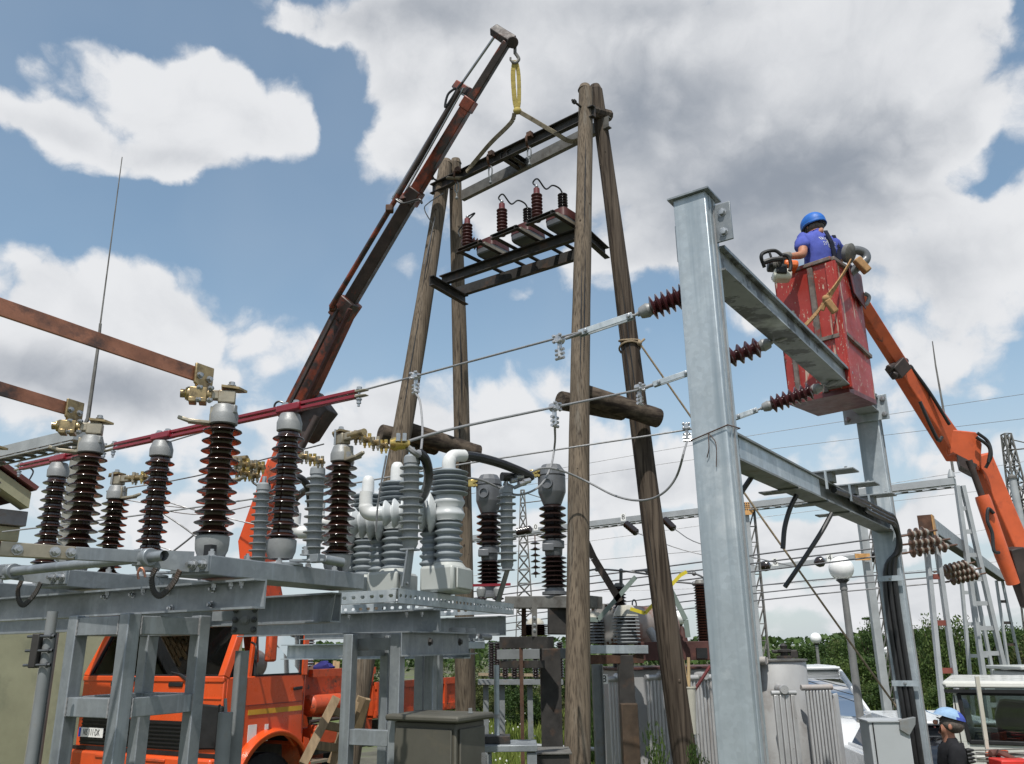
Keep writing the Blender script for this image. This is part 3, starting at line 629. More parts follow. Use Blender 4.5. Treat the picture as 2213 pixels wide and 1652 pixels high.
# ------------------------------------------------------------------ voltage transformers on the platform
def ribbed(mb, a, axis, length, r0, r1, n, seg=16, base=.0, thick=.45):
    """stack of n equal sheds: core radius r0, shed radius r1"""
    q = length/n; prof = [(0, r0)]
    for i in range(n):
        t = base+i*q
        prof += [(t+q*.12, r0), (t+q*.42, r1*.97), (t+q*.52, r1), (t+q*.62, r1*.97), (t+q*.85, r0*1.02)]
    prof += [(base+length, r0)]
    mb.lathe(a, V(a)+V(axis), prof, seg); return mb
def vt(pc, name_label, lying=False):
    T = Thing('voltage_transformer', name_label, 'transformer', pc, 'voltage transformers on the wooden gantry')
    d = -dB; nv = V((dB.y, -dB.x, 0)); nv = -nv if nv.y > 0 else nv     # d: along platform to the left, nv: towards the camera
    rt_ = -d
    mount = MB()
    for s_ in (-.17, .17): mount.extr(angle(.05, .05, .006), pc+rt_*s_+nv*.55+AZ*.09, pc+rt_*s_-nv*.40+AZ*.09)
    mount.extr(chan(.05, .05, .006, 1), pc-rt_*.2+nv*.52+AZ*.115, pc+rt_*.2+nv*.52+AZ*.115)
    mo = T.part('mounting_rail', mount, M['darksteel'], smooth=0)
    T.part('packing_plate', MB().box(pc+rt_*.16+nv*.18+AZ*.14, .04, .5, .05, (rt_, nv, AZ)), M['brass_pale'], parent=mo)
    # arrester
    ap = pc+nv*.44-rt_*.10+AZ*.14
    ar = MB(); ribbed(ar, ap+AZ*.05, AZ, .30, .040, .066, 7, 18); ar.lathe(ap, ap+AZ, [(0, .04), (.05, .045)], 12)
    ao = T.part('arrester', ar, M['polyred'])
    T.part('arrester_cap', MB().lathe(ap+AZ*.35, ap+AZ*.6, [(0, .038), (.07, .036), (.07, .016), (.10, .014)], 14), M['maroon'], parent=ao)
    # body : rounded loaf, red top and grey lower half
    bp = pc+rt_*.02+nv*.10+AZ*.13; KS = .66
    lowh = MB(); uph = MB()
    for (z0, z1, sx0, sy0, sx1, sy1, mbx) in ((0, .02, .40, .50, .43, .53, lowh), (.02, .085, .43, .53, .44, .54, lowh), (.087, .21, .45, .55, .42, .51, uph), (.21, .255, .42, .51, .26, .32, uph)):
        ring = lambda sx, sy, z: [bp+rt_*x*KS+nv*y*KS+AZ*z*.9 for x, y in [(sx/2*math.copysign(abs(math.cos(t))**.3, math.cos(t)), sy/2*math.copysign(abs(math.sin(t))**.3, math.sin(t))) for t in [2*PI*(k+.5)/20 for k in range(20)]]]
        A, Bq = ring(sx0, sy0, z0), ring(sx1, sy1, z1); n_ = 20
        mbx.add(A+Bq, [(i, (i+1) % n_, n_+(i+1) % n_, n_+i) for i in range(n_)]+[tuple(range(n_-1, -1, -1)), tuple(range(n_, 2*n_))])
    T.part('body', lowh, M['ctgrey']); T.part('upper_body', uph, M['polyred'])
    bu = MB()
    if lying: a0 = bp+AZ*.15+d*.10+nv*.12; ribbed(bu, a0, (nv*.45+d*.30+AZ*.10), .24, .045, .075, 6, 18); top = a0+(nv*.45+d*.30+AZ*.10).normalized()*.26
    else: a0 = bp+AZ*.215; ribbed(bu, a0, AZ, .25, .036, .060, 7, 18); top = a0+AZ*.26
    bo = T.part('bushing', bu, M['polyred' if lying else 'porc_blk'])
    at_ = ap+AZ*.45
    if lying: lead = bez([at_, at_+rt_*.12+AZ*.0, top+AZ*.14-rt_*.02, top+AZ*.03])
    else: lead = bez([at_, at_-rt_*.05+AZ*.07, at_+rt_*.02+AZ*.09, at_.lerp(top, .35)+AZ*.0, at_.lerp(top, .62)+AZ*.07, top-(top-at_)*.12+AZ*.055, top])
    T.part('lead', MB().tube(lead, .010, 7), M['cable'])
    T.part('lead_lug', MB().ball(at_, .022, 10, 6), M['bolt'], parent=bo)
    return T
for (x, y, lab, ly) in ((1040, 566, 'voltage transformer with a toppled bushing at the left end of the pole platform', True), (1120, 538, 'upright voltage transformer in the middle of the pole platform', False), (1200, 510, 'topmost upright voltage transformer beside the right wooden pole pair', False)):
    t_ = ((V(atz(x, y, zp))-pa).dot(dB)); pc = pa+dB*t_; nvb = V((-dB.y, dB.x, 0)); nvb = -nvb if nvb.y < 0 else nvb
    vt(pc+nvb*.22-AZ*.003, lab, ly)
# ------------------------------------------------------------------ galvanized steel portal
pl0 = at(1550, 1000, 4.78); PLb = V((pl0.x, pl0.y, 0)); ztop = at(1515, 430, 4.75).z
q0 = at(1553, 520, 4.72); q1 = atz(1893, 855, q0.z); PV = V((q1.x-q0.x, q1.y-q0.y, 0)); PLEN = PV.length; PV.normalize(); PU = V((-PV.y, PV.x, 0))
prt = Thing('steel_portal', 'new galvanized steel portal of two box posts with sloping-looking crossbeams', 'steel portal', PLb)
pw, pd = .215, .175
def post(base, z1, name='post'):
    mb = MB(); mb.box(base+AZ*(z1/2), pw, pd, z1, (PU, PV, AZ)); o_ = prt.part(name, mb, M['galv_new'], bev=.007)
    # flange lip and weld bead on the right-hand face: two welded channels
    lip = MB().bar(base-PU*(pw/2+.002)-PV*(pd*.18), base-PU*(pw/2+.002)-PV*(pd*.18)+AZ*(z1-.01), .012, .006, PU)
    prt.part('weld_bead', MB().tube([base-PU*(pw/2+.003)+PV*.022+AZ*(z1-.02)*k/60+PV*(.0018*math.sin(k*2.3)) for k in range(61)], .0065, 6), M['alu'], parent=o_)
    prt.part('flange_lip', lip, M['galv_new'], parent=o_)
    return o_
postL = PLb+PU*.0
zL = ztop
# align left post so that its left edge matches
po1 = post(postL, zL)
prt.part('cap_plate', MB().box(postL+AZ*(zL+.005), pw+.06, pd+.05, .012, (PU, PV, AZ)), M['galv'])
postR = PLb+PV*PLEN*1.0+PV*.16; zR = q0.z+.02
po2 = post(postR, zR)
prt.part('cap_plate', MB().box(postR+AZ*(zR+.006), pw+.04, pd+.04, .012, (PU, PV, AZ)), M['galv'])
zc = q0.z-.085
bw, bh = .20, .165
ba = postL-PU*.03+PV*(pd/2+.003)+AZ*zc; bb = postR-PU*.03-PV*(pd/2+.003)+AZ*zc
xb = MB(); xb.extr([(-bw/2, -bh/2), (bw/2, -bh/2), (bw/2, -bh/2+.012), (bw/2-.03, -bh/2+.012), (bw/2-.03, bh/2-.012), (bw/2, bh/2-.012), (bw/2, bh/2), (-bw/2, bh/2)], ba, bb)
bo_ = prt.part('upper_beam', xb, M['galv_stain'], smooth=0)
lp = MB(); lp.bar(ba-PU*(bw/2+.005)+AZ*(bh/2-.012), bb-PU*(bw/2+.005)+AZ*(bh/2-.012), .008, .022); prt.part('beam_lip', lp, M['galv'], parent=bo_)
# end brackets
for (pp, sgn, zz) in ((postL, 1, zL-.2), (postR, -1, zR-.1)):
    e = pp-PU*(pw/2+.085)+PV*(sgn*(pd/2-.03))
    if sgn > 0:
        br_ = prt.part('bracket_plate', MB().box(pp-PU*(pw/2+.055)+PV*(pd/2-.05)+AZ*(zL-.185), .11, .014, .26, (PU, PV, AZ)), M['galv'], bev=.003)
        prt.bolts([pp-PU*(pw/2+.055)+PV*(pd/2-.057)+AZ*(zL-.185+dz) for dz in (-.07, .065)], -PV, M['bolt'], .022, .02, parent=br_)
        prt.part('side_plate', MB().box(pp+PU*(pw/2+.012)+PV*.02+AZ*(zL-.28), .02, .12, .25, (PU, PV, AZ)), M['galv'], bev=.003)
    else:
        br_ = prt.part('bracket_plate', MB().box(pp-PV*(pd/2+.02)+AZ*(zR-.14), .44, .014, .26, (PU, PV, AZ)), M['galv_new'], bev=.003)
        prt.bolts([pp-PV*(pd/2+.027)+PU*du+AZ*(zR-.14+dz) for du in (-.18, .18) for dz in (-.08, .08)], -PV, M['bolt'], .022, .02, parent=br_)
# lower beam (I section) with support plates
zl = at(1590, 962, 4.8).z
la = postL-PU*.02+PV*(pd/2+.003)+AZ*zl; lb = postR-PU*.02-PV*(pd/2+.003)+AZ*zl
lob = prt.part('lower_beam', MB().extr(ibeam(.15, .165, .013, .012), la, lb), M['galv_old'], smooth=0)  # darker steel than the posts: shade under the beam put into its colour
prt.part('beam_web_plate', MB().box(la.lerp(lb, .22)-PU*.055, (lb-la).length*.40, .006, .138, (PV, PU, AZ)), M['galv_new'], parent=lob)
for k, f_ in enumerate((.49, .66, .82)):
    p = la.lerp(lb, f_)+AZ*.083
    so_ = prt.part('support_stub', MB().box(p-PU*.03+AZ*.035, .14, .12, .07, (PU, PV, AZ)), M['galv_old'])
    prt.part('support_plate', MB().box(p-PU*.06+AZ*.077, .42, .20, .012, (PU, PV, AZ)), M['galv'], bev=.002)
    prt.bolts([p-PU*(.06+dx)+PV*dy+AZ*.085 for dx in (-.15, .15) for dy in (-.06, .06)], AZ, M['bolt'], .011, .012, parent=so_)
    prt.part('lower_plate', MB().box(la.lerp(lb, f_-.2)+PU*.06-AZ*.090, .30, .13, .010, (PU, PV, AZ)), M['galv_old'], bev=.002)
    prt.part('cable_clip', MB().box(p-PU*.10-PV*.25-AZ*.02, .012, .03, .14, (PU, PV, AZ)), M['galv_new'])
prt.bolts([ba.lerp(bb, f_)-PU*(.075+dx)+AZ*(bh/2+.002) for f_ in (.36, .66, .89) for dx in (0, -.05)], AZ, M['greysteel'], .022, .028, .03)
# thin binding wire round the left post
bw_ = MB(); zz = at(1535, 932, 4.65).z
ring = [postL+PU*(pw/2+.012)*a_+PV*(pd/2+.012)*c_+AZ*(zz+dz) for a_, c_, dz in ((1, -1, -.03), (0, -1, 0), (-1, -1, .03), (-1, 1, .05), (1, 1, .02), (1, -1, -.03))]
bw_.tube(ring, .004, 6); bw_.tube(bez([ring[1], ring[1]-PV*.01-AZ*.09, ring[1]+PU*.02-AZ*.14]), .003, 5); bw_.tube(bez([ring[1], ring[1]-PU*.04-AZ*.07, ring[1]-PU*.03-AZ*.2]), .0025, 5)
prt.part('binding_wire', bw_, M['rust'])
# cables on the lower beam and down the right post
cabs = Thing('cable_bundle', 'bundle of thick black cables along the lower beam and down the right portal post', 'cables', postR)
for k in range(3):
    off = .035*k
    pth = [la.lerp(lb, .50+.12*k)-PU*.075+AZ*.03, la.lerp(lb, .74)-PU*(.085)+AZ*(.06-off), la.lerp(lb, .9)-PU*.10+AZ*(.05-off), lb-PU*.12-PV*(.12+off*.3)+AZ*(.02-off), lb-PU*(.115)-PV*(.05)-AZ*(.20+off), postR-PU*(pw/2-.06-.045*k+.0)-PV*(pd/2+.03)+AZ*(zl-.55), postR-PU*(pw/2-.06-.045*k)-PV*(pd/2+.028)+AZ*1.6, postR-PU*(pw/2-.06-.045*k)-PV*(pd/2+.028)+AZ*.1]
    cabs.part('cable', MB().tube(bez(pth, 8), .024, 9), M['cable'])
for z in (2.93, 1.98, 1.1):
    so_ = cabs.part('cable_strap', MB().box(postR-PU*.01-PV*(pd/2+.055)+AZ*z, .23, .012, .05, (PU, PV, AZ)), M['galv_new'])
    cabs.bolts([postR-PU*.01-PV*(pd/2+.062)+AZ*z], -PV, M['bolt'], .011, .01, parent=so_)
for i, (pts, lab) in enumerate(((((1632, 1018, 5.4), (1622, 1035, 5.4), (1604, 1062, 5.4), (1594, 1082, 5.4)), 'cut black cable end drooping beside the left portal post'), (((1722, 1070, 6.0), (1708, 1098, 6.0), (1696, 1140, 6.0), (1692, 1186, 6.0)), 'cut black cable hanging nearly straight down under the lower beam'), (((1797, 1110, 6.4), (1775, 1150, 6.35), (1735, 1212, 6.3), (1696, 1269, 6.3)), 'longest cut black cable slanting down to the left under the lower beam'))):
    single('hanging_cable', MB().tube(bez([at(*p) for p in pts], 6), .0175, 9), M['cable'], lab, 'cable', 'cable ends hanging from the lower beam', loc=at(*pts[0]))
# ------------------------------------------------------------------ disconnector, foreground left
E0 = V((-1.21, 3.40, 0)); SW = V((.172, .385, 0)); ST = V((-.795, .495, 0)); WD = SW.normalized(); TD = ST.normalized()
ZB, ZT = 2.705, 3.335
NRM = V((WD.y, -WD.x, 0))                                     # to the right of the pole axis
def cap_lathe(a, h, r0, r1, flip=False):
    prof = [(0, r1*.92), (.004, r1), (h*.55, r1), (h*.62, r1*.97), (h*.98, r0), (h, r0*.96)]
    return MB().lathe(a, a+AZ, prof, 28)
def porcelain(a, h, n, rc, rs, seg=30):
    mb = MB(); prof = [(0, rc*1.12), (.006, rc)]; q = h/n
    for i in range(n):
        t = i*q
        prof += [(t+q*.14, rc*1.04), (t+q*.20, rs*.86), (t+q*.19, rs*.95), (t+q*.24, rs), (t+q*.31, rs*.985), (t+q*.42, rs*.86), (t+q*.58, rs*.68), (t+q*.76, rc*1.20), (t+q*.95, rc)]
    prof += [(h, rc)]
    return mb.lathe(a, a+AZ, prof, seg)
def insulator(T, p, kind):
    """kind: outer or middle; returns the porcelain part"""
    zb = ZB if kind == 'outer' else ZB+.03
    zt = ZT if kind == 'outer' else 3.40
    bh, ch = .088, .085
    P = V((p.x, p.y, 0)); rs = .079 if kind == 'outer' else .072
    body = T.part('porcelain_insulator', porcelain(P+AZ*(zb+bh-.003), zt-zb-bh-ch+.006, 11 if kind == 'outer' else 10, .041, rs), M['porc'], smooth=50)
    base = MB().lathe(P+AZ*zb, P+AZ*zt, [(0, .052), (.012, .056), (.03, .0635), (bh*.62, .066), (bh-.006, .066), (bh, .058)], 28)
    T.part('base_cap', base, M['cap'], parent=body, smooth=22)
    T.part('top_cap', MB().lathe(P+AZ*(zt-ch), P+AZ*zt, [(0, .051), (.004, .057), (.042, .0585), (.05, .056), (ch-.004, .046), (ch, .042)], 28), M['cap'], parent=body, smooth=22)
    if kind == 'outer':
        T.part('cap_lug', MB().box(P+NRM*.045+AZ*(zt-.022), .034, .02, .036, (NRM, WD, AZ)), M['cap'], parent=body, bev=.004)
        T.part('base_window', MB().box(P-WD*.050+NRM*.04+AZ*(zb+.022), .036, .03, .042, (NRM, WD, AZ)), M['blackpl'], parent=body)
    return body
def blade(T, p, body):
    P = V((p.x, p.y, 3.405)); D = TD; S = V((D.y, -D.x, 0))
    for z in (.012, .036):
        T.part('blade_bar', MB().bar(P-D*.41+AZ*z, P+D*.41+AZ*z, .028, .015), M['red_bl'], bev=.002)
    for s in (-1, 1):
        T.part('blade_contact', MB().bar(P+D*s*.405+AZ*.036, P+D*s*.47+AZ*.034, .026, .012, h2=.005).bar(P+D*s*.405+AZ*.012, P+D*s*.47+AZ*.010, .026, .012, h2=.005), M['brass_pale'], bev=.002)
        T.part('contact_bolt', MB().lathe(P+D*s*.425+AZ*.054, P+D*s*.425-AZ, [(0, .012), (.010, .012), (.011, .016), (.014, .016), (.0145, .006), (.053, .006), (.054, .014), (.06, .014), (.061, .009), (.076, .011), (.078, .006), (.09, .006)], 8), M['bolt'])
    T.part('blade_hub', MB().bar(P-D*.075+AZ*.024, P+D*.075+AZ*.024, .05, .036, ), M['red_bl'], bev=.006)
    T.bolts([P+D*.035+AZ*.044, P-D*.035+AZ*.044], AZ, M['bolt'], .014, .010)
def jaw(T, p, out):
    """terminal head above an outer insulator; out: horizontal direction of the outgoing stud"""
    P = V((p.x, p.y, ZT)); d = V(out).normalized(); s = V((d.y, -d.x, 0))
    hd = T.part('terminal_head', MB().box(P-d*.005+AZ*.035, .07, .055, .055, (d, s, AZ)).box(P+d*.055+AZ*.042, .07, .036, .04, (d, s, AZ)), M['brass_pale'], bev=.005)
    T.part('contact_plate', MB().prism([P-d*.085+AZ*.062, P-d*.05+s*.034+AZ*.068, P+d*.02+s*.036+AZ*.072, P+d*.02-s*.036+AZ*.072, P-d*.05-s*.034+AZ*.068], AZ*.010), M['brass'], parent=hd)
    T.part('terminal_bolt', MB().bolt(P+AZ*.09-d*.02, AZ, .013, .012).tube([P-d*.02+s*.034+AZ*.085, P-d*.02+s*.034+AZ*.005], .006, 8), M['bolt'], parent=hd)
    T.part('stud', MB().lathe(P+d*.06+AZ*.042, P+d+AZ*.042, [(0, .02), (.05, .02), (.06, .018), (.12, .018)], 14), M['brass'], parent=hd)
    hook = MB(); hook.bar(P+d*.05-AZ*.012, P+d*.05-AZ*.085, .05, .012, d); hook.bar(P+d*.05-AZ*.08, P+d*.14-AZ*.075, .042, .014); hook.bar(P+d*.13-AZ*.075, P+d*.18-AZ*.060, .034, .014, w2=.016)
    T.part('arcing_horn', hook, M['brass_pale'], bev=.003)
    return P+d*.12+AZ*.042, d, s
tops = {}
labs = ['nearest brown-insulator disconnector pole, on the frame end nearest the wooden gantry', 'second brown-insulator disconnector pole, between the two others', 'farthest-left brown-insulator disconnector pole, partly out of the frame']
for k in range(3):
    e = E0+ST*k
    T = Thing('disconnector_pole', labs[k], 'disconnector', V((e.x, e.y, 2.6)), 'disconnector poles on the galvanized frame')
    f0 = e-WD*.10; f1 = e+SW*2+WD*.10
    base = T.part('base_beam', MB().bar(V((f0.x, f0.y, 2.665)), V((f1.x, f1.y, 2.665)), .19, .075), M['galv'], bev=.004)
    T.part('mounting_plate', MB().prism([V((f0.x, f0.y, 2.64))+NRM*.094, V((f0.x, f0.y, 2.70))+NRM*.094, V((f0.x, f0.y, 2.70))-NRM*.094-WD*.0, V((f0.x, f0.y, 2.64))-NRM*.094], -WD*.010), M['galv'], parent=base)
    T.bolts([V((f0.x, f0.y, 2.668))-WD*.011+NRM*x for x in (.02, .07)], -WD, M['bolt'], .015, .014, .02, parent=base)
    T.bolts([V((f0.x, f0.y, 2.703))+NRM*.07+WD*(.03+.2*i) for i in range(5)], AZ, M['bolt'], .013, .014, .012, parent=base)
    for i in range(3):
        p = e+SW*i
        body = insulator(T, p, 'middle' if i == 1 else 'outer')
        if i == 1:
            pl = MB().lathe(V((p.x, p.y, 2.7025)), V((p.x, p.y, 3)), [(0, .10), (.012, .10)], 28)
            pl.box(V((p.x, p.y, 2.726))+NRM*.11+WD*.05, .15, .05, .012, ((NRM+WD*.5).normalized(), (WD-NRM*.5).normalized(), AZ))
            T.part('rotary_plate', pl, M['galv'], bev=.002)
            T.part('crank_link', MB().tube([V((p.x, p.y, 2.735))+NRM*.16+WD*.10, V((p.x, p.y, 2.725))+NRM*.20+WD*.19], .021, 14).box(V((p.x, p.y, 2.735))+NRM*.145+WD*.06, .06, .05, .035, (NRM, WD, AZ)), M['galv'], bev=.002)
            T.bolts([V((p.x, p.y, 2.75))+NRM*.11+WD*.03], AZ, M['bolt'], .016, .018, .02)
            blade(T, p, body)
        elif i == 0: tops[(k, 0)] = jaw(T, p, -NRM*.75-WD*.66)
        else: tops[(k, 2)] = jaw(T, p, NRM*.85-WD*.3 if k == 0 else NRM*.9+WD*.1)
    # earthing blade arm reaching forward, with shaft bearing
    a0 = V((f0.x, f0.y, 2.69))-NRM*.045; arm_dir = (-WD*.93-NRM*.36).normalized()
    a1 = a0+arm_dir*.15; a2 = a0+arm_dir*.40; a3 = a0+arm_dir*.64; 
    T.part('bearing_arm', MB().prism([a0-AZ*.05+NRM*.055, a0+AZ*.03+NRM*.055, a1+AZ*.03, a1-AZ*.03], -NRM*.012), M['galv'])
    arm = T.part('earthing_arm', MB().bar(a1+AZ*.003, a2, .022, .046), M['galv'], bev=.002)
    T.part('earthing_contact', MB().bar(a2, a3, .026, .046, h2=.050), M['brass_pale'], parent=arm, bev=.003)
    T.part('contact_tip', MB().bar(a3, a3+arm_dir*.03, .027, .05), M['rust'], parent=arm)
    sN = arm_dir.cross(AZ); sN = sN if sN.dot(CAM-a2) > 0 else -sN
    T.bolts([a2.lerp(a3, q)+sN*.013 for q in (.06, .28, .78)], sN, M['bolt'], .014, .016, .012, parent=arm)
    T.part('bearing', MB().lathe(a1+TD*.03, a1-TD, [(0, .034), (.07, .034)], 20).box(a1, .06, .05, .062, (arm_dir, TD, AZ)), M['galv'], bev=.003)
# earthing shaft through the bearings
f0 = E0-WD*.10; a0 = V((f0.x, f0.y, 2.69))-NRM*.045; arm_dir = (-WD*.93-NRM*.36).normalized(); sh0 = a0+arm_dir*.15-TD*.12
single('earthing_shaft', MB().tube([sh0, sh0+TD*.45, sh0+TD*2.3], [.0195]*3, 16, caps=False).tube([sh0+TD*2.2, sh0+TD*.03], [.0145]*2, 16, caps=True), M['galv'], 'round galvanized earthing shaft running under the arms of the brown disconnector', 'shaft', loc=sh0)
# braided earth straps
for k in range(2):
    e = E0+ST*k; b0 = V((e.x, e.y, 2.66))-WD*.16-NRM*.12
    pts = [b0, b0-AZ*.04-NRM*.015, b0-AZ*.09+NRM*.005, b0-AZ*.105+NRM*.045, b0-AZ*.06+NRM*.10, b0-AZ*.015+NRM*.125]
    path = bez(pts, 6); mb = MB()
    for i in range(len(path)-1): mb.bar(path[i], path[i+1]+(path[i+1]-path[i])*.05, .024, .007, WD)
    single('braided_strap', mb, M['darksteel'], ['looped braided earth strap hanging under the nearest disconnector pole', 'looped braided earth strap hanging under the second disconnector pole'][k], 'earth strap', 'braided straps under the earthing shaft', loc=b0, bev=.002)
# copper busbars with clamp plates
for k, (lab, far) in enumerate((('thick weathered copper busbar clamped above the nearest disconnector pole', (0, 660)), ('weathered copper busbar clamped above the second disconnector pole, lower in view', (0, 838)))):
    tip, d, s = tops[(k, 0)]
    T = Thing('busbar', lab, 'busbar', tip, 'copper busbars at the left')
    zz = tip.z+.085
    # fit the plate above the clamp and take the bar to the left edge of the view
    pc = V((tip.x, tip.y, 0))-d*.02
    fx = atz(*far, zz); bd = V((fx.x-pc.x, fx.y-pc.y, 0)).normalized(); bn = V((bd.y, -bd.x, 0)); bn = bn if bn.dot(CAM-pc) > 0 else -bn
    T.part('bar', MB().bar(pc+AZ*zz-bn*.014-bd*.02, pc+AZ*zz-bn*.014+bd*2.2, .012, .062), M['copper'], bev=.002)
    P = pc+AZ*zz
    plate = [P-bd*.055+AZ*.045, P+bd*.042+AZ*.045, P+bd*.042-AZ*.042, P+bd*.006-AZ*.068, P-bd*.020-AZ*.068, P-bd*.055-AZ*.045]
    po = T.part('clamp_plate', MB().prism([q-bn*.007 for q in plate], bn*.013), M['brass'], bev=.004)
    T.bolts([P+bd*.022-AZ*.008+bn*.007, P-bd*.030-AZ*.012+bn*.007], bn, M['bolt'], .011, .011, parent=po)
    C = tip-d*.01
    cl = MB(); cl.lathe(C+d*.045, C-d, [(0, .030), (.018, .031), (.02, .025), (.10, .025)], 18); cl.box(C-AZ*.0-d*.0, .07, .06, .05, (d, s, AZ)); cl.bar(C+AZ*.02, C+AZ*.055, .03, .022, bn); cl.box(C-AZ*.03+d*.02, .03, .065, .02, (d, s, AZ)); cl.box(C-AZ*.03-d*.02, .03, .065, .02, (d, s, AZ))
    co = T.part('stud_clamp', cl, M['brass'], bev=.003)
    T.part('clamp_face', MB().lathe(C+d*.046, C+d, [(0, .026), (.004, .026), (.005, .018), (.002, .01)], 18), M['brass_br'], parent=co)
    T.bolts([C+d*dx+AZ*dz+bn*.034 for dx, dz in ((.022, .022), (-.022, .022), (.022, -.03), (-.022, -.03))], bn, M['bolt'], .009, .012, parent=co)
# ------------------------------------------------------------------ supporting steel of the disconnector
fr = Thing('disconnector_support', 'galvanized channel frame on square tube legs carrying the brown disconnector', 'steel frame', (-1.2, 3.7, 0))
ca = at(561, 1283, 3.3); zA = ca.z
cA0 = V((ca.x, ca.y, zA)); cA1 = cA0+TD*3.6
lead = fr.part('front_channel', MB().extr(chan(.065, .112, .008, -1 if True else 1), cA0, cA1), M['galv'], smooth=0)
cb = at(727, 1300, 4.2); cB0 = V((cb.x, cb.y, zA)); cB0.z = zA-.0
fr.part('rear_channel', MB().extr(chan(.07, .14, .008, -1), cB0+AZ*(.056-.07), cB0+TD*4.2+AZ*(.056-.07)), M['galv'], smooth=0)
ce = fr.part('stiffener', MB().prism([cB0+AZ*.045-TD*.0+NRM*.02-WD*.034, cB0-AZ*.078+TD*.08-WD*.034, cB0-AZ*.078-WD*.034], -WD*.006), M['galv'])
nA = V((TD.y, -TD.x, 0)); nA = nA if nA.dot(CAM-cA0) > 0 else -nA
fr.bolts([cA0+TD*x+nA*(-.025)+AZ*z for x, z in ((.30, -.03), (.55, -.035), (.30, .03), (.58, .03), (.82, .03), (1.02, .03))], nA, M['bolt'], .011, .012, .01)
fr.bolts([cA0+TD*x+nA*.012+AZ*.047 for x in (.09, .15, .25, .60, .70, .95)], -AZ, M['bolt'], .010, .012, .012)
# short copper loop visible above the front channel
single('copper_loop', MB().tube(bez([at(300, 1252, 3.6), at(298, 1240, 3.6), at(303, 1228, 3.6), at(310, 1232, 3.6), at(314, 1248, 3.6)]), .005, 6), M['copper'], 'thin bare copper wire loop above the front channel', 'wire loop', loc=at(300, 1252, 3.6))
# lattice column of four square tubes
def leg(T, x, y, D, z1, w=.062, up=WD, mat='galv'):
    p = at(x, y, D); b = V((p.x, p.y, 0))
    return T.part('leg', MB().box(b+AZ*(z1/2), w, w, z1, (TD, WD, AZ)), M[mat], bev=.004), b
zl1 = zA-.06
lB, bB = leg(fr, 272, 1420, 3.46, zl1); lA, bA = leg(fr, 160, 1420, 3.62, zl1); lC, bC = leg(fr, 428, 1410, 3.80, zl1); bD = bA+bC-bB
fr.part('leg', MB().box(bD+AZ*(zl1/2), .062, .062, zl1, (TD, WD, AZ)), M['galv'], bev=.004)
for z in (zl1-.045, 2.145, 1.38, .5):
    for p, q in ((bB, bA), (bB, bC), (bA, bD), (bC, bD)):
        dd = (q-p).normalized(); fr.part('crossbar', MB().bar(p+dd*.03+AZ*z, q-dd*.03+AZ*z, .05, .072), M['galv'], bev=.003)
for z in (zl1-.045, 2.145, 1.38):                                # weld beads at the joints
    for p, q in ((bB, bA), (bB, bC)):
        dd = (q-p).normalized(); sN = V((dd.y, -dd.x, 0)); sN = sN if sN.dot(CAM-p) > 0 else -sN
        for e_, sg in ((p+dd*.033, 1), (q-dd*.033, -1)):
            fr.part('weld_bead', MB().tube([e_+sN*.027+AZ*(z-.035+.07*i/10)+dd*(.0012*math.sin(i*2.1)) for i in range(11)], .0045, 6), M['alu'])
# round operating shafts beside the frame
pz = at(103, 1400, 3.25); pb_ = V((pz.x, pz.y, 0))
T = Thing('operating_shaft', 'round vertical operating shaft with bolted clamp left of the frame legs', 'shaft', pb_)
T.part('tube', MB().tube([pb_, pb_+AZ*2.5], .019, 16), M['galv_old'])
c_ = pb_+AZ*2.36; cl = MB().box(c_-V((.032, .01, 0)), .028, .05, .12, (V((1, 0, 0)), V((0, 1, 0)), AZ))
co = T.part('clamp_block', cl, M['darksteel'], bev=.004)
for z in (-.05, 0, .05): T.part('clamp_rod', MB().tube([c_+V((-.065, -.028, z)), c_+V((.035, -.028, z))], .005, 8).bolt(c_+V((.022, -.028, z)), V((1, 0, 0)), .008, .009), M['bolt_dark'], parent=co)
T.part('coupling', MB().lathe(pb_+AZ*1.58, pb_+AZ*3, [(0, .028), (.10, .028)], 16), M['galv_old'])
pz = at(523, 1420, 3.9); pb_ = V((pz.x, pz.y, 0))
T = Thing('operating_shaft', 'round vertical operating shaft under the six-bolt plate right of the frame', 'shaft', pb_)
T.part('tube', MB().tube([pb_, pb_+AZ*2.35], .030, 18), M['galv_old'])
pc = at(530, 1340, 3.85)
pl_ = T.part('clamp_plate', MB().box(pc, .112, .014, .125, (V((1, 0, 0)), V((0, 1, 0)), AZ)), M['galv_old'], bev=.006)
T.bolts([pc+V((x, -.008, z)) for x in (-.042, .042) for z in (-.042, 0, .042)], V((0, -1, 0)), M['bolt_dark'], .010, .012, .012, parent=pl_)
T.bolts([pc+V((0, -.008, 0))], V((0, -1, 0)), M['galv_old'], .016, .006, parent=pl_)
T.part('mounting_stub', MB().bar(pc+V((-.15, .02, .02)), pc+V((-.03, .02, .02)), .03, .045), M['galv'])
sb = at(490, 1560, 3.7); 
single('lever_rod', MB().tube([at(488, 1480+60, 3.75), V((at(488, 1540, 3.75).x, at(488, 1540, 3.75).y, .2))], .03, 12).tube([at(487, 1510, 3.75), at(488, 1545, 3.75)], .007, 8), M['galv_old'], 'grey lever tube with thin rod on top beside the right operating shaft', 'lever', loc=at(488, 1540, 3.75))
# channel stiffened with flat seam: flat conduit on the left leg
single('conduit', MB().tube([at(118, 1368, 3.4)*1.0, V((at(118, 1368, 3.4).x, at(118, 1368, 3.4).y, .05))], .010, 8), M['bolt_dark'], 'thin dark conduit clipped beside the leftmost frame leg', 'conduit', loc=at(118, 1368, 3.4))
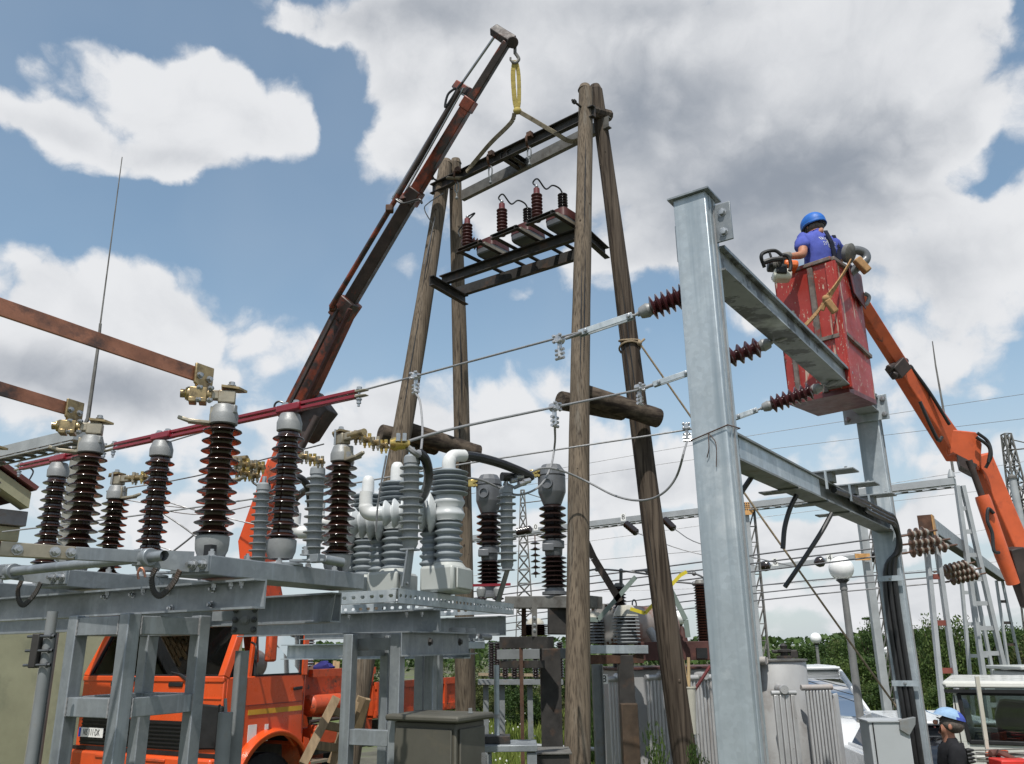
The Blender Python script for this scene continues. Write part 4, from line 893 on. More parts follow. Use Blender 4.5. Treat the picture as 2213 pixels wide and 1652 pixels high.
# ------------------------------------------------------------------ second frame: slotted rails, arresters, circuit breaker
RA = at(861, 1287, 5.0); RD_ = at(1119, 1322, 7.2); RD_ = V((RD_.x, RD_.y, RA.z)); RV = (RD_-RA).normalized(); RU = TD.copy(); RN = V((RV.y, -RV.x, 0))
sf = Thing('breaker_support', 'galvanized frame with slotted rails carrying the white bushings and grey arresters', 'steel frame', V((RA.x, RA.y, 0)))
NA = V((RU.y, -RU.x, 0)); NA = NA if NA.dot(CAM-RA) > 0 else -NA
def rail(a, b, n, name='slotted_rail', w=.085): 
    return sf.part(name, MB().slotrail(a, b, w, .045, .005, .068, .036, .019, n), M['galv_new'] , smooth=0)
r2 = rail(RA, RA+RV*2.2, RN)
r1 = rail(RA+RU*.015-RV*.01, RA+RU*.60-RV*.0, NA, w=.07)
r3 = rail(RA+RV*.85+RU*.05-AZ*.02, RA+RV*.85+RU*1.0-AZ*.02, NA, w=.07)
r4 = rail(RA+RV*2.1+RU*.05, RA+RV*2.1+RU*1.6, NA, w=.07)
eye = RA+RU*.62
sf.part('eye_nut', MB().tube([eye+(RU*math.cos(t)+AZ*math.sin(t))*.026+NA*.02 for t in [2*PI*k/18 for k in range(19)]], .010, 8, caps=False), M['alu_br'])
zC = atz(946, 1340, 2.5).z
cC = at(944, 1341, 5.35); cCz = cC.z
sf.part('front_channel', MB().extr(chan(.075, .135, .008, -1), cC, cC+RU*1.75), M['galv'], smooth=0)
cDp = at(1088, 1355, 6.9); cDp.z = cCz
sf.part('rear_channel', MB().extr(chan(.075, .15, .008, -1), cDp, cDp+RU*2.2), M['galv'], smooth=0)
sf.bolts([cC+RU*x+NA*.02+AZ*.05 for x in (.1, .22, .7, .95, 1.3)], -AZ, M['bolt'], .011, .012, .014)
# column under the second frame
def leg2(x, y, D, w=.075, z1=None):
    p = at(x, y, D); bq = V((p.x, p.y, 0)); z1 = z1 or cCz-.075
    sf.part('leg', MB().box(bq+AZ*(z1/2), w, w, z1, (RU, RV, AZ)), M['galv'], bev=.004); return bq
s1 = leg2(753, 1500, 5.35); s2 = leg2(857, 1500, 5.2); s3 = s2+RV*.5; s4 = s1+RV*.5
for p in (s3, s4): sf.part('leg', MB().box(p+AZ*((cCz-.08)/2), .07, .07, cCz-.08, (RU, RV, AZ)), M['galv'], bev=.004)
for z in (1.86, 1.0):
    for p, q in ((s1, s2), (s2, s3), (s4, s3)):
        dd = (q-p).normalized(); sf.part('crossbar', MB().bar(p+dd*.037+AZ*z, q-dd*.037+AZ*z, .055, .085), M['galv'], bev=.003)
hc = at(838, 1400, 5.1); hcz = hc.z
cap0 = V((s2.x, s2.y, hcz+.02))-RV*.07
sf.part('head_channel', MB().extr(chan(.07, .14, .008, 1), cap0-RU*.10, cap0-RU*.10+RV*1.1), M['galv'], smooth=0)
sf.part('head_channel', MB().extr(chan(.07, .14, .008, -1), cap0+RU*.38, cap0+RU*.38+RV*1.1), M['galv'], smooth=0)
sf.part('head_crossbar', MB().bar(cap0-RU*.05+RV*.1-AZ*.0, cap0+RU*.35+RV*.1, .05, .07), M['galv_old'])
sf.bolts([cap0-RU*.10+RN*.04+RV*x+AZ*.01 for x in (.25, .75)], RN, M['darksteel'], .018, .014)
# far pair of legs
t1 = at(1437/1.0*0+ (900+1440/1.844)/1.851, 1500, 6.6); t2 = at((900+1560/1.844)/1.851, 1500, 6.5)
for p in (t1, t2):
    q = V((p.x, p.y, 0)); sf.part('leg', MB().box(q+AZ*(cCz-.16)/2, .08, .08, cCz-.16, (RU, RV, AZ)), M['galv'], bev=.004)
sf.part('crossbar', MB().bar(V((t1.x, t1.y, 1.75)), V((t2.x, t2.y, 1.75))-(t2-t1)*.4, .05, .09), M['galv'], bev=.003)
sf.part('base_channel', MB().extr(chan(.08, .12, .008, -1), at(1010, 1405, 6.5), at(1010, 1405, 6.5)+RU*1.9), M['galv_new'], smooth=0)
# surge arresters
def arrester(x, y0, y1, D, lab, bracket=None, slant=None):
    p0 = at(x, y0, D); p1 = at(x, y1, D); P = V((p0.x, p0.y, p0.z)); h = p1.z-p0.z
    T = Thing('surge_arrester', lab, 'surge arrester', P, 'grey surge arresters')
    n = 10; q = (h-.09)/n; prof = [(0, .035), (.03, .048)]
    for i in range(n):
        t = .035+i*q; prof += [(t+q*.06, .046), (t+q*.38, .049), (t+q*.43, .072), (t+q*.5, .0735), (t+q*.57, .073), (t+q*.64, .047), (t+q*.98, .046)]
    prof += [(h-.05, .046)]
    bd = T.part('body', MB().lathe(P, P+AZ, prof, 26), M['poly'], smooth=45)
    T.part('cap', MB().lathe(P+AZ*(h-.052), P+AZ*9, [(0, .052), (.04, .050), (.052, .040)], 20), M['poly'], parent=bd)
    T.part('stud', MB().lathe(P+AZ*h, P+AZ*9, [(0, .016), (.05, .016)], 10), M['bolt'], parent=bd)
    if bracket is not None:
        b0 = V(bracket)
        T.part('bracket', MB().prism([P-AZ*.002+RV*.04, P-AZ*.002-RV*.045, b0-RV*.055, b0+RV*.045], RN*.010), M['galv'])
        T.part('bracket_foot', MB().box(P-AZ*.006, .09, .09, .010, (RV, RN, AZ)), M['galv'])
        T.bolts([b0+AZ*.02+RN*.006], RN, M['bolt'], .010, .01)
    return P+AZ*(h+.05)
ar1 = arrester(886, 1186, 985, 5.05, 'grey surge arrester nearest the slotted rail corner, on a tapered bracket', bracket=RA+RV*.06+AZ*.05+RN*.012)
ar4 = arrester(1096, 1230, 1052, 6.35, 'grey surge arrester at the far end of the slotted rail, near the gantry pole', bracket=RA+RV*1.75+AZ*.04+RN*.012)
ar2 = arrester(676, 1205, 1010, 5.6, 'grey surge arrester between the two largest brown insulators')
ar3 = arrester(557, 1225, 1045, 6.1, 'grey surge arrester farthest back, in front of the orange crane column')
# three-pole circuit breaker
def sheds(mb, a, d, L_, n, rc, rs, seg=24):
    q = L_/n; prof = [(0, rc)]
    for i in range(n):
        t = i*q; prof += [(t+q*.08, rc), (t+q*.40, rs*.985), (t+q*.5, rs), (t+q*.60, rs*.99), (t+q*.72, rc*1.1)]
    prof += [(L_, rc)]
    mb.lathe(a, V(a)+V(d), prof, seg); return mb
cbk = Thing('circuit_breaker', 'pale grey three-pole outdoor circuit breaker with ribbed bushings and white elbows', 'circuit breaker', V((RA.x, RA.y, RA.z))+RV*.7+RU*.3)
def breaker_pole(px_, pyt, D, bent=False):
    c = at(px_, pyt, D); zb = RA.z+.05; P = V((c.x, c.y, zb))
    hd = -RV                                                   # horizontal bushing points back towards the camera side
    hd = (RU*.88-RV*.48).normalized()
    bx0 = MB().box(P-RV*.03+AZ*.085, .27, .36, .17, (RU, RV, AZ))
    ho = cbk.part('pole_housing', bx0, M['housing'], bev=.02)
    cbk.part('housing_cover', MB().box(P-RV*.06+RN*(.27/2*abs(RU.dot(RN))+.012)+AZ*.088, .012, .28, .13, (RN, RV, AZ)), M['housing'], parent=ho, bev=.008)
    cbk.part('housing_dome', MB().lathe(P+AZ*.165, P+AZ*9, [(0, .125), (.03, .10), (.05, .085)], 24), M['housing'], parent=ho)
    p1 = MB(); sheds(p1, P+AZ*.18, AZ, .30, 6, .075, .098)
    cbk.part('support_pillar', p1, M['epoxy'], smooth=50)
    p2 = MB(); sheds(p2, P+AZ*.18+RU*.15, AZ, .30, 6, .055, .075)
    cbk.part('support_pillar', p2, M['epoxy'], smooth=50)
    mid = MB(); sheds(mid, P+AZ*.48, AZ, .17, 2, .095, .112)
    cbk.part('interrupter_body', mid, M['epoxy_lt'], smooth=50)
    tp = MB(); sheds(tp, P+AZ*.65, AZ, .18, 5, .095, .135)
    cbk.part('top_bushing', tp, M['epoxy'], smooth=50)
    ha = P+AZ*.54+hd*.08
    hb = MB(); q = .075
    q = .062; prof = [(0, .09)]
    for i in range(6): prof += [(i*q+.004, .085-.006*i), (i*q+.036, .138-.010*i), (i*q+.044, .141-.010*i), (i*q+.050, .138-.010*i), (i*q+.055, .082-.006*i)]
    prof += [(.40, .048)]
    cbk.part('side_bushing', hb.lathe(ha, ha+hd, prof, 26), M['epoxy_lt'], smooth=50)
    e = ha+hd*.40
    cbk.part('elbow', MB().tube(bez([e-hd*.03, e+hd*.05, e+hd*.085+AZ*.03, e+hd*.09+AZ*.09, e+hd*.088+AZ*.15]), [.050]*20+[.046]*13, 16), M['white_ins'])
    t_ = P+AZ*.83
    od = (RV*.9-RU*.35).normalized()
    if bent:
        pth = bez([t_, t_+AZ*.06, t_+AZ*.11+od*.04, t_+AZ*.13+od*.15])
        cbk.part('elbow', MB().tube(pth, [.048]*12+[.044]*(len(pth)-12), 16), M['white_ins'])
    else: cbk.part('sleeve', MB().lathe(t_, t_+AZ, [(0, .05), (.10, .048), (.13, .042), (.148, .028), (.152, .01)], 18), M['white_ins'], smooth=60)
    return t_+AZ*.13+od*.15, od, e+hd*.088+AZ*.14
bp1 = breaker_pole(968, 1250, 5.75, True)
bp2 = breaker_pole(852, 1250, 6.15)
bp3 = breaker_pole(788, 1250, 6.65)
cbl = lambda pts, lab, r=.024, mat='cable', name='connecting_cable', cat='cable', grp=None: single(name, MB().tube(bez(pts, 8), r, 10), M[mat], lab, cat, grp, loc=pts[0])
p_, od, _ = bp1
cbl([p_-od*.03, p_+od*.15+AZ*.012, p_+od*.45-AZ*.0, p_+od*.75-AZ*.05, ar4+AZ*.02-od*.05], 'thick black cable from the white elbow to the far arrester', .034)
cbl([at(905, 978, 5.0), at(920, 995, 5.05), at(926, 1030, 5.2), at(918, 1065, 5.5), bp2[2]+V((.0, .0, .0)) if False else at(905, 1085, 5.7)], 'thick black cable looping down beside the nearest arrester', .030)
cbl([ar3-AZ*.03+V((.05, 0, 0)), at(600, 1035, 5.9), at(640, 1030, 5.8), at(665, 1052, 5.9), at(672, 1100, 6.0)], 'black cable arching behind the middle brown insulator', .026)
cbl([bp3[2], bp3[2]+AZ*.14, at(748, 1010, 5.6), at(742, 985, 5.2)], 'black cable rising from the hidden white elbow', .03)
# conductors' brass clamps leading from the rear terminals
def clampline(a, b, n, lab):
    a, b = V(a), V(b); d = (b-a).normalized(); T = Thing('clamp_line', lab, 'clamps', a, 'brass clamp lines behind the disconnector')
    rod = T.part('rod', MB().tube([a, b], .011, 8), M['brass'])
    _, s, u = frame(d)
    for i in range(n):
        p = a.lerp(b, (i+.5)/n)
        co = T.part('clamp', MB().box(p, .026, .045, .030, (d, s, u)), M['brass'], bev=.003)
        for t in (-1, 1): T.part('clamp_bolt', MB().lathe(p+s*(.013*t)+u*.034, p+s*(.013*t)-u, [(0, .009), (.001, .011), (.022, .011), (.0225, .006), (.046, .006), (.0465, .010), (.064, .010), (.065, .006), (.076, .006)], 8), M['brass_br' if i % 2 else 'brass_pale'], parent=co)
    return T
t0, d0, _ = tops[(0, 2)]
clampline(t0-d0*.03, at(838, 967, 4.55), 4, 'row of four brass clamps on the nearest pole, right of its brown insulator')
bcl = at(862, 960, 4.6); T = Thing('brass_clamp', 'bright brass conductor clamp at the end of the clamp row', 'clamp', bcl)
T.part('clamp_body', MB().lathe(bcl-V((.05, 0, 0)), bcl+V((1, .2, .0)), [(0, .03), (.03, .042), (.05, .034), (.11, .026)], 16), M['brass_br'])
T.bolts([bcl+V((x, -.03, .01)) for x in (.0, .035)], AZ, M['bolt'], .012, .04)
T.part('tail', MB().tube(bez([bcl+V((.05, 0, -.02)), bcl+V((.1, .05, -.05)), at(905, 978, 5.0)]), .018, 8), M['alu'])
t0, d0, _ = tops[(1, 2)]
clampline(at(505, 1000, 4.5), at(572, 1012, 4.8), 4, 'upper row of brass clamps behind the tallest brown insulator')
clampline(at(508, 1020, 4.6), at(560, 1030, 4.9), 3, 'lower row of brass clamps behind the tallest brown insulator')
clampline(at(648, 985, 4.7), at(700, 1000, 5.2), 3, 'short row of brass clamps between two brown insulators, left of the rear one')
t0, d0, _ = tops[(2, 2)]
clampline(t0-d0*.03, t0+d0*.10, 2, 'pair of brass clamps on the farthest-left pole')
# ------------------------------------------------------------------ strain insulators and conductors of the portal
def disc_profile(n, q, rc, rs):
    prof = [(0, rc)]
    for i in range(n): prof += [(i*q+q*.15, rc), (i*q+q*.38, rs*.93), (i*q+q*.5, rs), (i*q+q*.62, rs*.95), (i*q+q*.88, rc*1.15)]
    return prof+[(n*q, rc)]
yokes = []
strings = [((1562, 604, 4.95), (1368, 684), (1252, 722), 'uppermost wine-red strain insulator, crossing left behind the portal post', .0),
           ((1700, 728, 6.05), (1490, 806), (1412, 832), 'middle wine-red strain insulator in front of the red basket', .0),
           ((1806, 826, 7.15), (1637, 886), (1585, 905), 'lowest wine-red strain insulator beneath the red basket', .0)]
CD = (-PU if False else V((-.80, .60, 0)))                     # conductors leave along the yard's AU direction
for (ex, ey, eD), (ix, iy), (yx, yy), lab, _ in strings:
    E_ = at(ex, ey, eD)
    # string runs along AU and slightly down
    T = Thing('strain_insulator', lab, 'insulator', E_, 'strain insulators of the portal')
    # far end found on the sight line where it meets the string's vertical plane
    def plane_hit(x, y, p, d):
        nrm = V((d.y, -d.x, 0)); r = ray(x, y); return CAM+r*((p-CAM).dot(nrm)/r.dot(nrm))
    cdir = V((-.93, .36, 0)).normalized()
    I_ = plane_hit(ix, iy, E_, cdir); Yk = plane_hit(yx, yy, E_, cdir)
    d = (I_-E_).normalized(); L_ = (I_-E_).length
    T.part('clevis', MB().tube([E_-d*.05, E_+d*.09], .012, 10).box(E_+d*.03, .07, .05, .035, frame(d)), M['alu'], bev=.006)
    body0 = E_+d*.13; bl = L_-.13-.05; capl = .075
    bo = T.part('ceramic_body', MB().lathe(body0+d*capl, body0+d*9, disc_profile(7, (bl-2*capl)/7, .040, .084), 28), M['porc_wine'], smooth=50)
    for a_, dd in ((body0, d), (body0+d*bl, -d)):
        T.part('end_cap', MB().lathe(a_-dd*.02, a_+dd, [(0, .016), (.015, .018), (.02, .036), (.035, .042), (.06, .047), (.075, .05), (.085, .044), (capl+.025, .04)], 20), M['cap'], parent=bo)
    a_ = body0+d*bl; fl = (Yk-a_).normalized(); s_, u_ = frame(fl)[1:]
    for q in (-1, 1):
        T.part('link_strap', MB().bar(a_+fl*.05+s_*.018*q, Yk+s_*.018*q, .008, .042), M['galv_new'], bev=.002)
    T.part('eye_rod', MB().tube([a_-fl*.01, a_+fl*.09], .010, 8), M['alu'])
    for p_ in (a_+fl*.075, Yk-fl*.05): T.part('link_bolt', MB().bolt(p_-s_*.022, -s_ if s_.dot(CAM-p_) < 0 else s_, .013, .014), M['bolt'])
    T.part('dead_end', MB().tube([Yk-fl*.06, Yk+fl*.10], [.016, .011], 10), M['alu'])
    yokes.append((Yk+fl*.08, fl))
def hitplane(x, y, p, d):
    nrm = V((d.y, -d.x, 0)); r = ray(x, y); return CAM+r*((p-CAM).dot(nrm)/r.dot(nrm))
ends = [((1240, 722), (1000, 786), (700, 866), (470, 925), (330, 966)), ((1375, 844), (1010, 920), (860, 960)), ((1480, 930), (1010, 1002), (720, 1052), (330, 1110), (5, 1150))]
labs = ['uppermost grey conductor rising from the disconnector to the portal', 'middle grey conductor ending in the bright brass clamp', 'lowest grey conductor passing behind the brown insulators']
cond_dir = []
for (Y0, fl), pts, lab in zip(yokes, ends, labs):
    far = at(*pts[-1], 9.0) if pts is not ends[1] else bcl
    dd = V((far.x-Y0.x, far.y-Y0.y, 0)).normalized(); cond_dir.append((Y0, dd))
    P = [Y0]+[hitplane(x, y, Y0, dd) for x, y in pts]
    if pts is ends[1]: P[-1] = bcl
    single('conductor', MB().tube(bez(P, 6), .0085, 8), M['alu'], lab, 'conductor', 'conductors strung from the portal', loc=Y0)
def pclamp(c, ax, lab):
    T = Thing('parallel_clamp', lab, 'clamp', c, 'bright clamps on the conductors'); d, s, u = frame(ax)
    b_ = T.part('upper_jaw', MB().lathe(c-s*.03, c+s, [(0, .030), (.06, .030)], 14), M['alu_br'], bev=.004)
    T.part('stem', MB().bar(c-u*.01, c-u*.13, .028, .03), M['alu_br'], bev=.004)
    nn = s if s.dot(CAM-c) > 0 else -s
    for dx, dz in ((-.026, .02), (.026, .02), (-.026, -.02), (.026, -.02)): T.part('clamp_bolt', MB().bolt(c+d*dx+u*dz+nn*.026, nn, .010, .012), M['alu_br'], parent=b_)
    for dz in (-.075, -.105, -.135):
        T.part('lower_bolt', MB().tube([c+u*dz-d*.035, c+u*dz+d*.035], .012, 8), M['alu_br'])
    return c-u*.14
c1 = hitplane(1209, 734, *cond_dir[0]); pclamp(c1, cond_dir[0][1], 'bright conductor clamp alone on the uppermost wire, beside the wooden pole')
c2 = hitplane(899, 813, *cond_dir[0]); e2 = pclamp(c2, cond_dir[0][1], 'bright clamp on the uppermost wire, in front of the left wooden pole')
c3 = hitplane(1381, 838, *cond_dir[1]); pclamp(c3, cond_dir[1][1], 'bright clamp on the middle wire, in front of the leaning right pole')
c4 = hitplane(1198, 880, *cond_dir[1]); e4 = pclamp(c4, cond_dir[1][1], 'bright clamp on the middle wire with a drop wire below it')
c5 = hitplane(1483, 922, *cond_dir[2]); e5 = pclamp(c5, cond_dir[2][1], 'bright clamp on the lowest wire, touching the portal post')
def drop(pts, lab, r=.0085, mat='alu'): single('drop_wire', MB().tube(bez(pts, 8), r, 8), M[mat], lab, 'drop wire', 'drop wires', loc=pts[0])
drop([e2, at(908, 870, e2.y-.1), at(913, 930, 5.9), at(908, 985, 5.4), at(900, 1000, 5.2)], 'drop wire from the uppermost conductor to the nearest arrester')
drop([e4, at(1199, 960, 6.7), at(1190, 1010, 6.6), at(1165, 1052, 6.5), at(1120, 1070, 6.4), at(1080, 1055, 6.35), at(1040, 1038, 6.2), at(1005, 1034, 6.0), at(985, 1040, 5.9)], 'drop wire swinging from the middle conductor to the white bushing')
drop([e5, at(1480, 970, 5.9), at(1462, 1030, 6.0), at(1430, 1068, 6.1), at(1385, 1082, 6.3), at(1330, 1072, 6.5), at(1270, 1042, 6.7), at(1215, 1018, 6.6), at(1175, 1012, 6.5), at(1145, 1022, 6.4), at(1122, 1038, 6.35)], 'long looping drop wire from the lowest conductor to the far arrester')
# aluminium clamp cluster at the far arrester
kc = at(1122, 1042, 6.35); T = Thing('terminal_clamp', 'aluminium clamp cluster on top of the far grey arrester', 'clamp', kc)
T.part('arm', MB().bar(at(1088, 1045, 6.35), at(1110, 1055, 6.35), .03, .03).bar(at(1110, 1055, 6.35), at(1140, 1042, 6.35), .03, .025), M['galv_old'], bev=.004)
for q in ((1110, 1038), (1122, 1030), (1128, 1045), (1138, 1040)): T.part('jaw', MB().tube([at(q[0]-7, q[1]+2, 6.33), at(q[0]+7, q[1]-1, 6.36)], .022, 10), M['alu_br'])
# thin earth braid and small copper lead
drop([at(1005, 1070, 6.0), at(993, 1100, 5.9), at(985, 1115, 5.85)], 'thin copper lead beside the white bushing', .004, 'copper')
drop([at(835, 985, 5.3), at(818, 1080, 5.3), at(812, 1150, 5.3)], 'thin dark wire hanging beside the rear brown insulator', .006, 'wire')
# ------------------------------------------------------------------ current transformers behind the gantry
def ct(x, D, rows, lab, side=True):
    """rows: image heights of cap top, head bottom, upper sheds bottom, flange bottom, lower sheds bottom, base bottom"""
    zs = [at(x, y, D).z for y in rows]; b0 = at(x, rows[-1], D); P = V((b0.x, b0.y, 0)); k = (D+.1)/1816*1.03
    T = Thing('current_transformer', lab, 'current transformer', P+AZ*zs[5], 'current transformers behind the gantry')
    q = (zs[1]-zs[2])
    up = MB().lathe(P+AZ*zs[2], P+AZ*99, disc_profile(5, q/5, .085, .145), 28); T.part('upper_porcelain', up, M['porc_blk'], smooth=50)
    fl = T.part('middle_flange', MB().lathe(P+AZ*zs[3], P+AZ*99, [(0, .085), (.01, .09), ((zs[2]-zs[3])*.45, .095), ((zs[2]-zs[3])*.5, .115), (zs[2]-zs[3]-.01, .115), (zs[2]-zs[3], .09)], 24), M['ctgrey'])
    T.part('flange_box', MB().box(P+AZ*((zs[2]+zs[3])/2)+V((-.06, -.09, 0)), .12, .07, .08), M['ctgrey'], parent=fl, bev=.01)
    lo = MB().lathe(P+AZ*zs[4], P+AZ*99, disc_profile(7, (zs[3]-zs[4])/7, .085, .135), 28); T.part('lower_porcelain', lo, M['porc_blk'], smooth=50)
    T.part('base', MB().lathe(P+AZ*zs[5], P+AZ*99, [(0, .13), (.03, .13), (.035, .105), (zs[4]-zs[5], .10)], 24), M['ctgrey'])
    h = zs[0]-zs[1]
    hd = T.part('head', MB().lathe(P+AZ*zs[1], P+AZ*99, [(0, .095), (.01, .10), (h*.30, .145), (h*.33, .148), (h*.72, .148), (h*.725, .140)], 26), M['ctgrey'], smooth=28)
    T.part('head_seal', MB().lathe(P+AZ*(zs[1]+h*.725), P+AZ*99, [(0, .150), (.012, .150)], 26), M['blackpl'], parent=hd)
    T.part('head_cover', MB().lathe(P+AZ*(zs[1]+h*.725+.012), P+AZ*99, [(0, .146), (h*.13, .144), (h*.14, .135), (h*.27, .10), (h*.275, .05)], 12), M['ctgrey'], parent=hd, smooth=20)
    pd_ = V((-.35, -.94, 0)).normalized()
    T.part('port', MB().lathe(P+AZ*(zs[1]+h*.50)+pd_*.12, P+AZ*(zs[1]+h*.50)+pd_*9, [(0, .06), (.05, .058), (.05, .045), (.03, .043)], 20), M['ctgrey'], parent=hd)
    T.part('port_cover', MB().lathe(P+AZ*(zs[1]+h*.50)+pd_*.14, P+AZ*(zs[1]+h*.50)+pd_*9, [(0, .042), (.006, .04)], 16), M['blackpl'], parent=hd)
    tp = P+AZ*(zs[1]+h*.80)+V((-.19, -.04, 0))
    tb = T.part('terminal_plate', MB().box(tp, .09, .02, .08), M['brass_br'], bev=.004)
    for dx, dz in ((.02, .01), (.05, .02), (.02, -.03), (.05, -.03)): T.part('terminal_bolt', MB().tube([tp+V((dx, -.05, dz)), tp+V((dx, .03, dz))], .014, 8), M['brass_br'], parent=tb)
ct(1199, 8.9, (1008, 1092, 1168, 1202, 1272, 1286), 'dark porcelain current transformer right beside the near wooden pole')
ct(1058, 9.5, (1030, 1110, 1182, 1212, 1270, 1292), 'dark porcelain current transformer behind the far grey arrester')
# dark steel structure under them
cs = Thing('transformer_support', 'old dark steel framework on stout columns under the current transformers', 'steel frame', at(1180, 1500, 8.8)*1.0)
def pbar(T, name, a, b, w, h, mat, **k): return T.part(name, MB().bar(a, b, w, h), M[mat], **k)
z1 = at(1160, 1303, 8.6).z
pbar(cs, 'top_beam', at(1105, 1303, 9.2), at(1290, 1302, 8.7), .28, .12, 'greysteel', bev=.006)
pbar(cs, 'hanger', at(1155, 1292, 8.5), at(1155, 1376, 8.5), .085, .05, 'greysteel')
pbar(cs, 'hanger', at(1132, 1305, 9.3), at(1132, 1376, 9.3), .06, .05, 'rust')
cs.bolts([at(1155, y, 8.46) for y in (1335, 1350, 1362)], V((0, -1, 0)), M['bolt'], .012, .01)
pbar(cs, 'actuator_box', at(1205, 1312, 8.9), at(1205, 1372, 8.9), .16, .2, 'darksteel', bev=.01)
pbar(cs, 'cross_beam', at(1086, 1389, 8.8), at(1190, 1389, 8.4), .10, .11, 'darksteel', bev=.003)
pbar(cs, 'cross_beam', at(1086, 1436, 8.9), at(1170, 1436, 8.5), .10, .07, 'darksteel', bev=.003)
pbar(cs, 'pale_beam', at(1080, 1415, 9.4), at(1255, 1412, 9.0), .14, .10, 'galv_old', bev=.003)
pbar(cs, 'pale_beam', at(1250, 1404, 9.3), at(1394, 1404, 9.6), .14, .085, 'galv_new', bev=.003)
pbar(cs, 'rusty_channel', at(1262, 1426, 9.3), at(1385, 1424, 9.6), .12, .09, 'rust', bev=.003)
for (xt, yt, xb_, D, w, mat) in ((1188, 1402, 1176, 8.8, .20, 'darksteel'), (1350, 1416, 1357, 9.5, .16, 'darksteel')):
    p = at(xt, yt, D); pbar(cs, 'column', V((p.x, p.y, 0)), p, w, w, mat, bev=.006)
p = at(1126, 1400, 8.6); pbar(cs, 'stay_tube', V((p.x, p.y, 0)), p, .035, .035, 'rust')
p = at(1290, 1436, 9.2); cs.part('column', MB().extr(ibeam(.13, .11, .012, .04), V((p.x, p.y, 0)), p), M['galv_old'], smooth=0)
# rusty lower part of the second column
p = at(1358, 1520, 9.4); pbar(cs, 'column_casing', V((p.x, p.y, 0)), p, .172, .172, 'brownsteel', bev=.01)
for i, x in enumerate((1157,)):
    b_ = at(x, 1376, 9.6); T = Thing('post_bushing', 'ribbed bushing with cream cap behind the old steel framework', 'bushing', b_)
    T.part('ribs', MB().lathe(b_, b_+AZ, disc_profile(6, .022, .10, .17), 24), M['porc_blk'])
    T.part('cap', MB().lathe(b_+AZ*.132, b_+AZ*9, [(0, .10), (.03, .09), (.06, .05)], 20), M['radins'])
# small old disconnector with red blade behind the recloser
b_ = at(1040, 1290, 8.2); T = Thing('small_disconnector', 'small distant disconnector with a red blade behind the pale grey housing', 'disconnector', b_)
for dx in (0, .16): T.part('cap', MB().lathe(b_+V((dx, .1*dx, 0)), b_+V((dx, .1*dx, 1)), [(0, .036), (.04, .044), (.07, .044), (.09, .028)], 16), M['cap']); T.part('porcelain', MB().lathe(b_+V((dx, .1*dx, -.12)), b_+V((dx, .1*dx, 1)), disc_profile(3, .04, .028, .058), 18), M['porc_blk'])
T.part('blade', MB().bar(b_+V((-.10, 0, .105)), b_+V((.28, .02, .112)), .018, .024), M['red_bl'])
# lower disconnector on the second frame's far side
b_ = at(1000, 1395, 6.4); T = Thing('earthing_switch', 'small galvanized earthing switch head below the slotted rails', 'switch', b_)
T.part('plate', MB().box(b_, .42, .22, .05, (RV, RU, AZ)), M['galv_new'], bev=.004)
for q in (-.12, .10): T.part('cap', MB().lathe(b_+RV*q+AZ*.02, b_+RV*q+AZ, [(0, .055), (.05, .065), (.06, .07), (.10, .06)], 20), M['cap'])
T.part('rotary_disc', MB().lathe(b_+RV*.10+AZ*.03, b_+RV*.10+AZ, [(0, .12), (.014, .12)], 24), M['galv'])
T.part('crank_tube', MB().tube([b_+RV*.2+AZ*.06+RN*.06, b_+RV*.32+AZ*.055+RN*.10], .022, 12), M['alu'])
T.bolts([b_+RV*q+RN*.1+AZ*.03 for q in (-.15, -.05, .05, .15)], AZ, M['bolt'], .012, .014)
# galvanized pipe standing on a small table, cabinets at the bottom
p = at(1076, 1438, 6.9); q = at(1074, 1597, 6.9)
T = Thing('standpipe', 'slim galvanized standpipe on a grey table', 'pipe', q); T.part('pipe', MB().tube([q, V((q.x, q.y, p.z))], .021, 14), M['galv_new']); T.part('collar', MB().lathe(V((q.x, q.y, (q.z+p.z)/2-.12)), V((q.x, q.y, 9)), [(0, .026), (.03, .026)], 14), M['alu'])
T.part('foot_box', MB().box(q-AZ*.0, .20, .2, .05), M['darksteel'], bev=.004)
t0 = at(1100, 1612, 6.9); T = Thing('steel_table', 'low grey steel table beside the olive cabinet', 'table', V((t0.x, t0.y, 0)))
T.part('top', MB().box(V((t0.x, t0.y, t0.z)), .42, .40, .045), M['galv'], bev=.004)
for dx, dy in ((-.17, -.15), (.17, -.15), (-.17, .15), (.17, .15)): T.part('leg', MB().box(V((t0.x+dx, t0.y+dy, t0.z/2-.012)), .07, .07, t0.z-.046), M['galv'], bev=.003)
T = Thing('dark_crate', 'dark steel box on the ground in front of the meadow', 'box', V((at(1186, 1640, 7.6).x, 7.6, 0))); c_ = at(1186, 1625, 7.6)
T.part('box', MB().box(V((c_.x, c_.y, c_.z/2)), .32, .4, c_.z), M['darksteel'], bev=.006); T.part('lid', MB().box(V((c_.x, c_.y, c_.z+.008)), .36, .44, .014), M['greysteel'], bev=.003)
